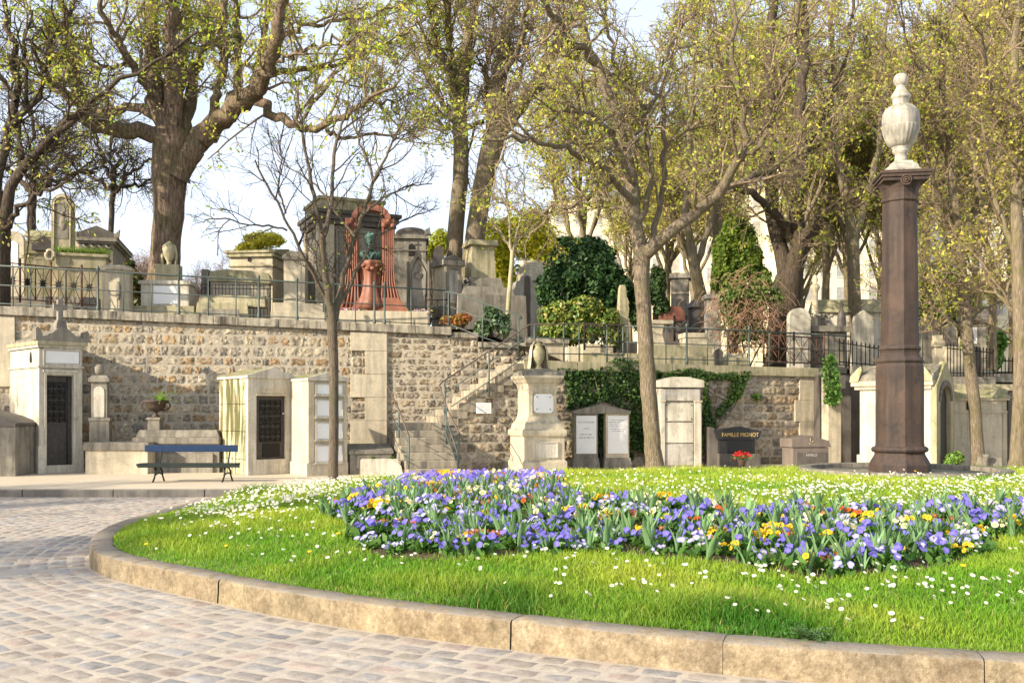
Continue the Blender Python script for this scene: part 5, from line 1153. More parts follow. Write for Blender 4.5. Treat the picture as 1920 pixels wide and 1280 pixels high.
# ornamental cross braced panels
def panel_fence(name, label, u0, u1, v0, v1, v0b, v1b, Y, n, mat, star=False, posts=True):
    """u0..u1 with top v0->v0b and bottom v1->v1b"""
    T = Thing(name, label, 'fence', (u0 + u1) / 2, max(v1, v1b), Y=Y, rot=0)
    tp = lambda u: v0 + (v0b - v0) * (u - u0) / (u1 - u0); bt = lambda u: v1 + (v1b - v1) * (u - u0) / (u1 - u0)
    T.add('top_rail', mat, lambda m: m.tube([(u0, v0, 0), (u1, v0b, 0)], 1.3, 5), 0); T.add('bottom_rail', mat, lambda m: m.tube([(u0, v1, 0), (u1, v1b, 0)], 1.1, 5), 0)
    for i in range(n):
        a, b_ = u0 + (u1 - u0) * i / n, u0 + (u1 - u0) * (i + 1) / n; c = (a + b_) / 2; cv = (tp(c) + bt(c)) / 2
        def f(m):
            m.tube([(a, tp(a), 0), (a, bt(a), 0)], 1.2, 4); m.tube([(b_, tp(b_), 0), (b_, bt(b_), 0)], .9, 4)
            m.tube([(a, tp(a), 0), (b_, bt(b_), 0)], .7, 4); m.tube([(b_, tp(b_), 0), (a, bt(a), 0)], .7, 4)
            m.tube([(c, tp(c), 0), (c, bt(c), 0)], .6, 4); m.tube([(a, cv, 0), (b_, cv, 0)], .6, 4)
            if star:
                for k in range(10):
                    an = math.pi * 2 * k / 10; pass
            else: m.ball(c, cv, -.5, 2.2, n=6)
        o_ = T.add('star_panel' if star else 'cross_panel', mat, f, 0)
        if star: T.add('rosette', 'iron', lambda m: m.prism([(c + (9.5 if k % 2 == 0 else 4.2) * math.cos(math.pi * k / 8), cv + (10 if k % 2 == 0 else 4.4) * math.sin(math.pi * k / 8)) for k in range(16)], -1.6, 0), 0, o_)
    if posts:
        for i in range(0, n + 1, 2):
            a = u0 + (u1 - u0) * i / n; T.add('post', mat, lambda m: (m.tube([(a, bt(a) + 6, 0), (a, tp(a) - 6, 0)], 2, 6), m.ball(a, tp(a) - 8, 0, 2.4, n=6)) and None, 0)
    return T
panel_fence('ornamental_fence', 'rusty iron fence with black star rosettes, on the terrace at the far left', -20, 182, 489, 556, 509, 572, 25.2, 7, 'rust', True)
T = Thing('grave_surround', 'low dark weathered stone surround behind the star pattern fence', 'grave', 100, 0, Y=26.0, z=3.9, rot=6)
T.add('surround', 'grey', lambda m: (m.box(-40, 180, 556, 600, 0, 30)) and None, .012)
leafball('ground_plants', T.root, [(.0, .25, .42, .9, .25, .12)], 900, .06, GRE)
panel_fence('ornamental_fence', 'dark cross braced iron fence around a grave beside the obelisk', 1096, 1160, 612, 650, 612, 650, 26.2, 2, 'iron')
panel_fence('ornamental_fence', 'rusty cross braced iron fence in front of the sunlit round gravestone', 1432, 1545, 628, 676, 634, 682, 27.2, 4, 'rust')
panel_fence('ornamental_fence', 'small black iron fence beneath the framed panel tomb', 798, 842, 562, 598, 562, 598, 27.2, 2, 'iron')
def spiked(label, u0, u1, v0, v1, v0b, v1b, Y, n, rot=0):
    T = Thing('spiked_fence', label, 'fence', (u0 + u1) / 2, max(v1, v1b), Y=Y); tp = lambda f_: v0 + (v0b - v0) * f_; bt = lambda f_: v1 + (v1b - v1) * f_
    for q in (.12, .88): T.add('rail', 'iron', lambda m: m.tube([(u0, v0 + (v1 - v0) * q, 0), (u1, v0b + (v1b - v0b) * q, 0)], 1.1, 5), 0)
    for i in range(n + 1):
        f_ = i / n; u = u0 + (u1 - u0) * f_; T.add('bar', 'iron', lambda m: m.tube([(u, bt(f_), 0), (u, tp(f_) + 4, 0), (u, tp(f_) + 2, 0), (u, tp(f_) - 3, 0)], [.9, .9, 1.6, .2], 5), 0)
spiked('black spiked iron fence on the terrace left of the brown column', 1574, 1655, 636, 684, 650, 690, 26.9, 10)
spiked('black spiked iron fence on the plinth between the two right hand trees', 1776, 1862, 645, 706, 655, 706, 25.9, 14)
spiked('black spiked iron fence running off the right edge of the photo', 1864, 1940, 672, 710, 672, 710, 28, 11)
# ================================================================== trees
def tubes_np(P, Rr, n):
    N, k, _ = P.shape
    T_ = np.empty_like(P); T_[:, 1:-1] = P[:, 2:] - P[:, :-2]; T_[:, 0] = P[:, 1] - P[:, 0]; T_[:, -1] = P[:, -1] - P[:, -2]
    T_ /= np.linalg.norm(T_, axis=2, keepdims=True) + 1e-9
    ref = np.array([.31, -.52, .12]); A_ = np.cross(T_, ref); A_ /= np.linalg.norm(A_, axis=2, keepdims=True) + 1e-9; B_ = np.cross(T_, A_)
    th = np.arange(n) * 2 * np.pi / n
    V = P[:, :, None, :] + Rr[:, :, None, None] * (A_[:, :, None, :] * np.cos(th)[None, None, :, None] + B_[:, :, None, :] * np.sin(th)[None, None, :, None])
    i = np.arange(N)[:, None, None] * k * n; j = np.arange(k - 1)[None, :, None] * n; a = np.arange(n)[None, None, :]; a2 = (a + 1) % n
    Fq = np.stack([i + j + a, i + j + a2, i + j + n + a2, i + j + n + a], -1).reshape(-1, 4)
    return V.reshape(-1, 3), Fq
def kids(P, Rr, m, L, ang, up, k, wig, rmax, rtip, t0=.15, bias=None, rg=None):
    rg = rg or rng; N, kk, _ = P.shape
    t = (t0 + (1 - t0) * (np.arange(m)[None] + rg.random((N, m))) / m) * (kk - 1); i0 = np.minimum(t.astype(int), kk - 2); f = (t - i0)[..., None]
    ar = np.arange(N)[:, None]; a, b = P[ar, i0], P[ar, i0 + 1]; pos = a * (1 - f) + b * f; tan = (b - a); tan /= np.linalg.norm(tan, axis=2, keepdims=True) + 1e-9
    r0 = (Rr[ar, i0] * (1 - f[..., 0]) + Rr[ar, i0 + 1] * f[..., 0])
    pr = rg.normal(0, 1, (N, m, 3)); pr -= (pr * tan).sum(2, keepdims=True) * tan; pr /= np.linalg.norm(pr, axis=2, keepdims=True) + 1e-9
    an = ang * rg.uniform(.6, 1.35, (N, m, 1)); d = tan * np.cos(an) + pr * np.sin(an); d[..., 2] += up
    if bias is not None: d += np.array(bias)
    d /= np.linalg.norm(d, axis=2, keepdims=True)
    ln = L * rg.uniform(.55, 1.25, (N, m, 1)) * (1.15 - .5 * (t / (kk - 1))[..., None])
    M_ = N * m; pos = pos.reshape(M_, 3); d = d.reshape(M_, 3); ln = ln.reshape(M_, 1); out = np.empty((M_, k, 3)); out[:, 0] = pos; cur = pos.copy()
    for q in range(1, k):
        d = d + rg.normal(0, wig, (M_, 3)) + np.array([0, 0, up * .35]); d /= np.linalg.norm(d, axis=1, keepdims=True); cur = cur + d * ln / (k - 1); out[:, q] = cur
    rs = np.minimum(r0.reshape(M_) * .7, rmax * rg.uniform(.7, 1.2, M_)); rs = np.maximum(rs, rtip)
    return out, rs[:, None] * (1 - np.linspace(0, 1, k)[None]) + rtip * np.linspace(0, 1, k)[None]
def resample(pts, k, gn=0.0):
    pts = np.array(pts, float); s = np.concatenate([[0], np.cumsum(np.linalg.norm(np.diff(pts[:, :3], axis=0), axis=1))]); q = np.linspace(0, s[-1], k)
    o = np.stack([np.interp(q, s, pts[:, i]) for i in range(4)], 1)
    for _ in range(2): o[1:-1, :3] = .5 * o[1:-1, :3] + .25 * (o[2:, :3] + o[:-2, :3])
    if gn: o[1:-1, :3] += rng.normal(0, gn, (k - 2, 3))
    return o
def hero(name, label, Y, zb, limbs, bark, levels, leafcfg, K=18, cat='tree', kn=.02, skip0=1, sides=10, twig='twig', bumpy=.0, group=None, seed=1, wk=1.0):
    """limbs: list of (dy_start, dy_end, [(u,v,w)...]); levels: list of kids() settings; leafcfg (n per tip, size, cols, frac)"""
    global rng
    keep = rng; rng = np.random.default_rng(seed)
    W = []
    for dy0, dy1, pts in limbs:
        n = len(pts); q = []
        for i, (u, v, w_) in enumerate(pts):
            y = Y + dy0 + (dy1 - dy0) * (i / max(1, n - 1)); p_ = pt(u, v, y); q.append((p_.x, p_.y, p_.z, wk * w_ / 2 * y / F))
        W.append(resample(q, K, kn if len(W) >= skip0 else kn * .15))
    W = np.array(W); base = W[0, 0, :3].copy(); base[2] = zb
    root = empty(name, tuple(base)); tag(root, label, cat, group)
    P = W[:, :, :3] - base; Rr = W[:, :, 3]
    # trunk: first skip0 limbs plus boughs in one mesh
    Pt, Rt = P.copy(), Rr.copy()
    Pt[0, 0, 2] = -.15; Rt[:skip0, 0] *= 1.25
    V, Fq = tubes_np(Pt, Rt, 14 if bumpy else sides)
    if bumpy:
        n_ = 14; c_ = np.repeat(Pt.reshape(-1, 3), n_, 0); rr = np.repeat(Rt.reshape(-1), n_)[:, None]; dv = (V - c_) / (rr + 1e-6)
        a_ = np.tile(np.arange(n_), len(c_) // n_) * 2 * np.pi / n_
        V = c_ + dv * rr * (1 + bumpy * (np.sin(a_ * 3 + V[:, 2] * .8) + .7 * np.sin(a_ * 5 - V[:, 2] * 1.7) + .8 * hashn(V[:, 0] * 4, V[:, 2] * 3)))[:, None]
    np_obj('trunk', V, Fq, M[bark], root, smooth=True)
    cur, cr = P[skip0:] if skip0 < len(P) else P, Rr[skip0:] if skip0 < len(P) else Rr
    AV, AF, off = [], [], 0; tips = []
    for li, lv in enumerate(levels):
        cur, cr = kids(cur, cr, *lv[:8], **(lv[8] if len(lv) > 8 else {}))
        sd_ = 6 if li == 0 else (4 if li == 1 else 3)
        V, Fq = tubes_np(cur, cr, sd_); AV.append(V); AF.append(Fq + off); off += len(V)
        if li >= len(levels) - 2: tips.append(cur)
    np_obj('branches', np.concatenate(AV), np.concatenate(AF), M[twig], root, smooth=True)
    npt, size, cols, frac = leafcfg
    if npt and frac > 0:
        tp = np.concatenate([c[:, [1, -1]].reshape(-1, 3) for c in tips]); cl = hashn(tp[:, 0] * 1.1 + seed, tp[:, 2] * 1.1 + tp[:, 1])
        kp = rng.random(len(tp)) < frac * np.clip(1 + 1.1 * cl, .08, 2.2); tp = tp[kp]
        LP = np.repeat(tp, npt, 0) + rng.normal(0, size * .9, (len(tp) * npt, 3))
        leaves('foliage', root, LP, size, cols, 'leaf')
    rng = keep; return root

YG = [(.40, .54, .08), (.52, .62, .10), (.30, .45, .07), (.62, .64, .12)]
YY = [(.70, .66, .12), (.60, .58, .12), (.78, .70, .16), (.50, .52, .11)]
BR = [(.50, .38, .22), (.44, .35, .19), (.48, .46, .15), (.54, .52, .13)]
# big chestnut on the left
hero('chestnut_tree', 'massive old chestnut tree with a thick rugged trunk, left on the upper terrace', 27.6, 3.9, [
    (0, 0, [(302, 620, 84), (304, 520, 72), (312, 430, 66), (317, 370, 74), (318, 320, 76), (322, 275, 84), (330, 245, 88)]),
    (0, 0, [(330, 330, 60), (345, 300, 62), (368, 268, 60), (392, 248, 52)]),
    (0, -2, [(318, 268, 56), (290, 250, 42), (255, 246, 38), (215, 246, 36), (180, 240, 34), (158, 226, 30), (152, 196, 28), (146, 160, 26), (138, 110, 24), (126, 50, 20), (112, -10, 15)]),
    (0, 3, [(312, 240, 30), (285, 210, 22), (255, 198, 20), (215, 204, 18), (185, 216, 15), (150, 205, 12), (105, 170, 9), (60, 150, 6)]),
    (0, 1, [(322, 262, 56), (306, 220, 50), (292, 170, 46), (282, 110, 38), (280, 50, 30), (284, -20, 22)]),
    (0, -1, [(326, 255, 50), (325, 200, 44), (328, 140, 42), (322, 80, 34), (318, 20, 28), (322, -20, 22)]),
    (0, 2, [(334, 258, 44), (350, 210, 34), (362, 160, 26), (374, 110, 20), (386, 50, 16), (392, -20, 12)]),
    (0, -2, [(296, 190, 26), (270, 150, 20), (245, 118, 18), (222, 80, 15), (200, 40, 13), (180, -10, 10)]),
    (0, -3, [(392, 250, 54), (415, 222, 46), (445, 196, 44), (478, 170, 42), (505, 135, 38), (520, 95, 34), (524, 50, 28), (538, -10, 22)]),
    (0, 0, [(398, 245, 26), (405, 190, 22), (414, 140, 20), (424, 90, 18), (424, 40, 15), (420, -10, 12)]),
    (0, 1, [(430, 205, 22), (446, 160, 20), (452, 110, 16), (446, 60, 15), (446, -10, 12)]),
    (0, 2, [(470, 175, 24), (482, 130, 20), (496, 80, 16), (500, 30, 13), (505, -20, 10)]),
    (0, -4, [(474, 180, 24), (498, 204, 22), (525, 224, 20), (560, 240, 18), (598, 246, 18), (625, 232, 15), (660, 205, 11), (700, 180, 8), (750, 150, 5)]),
    (0, 2, [(500, 130, 18), (540, 132, 14), (580, 138, 12), (620, 120, 10), (680, 100, 7), (760, 70, 5)]),
    (0, -3, [(150, 200, 18), (128, 175, 14), (100, 150, 11), (70, 110, 8), (50, 60, 6)]),
    (0, -1, [(525, 70, 14), (570, 52, 10), (620, 42, 8), (690, 30, 6), (760, 10, 4)]), (0, 1, [(560, 240, 10), (590, 190, 9), (640, 130, 7), (700, 85, 5), (770, 60, 4)]), (0, -1, [(612, 242, 9), (650, 262, 7), (700, 250, 6), (750, 262, 4), (800, 250, 3)]), (0, -2, [(500, 120, 10), (560, 100, 8), (620, 82, 7), (700, 60, 5)]),
    (0, 2, [(640, 220, 8), (690, 190, 7), (740, 190, 5), (800, 160, 3)]), (0, -1, [(240, 110, 8), (210, 130, 7), (170, 110, 5), (120, 90, 4)]),
    (0, 3, [(322, 200, 22), (350, 150, 16), (345, 100, 13), (352, 50, 11), (350, -10, 8)]),
], 'barkd', [(8, 2.0, .85, .25, 7, .22, .045, .016), (6, .95, .9, .12, 5, .25, .018, .009), (6, .5, .95, .05, 4, .28, .010, .006)],
     (4, .075, YG + YG + YY, .25), K=20, kn=.05, skip0=2, bumpy=.07, seed=11, wk=.80)
# twin trunks in the middle
hero('tall_tree', 'tall mossy trunked tree, left one of the pair behind the square monument', 30.5, 3.9, [
    (0, 0, [(847, 620, 38), (850, 480, 33), (858, 390, 31), (866, 300, 30), (862, 230, 30), (860, 190, 30)]),
    (0, 1, [(862, 210, 30), (866, 140, 26), (876, 80, 22), (885, 20, 18), (888, -20, 16)]),
    (0, -2, [(860, 215, 20), (848, 170, 16), (830, 120, 14), (812, 60, 12), (800, -20, 10)]),
    (0, 2, [(856, 230, 14), (830, 195, 10), (808, 150, 8), (780, 110, 6)]),
    (0, 2, [(864, 190, 16), (878, 130, 12), (882, 60, 11), (896, -20, 9)]),
    (0, -3, [(858, 170, 13), (842, 90, 11), (845, 30, 9), (838, -20, 7)]),
], 'barkm', [(10, 2.2, .8, .2, 6, .22, .04, .016), (7, 1.0, .9, .08, 5, .26, .017, .009), (6, .5, .95, .03, 4, .3, .010, .006)], (3, .08, YG + YY, .16), wk=.95, seed=12, kn=.04, bumpy=.03)
hero('tall_tree', 'tall leaning tree forking into two stems, right one of the pair behind the square monument', 30.0, 3.9, [
    (0, 0, [(880, 620, 46), (884, 490, 40), (896, 400, 38), (912, 310, 40), (928, 255, 44), (934, 240, 42)]),
    (0, 1, [(926, 262, 38), (930, 200, 36), (936, 130, 32), (948, 60, 28), (962, -20, 24)]),
    (0, -2, [(932, 256, 38), (965, 212, 32), (995, 172, 28), (1025, 125, 26), (1050, 75, 22), (1080, 20, 16), (1100, -20, 12)]),
    (0, 3, [(926, 230, 16), (905, 180, 13), (912, 130, 11), (925, 60, 9), (930, -20, 8)]),
    (0, -3, [(940, 150, 14), (970, 100, 11), (985, 50, 9), (990, -20, 8)]),
    (0, 2, [(915, 300, 10), (935, 262, 9), (960, 180, 8), (985, 110, 7), (1000, 40, 5)]),
    (0, 2, [(905, 230, 10), (880, 235, 8), (850, 242, 6), (820, 225, 5)]),
], 'barkm', [(10, 2.1, .8, .15, 6, .24, .04, .016), (8, 1.0, .95, .05, 5, .28, .017, .009), (6, .5, .95, .0, 4, .3, .010, .006)], (2, .075, YG + BR + BR, .15), wk=.95, seed=13, kn=.04, bumpy=.03)
# large tree on the lawn
hero('plane_tree', 'large smooth trunked tree forking low, standing at the back of the lawn before the ivy', 22.6, .15, [
    (0, 0, [(1228, 885, 42), (1226, 850, 36), (1220, 780, 34), (1214, 700, 34), (1208, 600, 32), (1202, 520, 33), (1204, 470, 38)]),
    (0, 1, [(1203, 478, 34), (1196, 420, 28), (1188, 360, 27), (1176, 290, 26), (1158, 230, 25), (1140, 170, 24), (1118, 120, 22), (1095, 60, 19), (1066, 0, 15), (1050, -30, 12)]),
    (0, -2, [(1206, 480, 32), (1235, 462, 28), (1265, 436, 26), (1300, 402, 24), (1335, 370, 23), (1368, 336, 21), (1388, 308, 18), (1404, 266, 16), (1398, 220, 15), (1388, 160, 12), (1376, 90, 10), (1370, -20, 8)]),
    (0, 3, [(1210, 470, 16), (1228, 430, 13), (1236, 380, 12), (1250, 320, 11), (1242, 240, 10), (1240, 160, 8), (1260, 80, 6), (1275, -10, 4)]),
    (0, -3, [(1190, 380, 16), (1160, 342, 15), (1130, 322, 14), (1095, 298, 12), (1060, 282, 11), (1010, 268, 10), (960, 258, 8), (900, 262, 5)]),
    (0, 2, [(1204, 440, 13), (1170, 395, 9), (1120, 368, 8), (1060, 385, 7), (1000, 400, 6), (950, 395, 4)]),
    (0, -2, [(1186, 340, 17), (1165, 290, 14), (1140, 240, 12), (1100, 210, 10), (1060, 212, 8), (1030, 225, 6)]),
    (0, 3, [(1330, 372, 17), (1368, 350, 14), (1410, 332, 12), (1450, 318, 10), (1500, 290, 8), (1540, 250, 5)]),
    (0, 2, [(1196, 420, 14), (1225, 330, 12), (1215, 250, 11), (1190, 180, 9), (1150, 110, 8), (1130, 40, 6), (1120, -20, 5)]),
    (0, -3, [(1390, 300, 14), (1430, 268, 12), (1452, 210, 11), (1478, 150, 9), (1492, 80, 8), (1500, 0, 6)]),
    (0, -2, [(1118, 118, 18), (1075, 80, 15), (1045, 40, 14), (1022, 0, 12), (1000, -30, 10)]),
    (0, 2, [(1172, 280, 12), (1200, 250, 10), (1225, 180, 9), (1250, 100, 8), (1290, 30, 6)]),
], 'barkg', [(11, 1.9, .85, .12, 7, .24, .035, .014), (7, .85, .95, .05, 5, .28, .015, .008), (5, .42, .95, .0, 4, .3, .009, .005)], (2, .055, YY + YG, .30), K=20, wk=.88, seed=14, kn=.05)
# slim dark tree by the pavement
hero('young_tree', 'slim young bare tree standing on the pavement in front of the plaque vault', 19.9, .13, [
    (0, 0, [(624, 912, 24), (625, 880, 20), (626, 800, 19), (626, 700, 19), (624, 640, 20), (622, 596, 22)]),
    (0, -.5, [(624, 606, 18), (617, 560, 15), (611, 520, 14), (604, 480, 14), (602, 450, 13), (606, 438, 12)]),
    (0, .6, [(626, 600, 18), (634, 560, 13), (642, 525, 12), (652, 485, 11), (666, 445, 10), (680, 402, 8), (694, 360, 7), (702, 335, 6)]),
    (0, 1, [(628, 580, 9), (650, 552, 8), (672, 500, 7), (690, 470, 5), (712, 440, 4), (760, 408, 3), (800, 398, 2)]),
    (0, -.8, [(606, 444, 10), (594, 400, 8), (584, 350, 8), (576, 300, 6), (566, 240, 5), (556, 170, 3)]),
    (0, .8, [(606, 444, 11), (618, 410, 9), (622, 370, 8), (624, 320, 7), (626, 280, 7), (640, 240, 5), (655, 190, 4)]),
    (0, -1, [(612, 560, 8), (585, 510, 7), (560, 465, 6), (540, 420, 5), (515, 370, 5), (490, 330, 4), (478, 300, 3)]),
    (0, -1, [(538, 432, 4), (500, 422, 4), (465, 422, 3), (420, 408, 3), (385, 412, 2)]),
    (0, .6, [(700, 340, 6), (690, 300, 5), (675, 270, 4), (662, 235, 3), (655, 190, 2)]),
    (0, -.6, [(700, 340, 6), (718, 305, 5), (735, 270, 4), (752, 235, 3), (770, 200, 2)]),
    (0, .5, [(666, 445, 5), (630, 400, 4), (610, 365, 4), (570, 330, 3), (520, 300, 2)]),
    (0, 1, [(680, 402, 5), (720, 370, 4), (760, 350, 3), (810, 345, 2)]),
    (0, -1, [(536, 400, 4), (520, 350, 3), (530, 300, 3), (520, 250, 2)]),
], 'barky', [(7, .95, .75, .12, 6, .16, .016, .008), (4, .5, .8, .06, 5, .2, .008, .0045), (3, .26, .8, .03, 4, .24, .0045, .003)], (1, .045, YG, .08), seed=15, kn=.012, twig='barkk', wk=.95)
# dark tree at the left edge
hero('dark_tree', 'dark crooked tree cut by the left edge, its trunk behind the star pattern fence', 24.75, 3.8, [
    (0, 0, [(-2, 640, 40), (0, 520, 36), (2, 430, 34), (-6, 360, 30)]),
    (0, -1, [(0, 450, 26), (12, 370, 20), (40, 300, 17), (60, 285, 15), (85, 262, 13), (130, 238, 11), (170, 190, 10), (230, 150, 8), (300, 110, 6), (370, 60, 5)]),
    (0, 1, [(-4, 400, 22), (0, 320, 18), (14, 240, 15), (30, 190, 14), (34, 130, 12), (20, 60, 10), (5, -20, 8)]),
    (0, -1, [(4, 380, 16), (30, 330, 13), (70, 290, 12), (105, 262, 12), (120, 222, 10), (150, 212, 9), (190, 218, 7), (240, 200, 5)]),
    (0, 1, [(14, 240, 12), (60, 200, 10), (84, 140, 9), (90, 80, 8), (130, 40, 6), (150, -20, 5)]),
    (0, 2, [(30, 190, 10), (0, 140, 9), (-30, 90, 8)]),
    (0, 1, [(40, 300, 10), (36, 230, 8), (50, 160, 7), (42, 90, 6), (60, 20, 5)]),
    (0, -1, [(0, 440, 14), (30, 400, 10), (60, 370, 8), (100, 350, 6), (140, 330, 4)]),
], 'barkk', [(9, 1.6, .9, .1, 7, .28, .03, .012), (7, .75, .95, .05, 5, .3, .013, .007), (5, .4, .95, .0, 4, .3, .008, .005)], (2, .07, YG + BR, .13), seed=16, kn=.05, twig='barkk')
# V shaped dark trunk behind the creeper
hero('dark_tree', 'big dark V shaped tree behind the sunlit round gravestone and reddish creeper', 30.5, 3.0, [
    (0, 0, [(1468, 690, 76), (1470, 620, 66), (1474, 560, 60), (1482, 520, 62)]),
    (0, 1, [(1478, 530, 40), (1462, 480, 30), (1450, 430, 28), (1444, 370, 27), (1442, 300, 26), (1440, 220, 24), (1442, 120, 22), (1446, 40, 20), (1450, -20, 18)]),
    (0, -1, [(1484, 530, 48), (1494, 480, 40), (1506, 448, 36), (1530, 420, 28), (1552, 396, 24), (1590, 384, 17), (1630, 360, 12), (1680, 350, 8)]),
    (0, 0, [(1498, 470, 34), (1488, 430, 34), (1492, 380, 30), (1500, 300, 26), (1504, 200, 22), (1508, 100, 18), (1512, -20, 15)]),
    (0, -2, [(1488, 445, 24), (1464, 415, 18), (1445, 392, 16), (1425, 372, 15), (1400, 362, 14), (1370, 345, 9), (1340, 320, 6)]),
    (0, 2, [(1500, 300, 16), (1540, 250, 13), (1560, 180, 10), (1590, 100, 8), (1600, 0, 6)]),
    (0, 2, [(1442, 300, 14), (1410, 240, 11), (1390, 170, 9), (1350, 110, 7), (1330, 20, 5)]),
], 'barkk', [(9, 2.3, .85, .12, 6, .25, .04, .016), (8, 1.05, .95, .05, 5, .28, .017, .009), (6, .5, .95, .02, 4, .3, .010, .006)], (3, .08, YG + YY + BR, .25), seed=17, wk=.9, kn=.05, bumpy=.05, skip0=1)
# trees on the right
hero('slim_tree', 'slim brown tree with one low side branch, just right of the brown column', 24.0, .15, [
    (0, 0, [(1836, 890, 30), (1834, 860, 25), (1828, 760, 22), (1818, 690, 22), (1812, 600, 20), (1802, 500, 19), (1792, 400, 18), (1782, 320, 18)]),
    (0, 0, [(1784, 330, 18), (1776, 250, 16), (1768, 180, 15), (1764, 90, 12), (1762, -20, 9)]),
    (0, -1, [(1808, 622, 8), (1780, 598, 6), (1752, 572, 5), (1735, 545, 4), (1728, 510, 3)]),
    (0, 1, [(1812, 615, 7), (1830, 590, 5), (1860, 572, 4), (1890, 560, 3)]),
    (0, 1, [(1802, 500, 10), (1830, 440, 8), (1850, 380, 7), (1880, 300, 5), (1890, 220, 4)]),
    (0, -1, [(1794, 420, 10), (1760, 370, 8), (1740, 300, 6), (1720, 220, 5), (1700, 140, 4)]),
    (0, 1, [(1776, 250, 10), (1810, 190, 8), (1830, 120, 7), (1850, 40, 5)]),
    (0, -1, [(1780, 300, 9), (1750, 240, 7), (1740, 160, 6), (1700, 90, 4), (1690, 0, 3)]),
], 'barkg', [(10, 1.9, .8, .15, 6, .2, .03, .013), (8, .9, .9, .06, 5, .25, .014, .008), (6, .45, .9, .02, 4, .28, .009, .005)], (3, .06, YY + YG + BR, .26), seed=18, kn=.02)
hero('slim_tree', 'straight greenish trunked tree cut by the right edge of the photo', 21.6, .2, [
    (0, 0, [(1908, 892, 40), (1908, 870, 30), (1912, 760, 26), (1914, 650, 25), (1910, 540, 24), (1908, 440, 22), (1904, 340, 20)]),
    (0, 0, [(1904, 350, 20), (1902, 260, 18), (1900, 160, 16), (1906, 60, 13), (1908, -20, 11)]),
    (0, 1, [(1910, 480, 12), (1880, 420, 10), (1860, 350, 8), (1850, 270, 6), (1830, 190, 5)]),
    (0, -1, [(1904, 360, 12), (1935, 300, 10), (1960, 220, 8)]),
    (0, -2, [(1902, 280, 12), (1868, 210, 9), (1850, 140, 8), (1840, 60, 6)]),
    (0, 2, [(1912, 600, 9), (1880, 560, 7), (1850, 520, 6), (1840, 470, 4)]),
    (0, 1, [(1900, 170, 11), (1930, 100, 9), (1950, 20, 7)]),
], 'barkm', [(9, 1.8, .85, .12, 6, .2, .03, .013), (8, .85, .9, .06, 5, .25, .014, .008), (6, .42, .9, .02, 4, .28, .009, .005)], (3, .055, YY + BR, .30), seed=19, kn=.02)
for i, (lab, Y, limbs) in enumerate([
    ('pale barked slim tree behind the spiked fence left of the column', 33, [(0, 0, [(1606, 640, 26), (1602, 560, 24), (1600, 480, 23), (1598, 430, 22)]), (0, 0, [(1598, 440, 20), (1584, 380, 16), (1570, 300, 14), (1560, 200, 12), (1558, 60, 9), (1560, -20, 8)]), (0, 1, [(1600, 440, 16), (1625, 380, 12), (1640, 300, 11), (1655, 200, 9), (1660, 60, 7), (1665, -20, 6)])]),
    ('bare grey tree with a forked trunk behind the grey square monument', 34, [(0, 0, [(1322, 640, 26), (1318, 570, 24), (1306, 520, 22), (1298, 480, 20)]), (0, 0, [(1300, 490, 18), (1290, 440, 15), (1284, 380, 13), (1290, 280, 11), (1300, 160, 9), (1310, 20, 7)]), (0, 1, [(1302, 500, 14), (1322, 460, 12), (1340, 400, 11), (1352, 300, 9), (1362, 180, 7), (1370, 20, 6)])]),
    ('straight brown trunk between the conifer and the grey forked tree', 35, [(0, 0, [(1340, 640, 22), (1342, 540, 20), (1346, 460, 19), (1342, 400, 18)]), (0, 0, [(1342, 410, 16), (1336, 320, 14), (1340, 200, 11), (1330, 80, 9), (1332, -20, 8)]), (0, 1, [(1344, 400, 12), (1370, 320, 10), (1380, 220, 8), (1400, 100, 6)])]),
    ('thin bare tree with crossing branches between the column and the right edge', 27, [(0, 0, [(1860, 640, 16), (1862, 560, 15), (1856, 470, 14)]), (0, 0, [(1856, 480, 13), (1840, 400, 11), (1830, 300, 9), (1815, 180, 7), (1810, 40, 5)]), (0, 1, [(1860, 520, 10), (1890, 440, 8), (1910, 360, 7), (1925, 240, 5)]), (0, -1, [(1862, 560, 9), (1815, 500, 7), (1775, 440, 6), (1750, 360, 5)])])]):
    hero('slim_tree', lab, Y, 2.9, limbs, 'barkm', [(9, 2.2, .85, .15, 6, .24, .035, .015), (8, 1.0, .95, .05, 5, .28, .016, .009), (6, .5, .95, .02, 4, .3, .010, .006)], (3, .08, YG + YY + BR, .20), seed=30 + i, kn=.04)
# small birch at the middle
hero('birch_tree', 'small pale barked birch leaning over the stepped wall, left of the dark evergreen', 27.0, 3.6, [
    (0, 0, [(948, 640, 11), (952, 600, 10), (954, 560, 9), (958, 510, 8), (961, 470, 8)]),
    (0, 0, [(961, 475, 6), (952, 455, 5), (935, 430, 4), (912, 405, 3), (890, 380, 2)]), (0, .5, [(961, 475, 6), (968, 450, 5), (985, 440, 4), (1010, 415, 3), (1040, 400, 2)]),
    (0, -.5, [(958, 470, 5), (955, 420, 4), (948, 370, 3), (950, 320, 2)]), (0, .5, [(962, 470, 5), (975, 410, 4), (985, 360, 3), (980, 310, 2)])],
    'limey', [(8, .9, .8, .1, 6, .2, .014, .007), (6, .45, .9, .0, 5, .25, .008, .005)], (1, .06, YG, .35), seed=40, kn=.012)
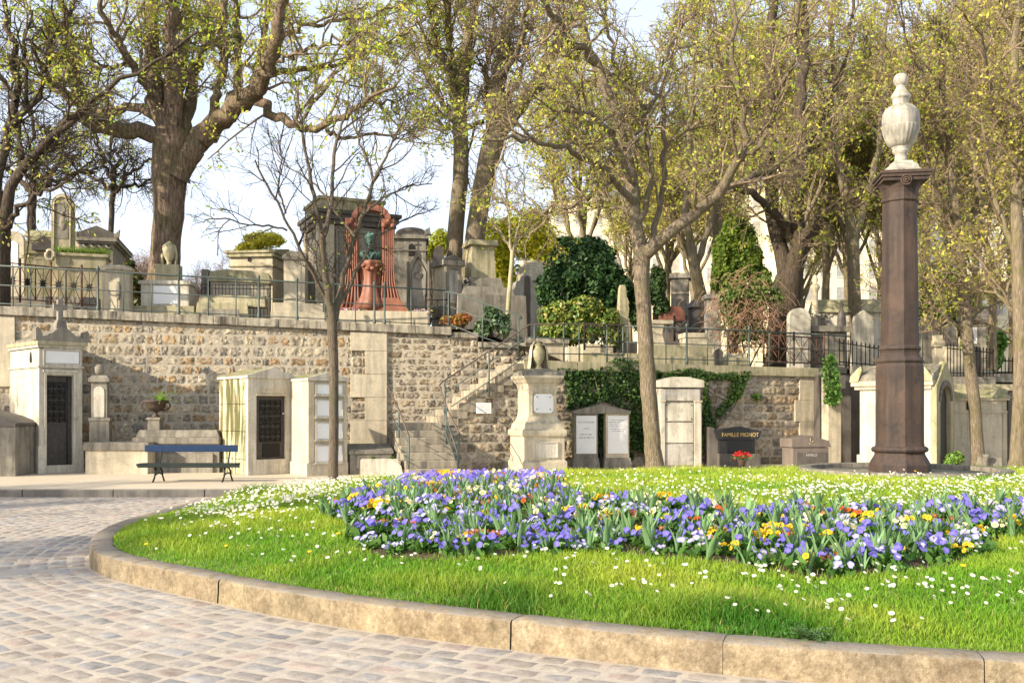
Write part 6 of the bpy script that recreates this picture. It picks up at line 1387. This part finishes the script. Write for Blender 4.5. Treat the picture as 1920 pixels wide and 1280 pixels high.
# bare trees far left
for i, (lab, u, Y, w_) in enumerate([('far bare tree seen between the leftmost tree and the tall arched gravestone', 55, 38, 15), ('far bare crooked tree left of the chestnut, low against the sky', 205, 42, 10)]):
    hero('bare_tree', lab, Y, 4.0, [(0, 0, [(u, 620, w_ * 1.3), (u + 2, 480, w_), (u + 4, 400, w_), (u + 8, 350, w_)])] + [(0, dy, [(u + 8, 360, w_ * .8), (u + dx * .3, 300 + abs(dx) * .35, w_ * .6), (u + dx * .7, 250 + abs(dx) * .6, w_ * .45), (u + dx, 200 + abs(dx) * .9, w_ * .3)]) for dx, dy in ((-90, 1), (-30, -2), (40, 2), (95, -1), (130, 1), (10, 0))],
         'barkk', [(9, 2.4, .9, .05, 7, .32, .035, .014), (7, 1.1, 1.0, .0, 5, .34, .015, .009), (5, .6, 1.0, .0, 4, .34, .010, .006)], (1, .10, YG, .05), seed=50 + i, kn=.08, twig='barkk')

# background trees: three kinds, then copies
def proto_tree(name, label, seed, ht, bark, twig, cols, frac, nl, spread=1.0, lsz=.15, group=None):
    r = random.Random(seed); base = UC; limbs = []
    root = empty(name, (0, 0, 0)); tag(root, label, 'tree', group)
    global rng
    keep = rng; rng = np.random.default_rng(seed)
    tr = resample([(0, 0, -.3, .24), (r.uniform(-.2, .2), 0, ht * .25, .19), (r.uniform(-.3, .3), r.uniform(-.3, .3), ht * .52, .16)], 14, .02); L_ = [tr]
    top = tr[-1]
    for i in range(9):
        a = i * 2.4 + r.random(); s_ = spread * r.uniform(.6, 1.1) * ht * .22; h = r.uniform(.75, 1.0) * ht; q = tr[r.randint(8, 13)]
        L_.append(resample([(q[0], q[1], q[2], .11), (q[0] + math.cos(a) * s_ * .5, q[1] + math.sin(a) * s_ * .5, q[2] + (h - q[2]) * .35, .08), (q[0] + math.cos(a) * s_, q[1] + math.sin(a) * s_, h, .03)], 14, .05))
    W = np.array(L_); P, Rr = W[..., :3], W[..., 3]; V, Fq = tubes_np(P, Rr, 7); np_obj('trunk', V, Fq, M[bark], root, smooth=True)
    cur, cr = P[1:], Rr[1:]; AV, AF, off, tips = [], [], 0, []
    for li, lv in enumerate([(10, 2.2, .8, .32, 6, .22, .04, .018, dict(t0=.3)), (8, 1.15, .95, .06, 5, .28, .02, .011), (6, .62, .95, .02, 4, .3, .012, .008)]):
        cur, cr = kids(cur, cr, *lv[:8], **(lv[8] if len(lv) > 8 else {})); V, Fq = tubes_np(cur, cr, 4 if li == 0 else 3); AV.append(V); AF.append(Fq + off); off += len(V)
        if li: tips.append(cur)
    np_obj('branches', np.concatenate(AV), np.concatenate(AF), M[twig], root, smooth=True)
    if frac:
        tp = np.concatenate([c[:, [1, -1]].reshape(-1, 3) for c in tips]); cl = hashn(tp[:, 0] * .9 + seed, tp[:, 2] * .9 + tp[:, 1]); tp = tp[rng.random(len(tp)) < frac * np.clip(1 + cl, .1, 2)]
        leaves('foliage', root, np.repeat(tp, nl, 0) + rng.normal(0, .12, (len(tp) * nl, 3)), lsz, cols, 'leaf')
    rng = keep; return root
pa = proto_tree('background_tree', 'yellow green leafed tree in the dense mass behind the right hand tombs', 61, 15, 'barkm', 'twig', YG + YY + YY + BR, .34, 3, lsz=.10, group='leafing trees behind the right terrace')
pb = proto_tree('background_tree', 'brown budded tree in the dense mass behind the right hand tombs', 62, 16, 'barkm', 'twig', BR + YY + YG, .32, 3, lsz=.09, group='budding trees behind the right terrace')
pc = proto_tree('distant_tree', 'distant leafless purple brown tree low on the horizon', 63, 9, 'barkk', 'twigp', BR, 0, 0, 1.5, group='bare trees on the horizon')
spotsA = [(1300, 44), (1490, 42), (1590, 46), (1735, 41), (1830, 38), (1900, 42), (1250, 52), (1090, 47), (1180, 56), (1650, 60), (1500, 60)]
spotsB = [(1370, 47), (1545, 48), (1670, 45), (1790, 49), (1950, 44)]
spotsC = [(20, 66), (120, 72), (200, 62), (258, 58), (300, 75), (350, 68), (392, 62), (430, 74), (480, 66), (560, 60), (640, 64), (720, 70), (800, 62), (880, 58), (520, 80), (90, 60), (1000, 66), (940, 74)]
for proto, sp, s0_, zz0 in ((pa, spotsA, (.8, 1.1), 3.2), (pb, spotsB, (.8, 1.1), 3.2), (pc, spotsC, (.6, .85), 4.6)):
    for i, (u, Y) in enumerate(sp):
        c = proto if i == 0 else copy_tree(proto)
        q = pt(u, 600, Y); c.location = (q.x, Y, zz0); c.rotation_euler = (0, 0, random.uniform(0, 6.28)); k_ = random.uniform(*s0_); c.scale = (k_, k_, k_ * random.uniform(.9, 1.1))
# trees standing left of the view: they throw the dappled shade
pd = proto_tree('shade_tree', 'leafing tree beyond the left edge of the photo that dapples road and tombs', 64, 12, 'barkm', 'twig', YG, .10, 2, 1.3, group='trees left of the view')
for i, (x, y, k_) in enumerate([(-14.8, 4.2, .52), (-21.5, 8.8, .62), (-29, 12, .85), (-24, 19, .7)]):
    c = pd if i == 0 else copy_tree(pd); c.location = (x, y, 0); c.rotation_euler = (0, 0, i * 1.3); c.scale = (k_,) * 3

# ================================================================== shrubs, conifers, creepers, ivy
def shrub(name, label, cat, u, vb, Y, z, blobs, n, size, cols, mat='ever', shell=.5, stems=6, seed=1, stemmat='barkk'):
    T = Thing(name, label, cat, u, vb, Y=Y, z=z); q = T.mb()
    rs_ = random.Random(seed + int(u)); big = list(blobs)
    for bu, bv, bd, ru, rv, rd in big:
        for _ in range(7):
            a_ = rs_.uniform(0, 6.28); e_ = rs_.uniform(-.7, 1.2); k_ = rs_.uniform(.22, .42); blobs = blobs + [(bu + ru * .85 * math.cos(a_) * math.cos(e_), bv - rv * .85 * math.sin(e_), bd + rd * .85 * math.sin(a_) * math.cos(e_), ru * k_, rv * k_, rd * k_)]
    B_ = [q.p(bu, bv, bd) + (ru * T.s, rd * T.s, rv * T.s) for bu, bv, bd, ru, rv, rd in blobs]
    leafball('foliage', T.root, B_, n, size, cols, mat, shell)
    m = T.mb()
    for i in range(stems):
        b = random.choice(blobs); m.tube([(u + random.gauss(0, 3), T.vb + 4, 0), ((u + b[0]) / 2, (T.vb + b[1]) / 2, b[2] * .5), (b[0] + random.gauss(0, b[3] * .3), b[1], b[2])], [2.2, 1.5, .6], 5)
    m.build('stems', stemmat, T.root, 0); return T
shrub('evergreen_bush', 'large dark green dome shaped evergreen bush in the middle of the terrace', 'bush', 1088, 0, 28.6, 2.95, [(1088, 505, 8, 66, 54, 52), (1055, 540, 0, 50, 45, 40), (1126, 535, 0, 50, 50, 45), (1090, 470, 10, 48, 28, 40), (1140, 570, 5, 32, 32, 30), (1025, 545, 8, 18, 35, 25)], 26000, .095, [(.030, .075, .022), (.045, .10, .03), (.022, .055, .02), (.06, .13, .035)])
shrub('variegated_bush', 'yellow and green variegated bush in front of the large dark evergreen', 'bush', 1075, 0, 27.2, 2.95, [(1045, 590, 0, 36, 24, 24), (1090, 585, 0, 44, 26, 28), (1075, 622, -4, 54, 24, 26), (1130, 605, 0, 36, 28, 22), (1150, 630, 0, 22, 20, 18), (1030, 622, 0, 22, 20, 18)], 12000, .08, [(.09, .17, .03), (.22, .27, .05), (.06, .12, .025), (.14, .20, .04), (.34, .32, .08)])
shrub('ivy_bush', 'dark shiny leaved bush in the shade behind the big tree trunk', 'bush', 1215, 0, 28.5, 2.95, [(1232, 540, 0, 16, 40, 16), (1195, 570, 4, 14, 50, 16), (1240, 575, 0, 14, 26, 14)], 4500, .09, [(.03, .06, .02), (.05, .09, .025)])
for (lab, u, Y, bl, n, cols) in [('bright yellow forsythia like bush behind the square monument stump', 960, 36, [(930, 470, 0, 40, 60, 30), (985, 440, 0, 55, 48, 40), (1020, 470, 0, 40, 50, 30), (950, 540, 0, 40, 50, 30)], 9000, [(.80, .74, .05), (.62, .64, .07), (.88, .80, .08), (.42, .50, .07)]),
                              ('distant yellow bush above the pale low pitched chapel', 495, 46, [(495, 450, 0, 38, 18, 20), (470, 470, 0, 30, 20, 20)], 2200, [(.6, .55, .06), (.5, .5, .06)]),
                              ('distant yellow green bush right of the small curved chapel', 822, 44, [(825, 455, 0, 22, 26, 16), (800, 470, 0, 16, 18, 14)], 1500, [(.5, .5, .07), (.35, .4, .06)])]:
    shrub('yellow_bush', lab, 'bush', u, 0, Y, 4, bl, int(n * 2.2), .10, cols, 'leaf', .9, seed=3)
shrub('conifer', 'feathery light green conifer behind the reddish brown creeper', 'tree', 1375, 0, 31.5, 3, [(1372, 520, 0, 34, 50, 26), (1358, 480, 0, 24, 50, 20), (1400, 480, 0, 28, 56, 22), (1415, 530, 0, 30, 34, 22), (1385, 430, 0, 26, 40, 22)], 14000, .085, [(.20, .30, .05), (.12, .20, .05), (.28, .36, .06)], 'leaf', .9)
T = shrub('creeper', 'tangled reddish brown leafless creeper with green patches, hanging over the graves', 'creeper', 1400, 0, 28.8, 2.9, [(1395, 560, 0, 46, 38, 24), (1435, 550, 0, 36, 36, 22), (1372, 590, 0, 28, 44, 20), (1410, 620, 0, 38, 34, 20)], 5200, .07, [(.10, .16, .04), (.14, .2, .05)], 'ever', .9, 3)
st = []; q = T.mb()
for i in range(1000):
    u0_, v0_, d0_ = random.gauss(1402, 32), random.gauss(585, 34), random.uniform(-22, 22); a = random.uniform(0, 6.28); l_ = random.uniform(12, 34)
    st.append([q.p(u0_ + math.cos(a) * l_ * t_ , v0_ - math.sin(a) * l_ * t_ * .5 + 16 * t_ * t_, d0_ + 8 * math.sin(a * 3) * t_) for t_ in (0, .33, .66, 1)])
V, Fq = tubes_np(np.array(st), np.full((len(st), 4), .009), 3)
M['vine'] = plain_mat('dry red brown vine', (0.36, 0.20, 0.13), (0.24, 0.15, 0.10), .8, 0, 4)
np_obj('vines', V, Fq, M['vine'], T.root, smooth=True)
shrub('dense_tree', 'bushy mid green tree between the brown column and the slim brown tree', 'tree', 1765, 0, 33, 3, [(1760, 560, 0, 46, 50, 30), (1745, 600, 0, 40, 40, 28), (1785, 590, 0, 36, 46, 28), (1760, 520, 0, 34, 30, 24), (1810, 560, 0, 26, 44, 20)], 18000, .10, [(.09, .16, .03), (.14, .22, .04), (.06, .11, .025), (.2, .26, .05)], 'ever', .7)
shrub('hedge_bush', 'bright green bush overhanging the spiked fence at the right', 'bush', 1870, 0, 27.6, 2.9, [(1870, 640, 0, 17, 22, 14), (1866, 670, 0, 14, 24, 12)], 2200, .10, [(.10, .22, .03), (.06, .14, .025), (.16, .28, .05)])
shrub('box_bush', 'small rounded green box bush at the foot of the brown chapel', 'bush', 1790, 0, 23.2, .2, [(1790, 860, 0, 16, 13, 12), (1782, 868, 0, 12, 10, 10)], 1600, .055, [(.10, .20, .03), (.16, .26, .05)])
shrub('small_bush', 'blue green leafy bush on the stepped wall beside the birch', 'bush', 925, 0, 26.6, 3.7, [(925, 600, 0, 24, 24, 14), (905, 615, 0, 16, 18, 12), (945, 610, 0, 14, 22, 12)], 2600, .07, [(.07, .13, .06), (.10, .17, .09), (.16, .22, .10)], 'ever', .9)
shrub('heather_clump', 'russet red and yellow low shrub beside the head of the stairs', 'bush', 865, 0, 26.7, 3.8, [(850, 602, 0, 26, 10, 12), (870, 596, 0, 16, 8, 10)], 1200, .07, [(.38, .12, .05), (.45, .18, .07), (.5, .4, .08)], 'petal', .9)
shrub('dark_shrub', 'dark red leaved shrub between the stone pier and the urn tomb', 'bush', 245, 0, 27.6, 3.9, [(246, 530, 0, 18, 34, 14), (240, 505, 0, 12, 18, 12), (255, 565, 0, 16, 18, 12)], 1800, .10, [(.06, .10, .03), (.12, .05, .04), (.14, .2, .05)])

def ivy(name, label, polys, n, line, off=(.02, .16), size=.085, cols=None, z=None):
    T = empty(name, line(polys[0][0][0])); tag(T, label, 'ivy'); Pq = []; nr = -fn
    tot = 0; areas = [max(abs(sum(a[0] * b[1] - b[0] * a[1] for a, b in zip(p_, p_[1:] + p_[:1]))) / 2, 1) for p_ in polys]
    for poly, ar_ in zip(polys, areas):
        us = [p_[0] for p_ in poly]; vs = [p_[1] for p_ in poly]; need = int(n * ar_ / sum(areas)); k = 0
        while k < need:
            u, v = random.uniform(min(us), max(us)), random.uniform(min(vs), max(vs))
            if inpoly(np.array([u]), np.array([v]), poly)[0] and random.random() < .75 + .6 * float(hashn(np.array([u * .06]), np.array([v * .06]))[0]):
                P_ = line(u); y_ = P_.y; w_ = pt(u, v, y_); Pq.append(tuple(Vector((P_.x, P_.y, w_.z)) + nr * random.uniform(*off) - T.location)); k += 1
    leaves('leaves', T, np.array(Pq), size, cols or [(.035, .08, .02), (.06, .12, .03), (.10, .18, .04), (.025, .05, .018)], 'ever', out=np.tile(np.array([nr[0], nr[1], .3]), (len(Pq), 1)), aspect=1.1)
    m = MB(None)
    for i in range(14):
        a, b_ = Vector(random.choice(Pq)), Vector(random.choice(Pq))
        if (a - b_).length < 2: m.tube([a, a.lerp(b_, .5) + Vector((0, 0, -.1)), b_], .012, 4, True, True)
    if m.V: m.build('stems', 'barkg', T, 0)
ivy('ivy', 'dense dark green ivy hanging over the wall behind the twin marble slabs', [[(1040, 690), (1085, 694), (1125, 690), (1150, 672), (1190, 676), (1240, 700), (1245, 760), (1240, 860), (1180, 840), (1175, 770), (1128, 750), (1078, 770), (1062, 770), (1060, 720)], [(1070, 770), (1186, 770), (1186, 860), (1070, 860)]], 7500, lambda u: onwall(fA, fd, u))
ivy('ivy', 'ivy strand running along the coping and trailing diagonally right of the marble vault', [[(1236, 700), (1260, 694), (1290, 690), (1340, 700), (1402, 696), (1404, 712), (1360, 712), (1320, 712), (1322, 740), (1340, 800), (1330, 850), (1316, 850), (1316, 716), (1240, 712)], [(1372, 708), (1400, 702), (1388, 740), (1360, 766), (1344, 784), (1340, 770), (1362, 744)], [(1408, 740), (1424, 738), (1420, 750), (1410, 750)]], 3600, lambda u: onwall(fA, fd, u), cols=[(.07, .14, .03), (.12, .2, .04), (.05, .10, .025)])
ivy('ivy', 'narrow bright green ivy cascade hanging beside the stone pier', [[(1540, 672), (1552, 664), (1560, 684), (1564, 720), (1568, 744), (1558, 762), (1544, 756), (1542, 720)]], 1500, lambda u: pt(u, 700, 25.2), (.0, .25), .085, [(.08, .18, .03), (.14, .26, .05), (.05, .11, .025)])

# ================================================================== houses far behind
def house(name, label, u0, u1, vt, Y, rows, cols_, wv=(20, 34), roof='zinc', mans=16, rot=0, wall='render', vfirst=None, pitch=44, wpx=13, roofh=None):
    T = Thing(name, label, 'building', (u0 + u1) / 2, 0, Y=Y, z=3.0, rot=rot)
    T.add('wall', wall, lambda m: m.box(u0, u1, vt, T.vb + 2, 0, 150), 0)
    T.add('cornice', wall, lambda m: [m.box(u0 - 2, u1 + 2, v, v + 2.4, -4, 153) for v in [vt - 2]] and None, 0)
    T.add('roof', roof, lambda m: m.box(u0 - 1, u1 + 1, vt - mans, vt - 2, -2, 152, 4 if roofh is None else 0, 14 if roofh is None else 60), 0)
    vf = vfirst or vt + 18
    for r_ in range(rows):
        for c_ in range(cols_):
            u = u0 + (u1 - u0) * (c_ + .5) / cols_; v = vf + r_ * pitch
            if v + 26 > T.vb: continue
            f_ = T.add('window', 'shut', lambda m: (m.box(u - wpx / 2 - 1.2, u + wpx / 2 + 1.2, v + 25, v + 26.6, -1.4, 1), m.box(u - wpx / 2 - 5, u - wpx / 2 - .4, v, v + 25, -.8, .4), m.box(u + wpx / 2 + .4, u + wpx / 2 + 5, v, v + 25, -.8, .4)) and None, 0)
            T.add('pane', 'glass', lambda m: m.box(u - wpx / 2, u + wpx / 2, v, v + 25, -.3, .5), 0, f_)
    return T
house('apartment_building', 'long cream apartment building behind the yellow bushes and the big lawn tree', 1032, 1285, 378, 128, 4, 7)
house('apartment_building', 'cream apartment building with grey roof seen between the middle trunks', 1290, 1462, 352, 122, 5, 6)
house('apartment_building', 'pale shuttered apartment building seen left of the brown column', 1470, 1712, 300, 112, 6, 8)
house('apartment_building', 'cream apartment building seen right of the brown column', 1722, 2010, 330, 118, 5, 9)
house('low_house', 'low cream house with a red tiled roof, right of the slim brown tree', 1815, 2010, 545, 70, 1, 5, roof='tile', mans=26, roofh=1)
# ================================================================== flowers
def flower_mesh(name, specs, mat):
    V, Fc, C = [], [], []
    for (c, nrm, r, petals, col, cc, ruffle) in specs:
        nrm = Vector(nrm).normalized(); a = nrm.cross(Vector((.3, .5, .8))).normalized(); b = nrm.cross(a); c = Vector(c); n0 = len(V)
        V.append(c); C.append(cc); k = petals * 2
        for i in range(k):
            th = 2 * math.pi * i / k; rr = r * (1.0 if i % 2 == 0 else ruffle); V.append(c + (a * math.cos(th) + b * math.sin(th)) * rr + nrm * r * random.uniform(-.12, .22)); C.append(col * random.uniform(.88, 1.12))
        for i in range(k): Fc.append((n0, n0 + 1 + i, n0 + 1 + (i + 1) % k))
    me = bpy.data.meshes.new(name); me.from_pydata([tuple(v) for v in V], [], Fc); at_ = me.color_attributes.new("Col", 'FLOAT_COLOR', 'POINT')
    cc = np.ones((len(V), 4), dtype=np.float32); cc[:, :3] = np.array(C); at_.data.foreach_set("color", cc.ravel()); me.materials.append(M[mat]); return me, V, Fc, C
def pansy(colname, col, centre, nb):
    sp = []
    for i in range(nb):
        a = random.uniform(0, 6.28); r = .13 * math.sqrt(random.random()); h = random.uniform(.10, .17) - r * .25
        sp.append(((r * math.cos(a), r * math.sin(a), h), (random.gauss(0, .45) - .15, -.75 + random.gauss(0, .45), .8), random.uniform(.018, .034), 5, np.array(col) * random.uniform(.8, 1.15), np.array(centre), .88))
    me, V, Fc, C = flower_mesh('blooms', sp, 'petal')
    root = empty('pansy', (0, 0, 0)); o = bpy.data.objects.new('blooms', me); COL.objects.link(o); o.parent = root
    n = 70; P_ = np.column_stack([rng.normal(0, .055, n), rng.normal(0, .055, n), rng.uniform(.01, .10, n)]); f_ = leaves('foliage', root, P_, .05, [(.06, .15, .03), (.09, .20, .04), (.12, .24, .05)], 'grass')
    tag(root, colname + ' pansy plant in bloom in the flower bed', 'pansy', colname + ' pansies in the flower bed'); return root, (V, Fc, C)
PC = [('blue violet', (.17, .15, .66), (.26, .20, .55), 36), ('pale lilac', (.33, .31, .80), (.7, .65, .4), 20), ('cream white', (.80, .78, .62), (.75, .55, .1), 17), ('bright yellow', (.86, .60, .02), (.5, .2, .02), 14),
      ('orange red', (.62, .16, .02), (.3, .02, .02), 4), ('dark maroon', (.20, .02, .05), (.5, .3, .05), 5)]
protos = []
for cn, c, ce, wt in PC: protos.append([pansy(cn, c, ce, nb) for nb in (10, 7, 13)])
xs_, ys_ = [p_[0] for p_ in BED], [p_[1] for p_ in BED]; cand = []
y = min(ys_)
while y < max(ys_):
    st_ = .235 + .004 * (y - 7); x = max(min(xs_), -.56 * y)
    while x < min(max(xs_), .56 * y + .3):
        cand.append((x + random.gauss(0, .05), y + random.gauss(0, .05))); x += st_
    y += st_
cand = [c for c, ok in zip(cand, inpoly(np.array([c[0] for c in cand]), np.array([c[1] for c in cand]), BED)) if ok]
cand = [c for c in cand if random.random() < .86]; cand.sort(key=lambda c: c[1])
wts = [p_[3] for p_ in PC]; cum = np.cumsum(wts) / sum(wts); used = set(); fv, ff, fc_ = [], [], []; fo = 0; gv_, gf_, gc_ = [], [], []
czs = lawn_z(np.array([c[0] for c in cand]), np.array([c[1] for c in cand]))
nI = 0
for (x, y), z in zip(cand, czs):
    hv = .5 + .5 * float(hashn(np.array([x * 1.5]), np.array([y * 1.5]))[0]); r_ = random.random() ** (.85 if hv > .6 else 1.5); k = int(np.searchsorted(cum, min(r_, .999)))
    vi = random.randrange(3); root, (V, Fc, C) = protos[k][vi]; sc = random.uniform(.75, 1.3); rz = random.uniform(-.6, .6)
    if nI < 290:
        c = root if (k, vi) not in used else copy_tree(root); used.add((k, vi)); c.location = (x, y, float(z) + .005); c.rotation_euler = (0, 0, rz); c.scale = (sc,) * 3; nI += 1
    else:
        n0 = sum(len(q) for q in fv); arr = np.array([tuple(v) for v in V]) * sc; cr_, sr_ = math.cos(rz), math.sin(rz); arr = np.column_stack([arr[:, 0] * cr_ - arr[:, 1] * sr_ + x, arr[:, 0] * sr_ + arr[:, 1] * cr_ + y, arr[:, 2] + z])
        fv.append(arr); ff.append(np.array(Fc) + fo); fo += len(arr); fc_.append(np.array(C))
for k in range(len(protos)):
    for vi in range(3):
        if (k, vi) not in used:
            for ch in list(protos[k][vi][0].children): bpy.data.objects.remove(ch)
            bpy.data.objects.remove(protos[k][vi][0])
if fv: tag(np_obj('pansies', np.concatenate(fv), np.concatenate(ff), M['petal'], col=np.concatenate(fc_)), 'violet, white and yellow pansies at the far side of the flower bed', 'pansies', kind='stuff')
# tulip plants: upright grey green leaves
def tulip(seed, n, bud=False):
    V, Fc, C = [], [], []; r = random.Random(seed)
    for i in range(n):
        a = r.uniform(0, 6.28); L_ = r.uniform(.17, .30); w_ = r.uniform(.028, .045); ln = r.uniform(.15, .5); ca, sa = math.cos(a), math.sin(a); c = np.array((.19, .33, .15)) * r.uniform(.75, 1.3); n0 = len(V); K_ = 7
        for j in range(K_):
            t_ = j / (K_ - 1); wj = w_ * (math.sin(math.pi * min(1, .18 + t_ * .82)) ** .8) * (1 if j < K_ - 1 else .05); out_ = .015 + ln * L_ * t_ * t_; h = L_ * (t_ - .12 * t_ * t_ * ln)
            for s_ in (-1, 0, 1):
                V.append((ca * out_ - sa * s_ * wj * .5 + ca * abs(s_) * -.008, sa * out_ + ca * s_ * wj * .5 + sa * abs(s_) * -.008, h)); C.append(c * (.9 if s_ == 0 else 1.05))
        for j in range(K_ - 1):
            for s_ in (0, 1): q = n0 + j * 3 + s_; Fc.append((q, q + 1, q + 4, q + 3))
    return np_obj('tulip', V, Fc, M['grass'], col=np.array(C), smooth=True)
tl = [tulip(i, n) for i, n in enumerate((5, 7, 6, 4, 8))]; ut = set(); TB = [c for c in cand if random.random() < .8]
extra = [(x + random.gauss(0, .09), y + random.gauss(0, .09)) for x, y in TB]; nT = 0
ez = lawn_z(np.array([e[0] for e in extra]), np.array([e[1] for e in extra]))
for (x, y), z in zip(extra, ez):
    if nT >= 290: break
    k = random.randrange(5); o = tl[k] if k not in ut else tl[k].copy()
    if k in ut: COL.objects.link(o)
    ut.add(k); o.location = (x, y, float(z)); o.rotation_euler = (random.gauss(0, .08), random.gauss(0, .08), random.uniform(0, 6.28)); sc = random.uniform(.8, 1.25); o.scale = (sc, sc, sc); tag(o, 'grey green tulip plant not yet in flower among the pansies', 'tulip', 'tulip plants in the flower bed'); nT += 1
# daisies
def pix(x, y, z): return UC + x * F / y, YH + (H - z) * F / y
ND = 60000; yy = 5.3 * (21 / 5.3) ** rng.random(ND); xx = rng.uniform(-.56, .56, ND) * yy; k = inside(xx, yy); xx, yy = xx[k], yy[k]; dd = lawn_d(xx, yy); k = dd > .35; xx, yy, dd = xx[k], yy[k], dd[k]
zz = lawn_z(xx, yy, dd); U_ = UC + xx * F / yy; V_ = YH + (H - zz) * F / yy
pr_ = np.zeros(len(xx)) + .004
def reg(poly, p_): global pr_; pr_ = np.where(inpoly(U_, V_, poly), p_, pr_)
reg([(300, 1010), (620, 985), (700, 1030), (1000, 1040), (1450, 1075), (1960, 1060), (1960, 1230), (1300, 1170), (900, 1120), (520, 1070)], .034)
reg([(1250, 1070), (1960, 1040), (1960, 1180), (1600, 1180), (1350, 1130)], .055)
reg([(240, 990), (420, 940), (560, 940), (640, 985), (560, 1010), (330, 1010)], .07)
reg([(330, 972), (430, 935), (540, 914), (760, 905), (800, 912), (640, 950), (590, 970), (440, 985)], .42)
reg([(560, 910), (760, 900), (800, 905), (640, 930)], .40)
reg([(1060, 905), (1200, 902), (1500, 905), (1960, 893), (1960, 975), (1560, 975), (1230, 960), (1090, 950), (1050, 920)], .13)
reg([(1240, 932), (1560, 922), (1960, 903), (1960, 975), (1560, 975), (1260, 958)], .34)
reg([(1100, 880), (1960, 878), (1960, 892), (1100, 900)], .02)
inb = inpoly(xx, yy, BED); clump = np.clip(.75 + .8 * hashn(xx * 1.3, yy * 1.3, 1.6), .15, 1.7)
k = (rng.random(len(xx)) < pr_ * clump * 1.0) & ~inb & (((xx - RC[0]) ** 2 + (yy - RC[1]) ** 2) > 2.0 ** 2); dx_, dy_, dz_ = xx[k], yy[k], zz[k]; od = np.argsort(dy_); dx_, dy_, dz_ = dx_[od], dy_[od], dz_[od]
def daisy(seed, small=False, yellow=False):
    r = random.Random(seed); h = r.uniform(.07, .10); V, Fc, C = [], [], []; tx, ty = r.gauss(0, .25), -.45 + r.gauss(0, .25); nrm = Vector((tx, ty, 1)).normalized(); a = nrm.cross(Vector((.3, .5, .8))).normalized(); b = nrm.cross(a); R_ = r.uniform(.013, .018)
    c = Vector((0, 0, h)); V.append(c); C.append((.85, .84, .78) if not yellow else (.85, .6, .02)); kk = 16
    for i in range(kk):
        th = 2 * math.pi * i / kk; V.append(c + (a * math.cos(th) + b * math.sin(th)) * R_ * (1 if i % 2 else .72)); C.append((.86, .85, .80) if not yellow else (.88, .62, .02))
    for i in range(kk): Fc.append((0, 1 + i, 1 + (i + 1) % kk, 1 + (i + 1) % kk))
    Fc = [f_[:3] for f_ in Fc]; n0 = len(V); cc_ = c + nrm * .0025; V.append(cc_ + nrm * .002); C.append((.80, .52, .03))
    for i in range(6): th = 2 * math.pi * i / 6; V.append(cc_ + (a * math.cos(th) + b * math.sin(th)) * R_ * .30); C.append((.78, .5, .03))
    for i in range(6): Fc.append((n0, n0 + 1 + i, n0 + 1 + (i + 1) % 6))
    n0 = len(V)
    for q in (Vector((0, 0, 0)), c):
        for i in range(3): V.append(q + Vector((math.cos(i * 2.1), math.sin(i * 2.1), 0)) * .0016); C.append((.16, .28, .05))
    for i in range(3): j = (i + 1) % 3; Fc.append((n0 + i, n0 + j, n0 + 3 + j)); Fc.append((n0 + i, n0 + 3 + j, n0 + 3 + i))
    return np.array([tuple(v) for v in V]), np.array(Fc), np.array(C)
dm = [daisy(i) for i in range(5)]; do = [np_obj('daisy', V, Fc, M['petal'], col=C) for V, Fc, C in dm]; ud = set()
sv, sf, sc_ = [], [], []; so_ = 0
for i, (x, y, z) in enumerate(zip(dx_, dy_, dz_)):
    k = random.randrange(5); sz = random.uniform(.8, 1.25)
    if i < 290:
        o = do[k] if k not in ud else do[k].copy()
        if k in ud: COL.objects.link(o)
        ud.add(k); o.location = (x, y, z + .01); o.rotation_euler = (0, 0, random.gauss(0, .5)); o.scale = (sz * 1.15,) * 3; tag(o, 'small white daisy with a yellow centre in the grass', 'daisy', 'white daisies scattered in the lawn')
    else:
        V, Fc, C = dm[k]; sv.append(V * sz * (1.15, 1.15, 1.25 + .03 * (y - 10)) + np.array([x, y, z + .01])); sf.append(Fc + so_); so_ += len(V); sc_.append(C)
tag(np_obj('daisies', np.concatenate(sv), np.concatenate(sf), M['petal'], col=np.concatenate(sc_)), 'carpets of white daisies across the far side of the lawn', 'daisies', kind='stuff')
dyv = daisy(9, False, True); dyo = np_obj('dandelion', dyv[0], dyv[1], M['petal'], col=dyv[2])
for i, (u, v) in enumerate([(424, 1022), (274, 1012), (580, 1036), (634, 1015), (1806, 1090), (1716, 905)]):
    o = dyo if i == 0 else dyo.copy()
    if i: COL.objects.link(o)
    g = gpt(u, v, .33); o.location = (g.x, g.y, float(lawn_z([g.x], [g.y])[0])); o.scale = (1.3,) * 3; tag(o, 'yellow dandelion flower in the lawn', 'dandelion', 'dandelions in the lawn')
# the thistle weed near the kerb
g = gpt(1512, 1190, .22); T = Thing('thistle', 'grey green leafy thistle weed at the lawn edge near the kerb', 'weed', 1512, 1190, Y=g.y)
frond(T, 1512, 1196, 0, 40, 60, 8, [(.10, .19, .07), (.14, .24, .09), (.08, .15, .05)], 'foliage', 'grass', .8, .6)
print('counts', len(cand), nI, nT, len(dx_))
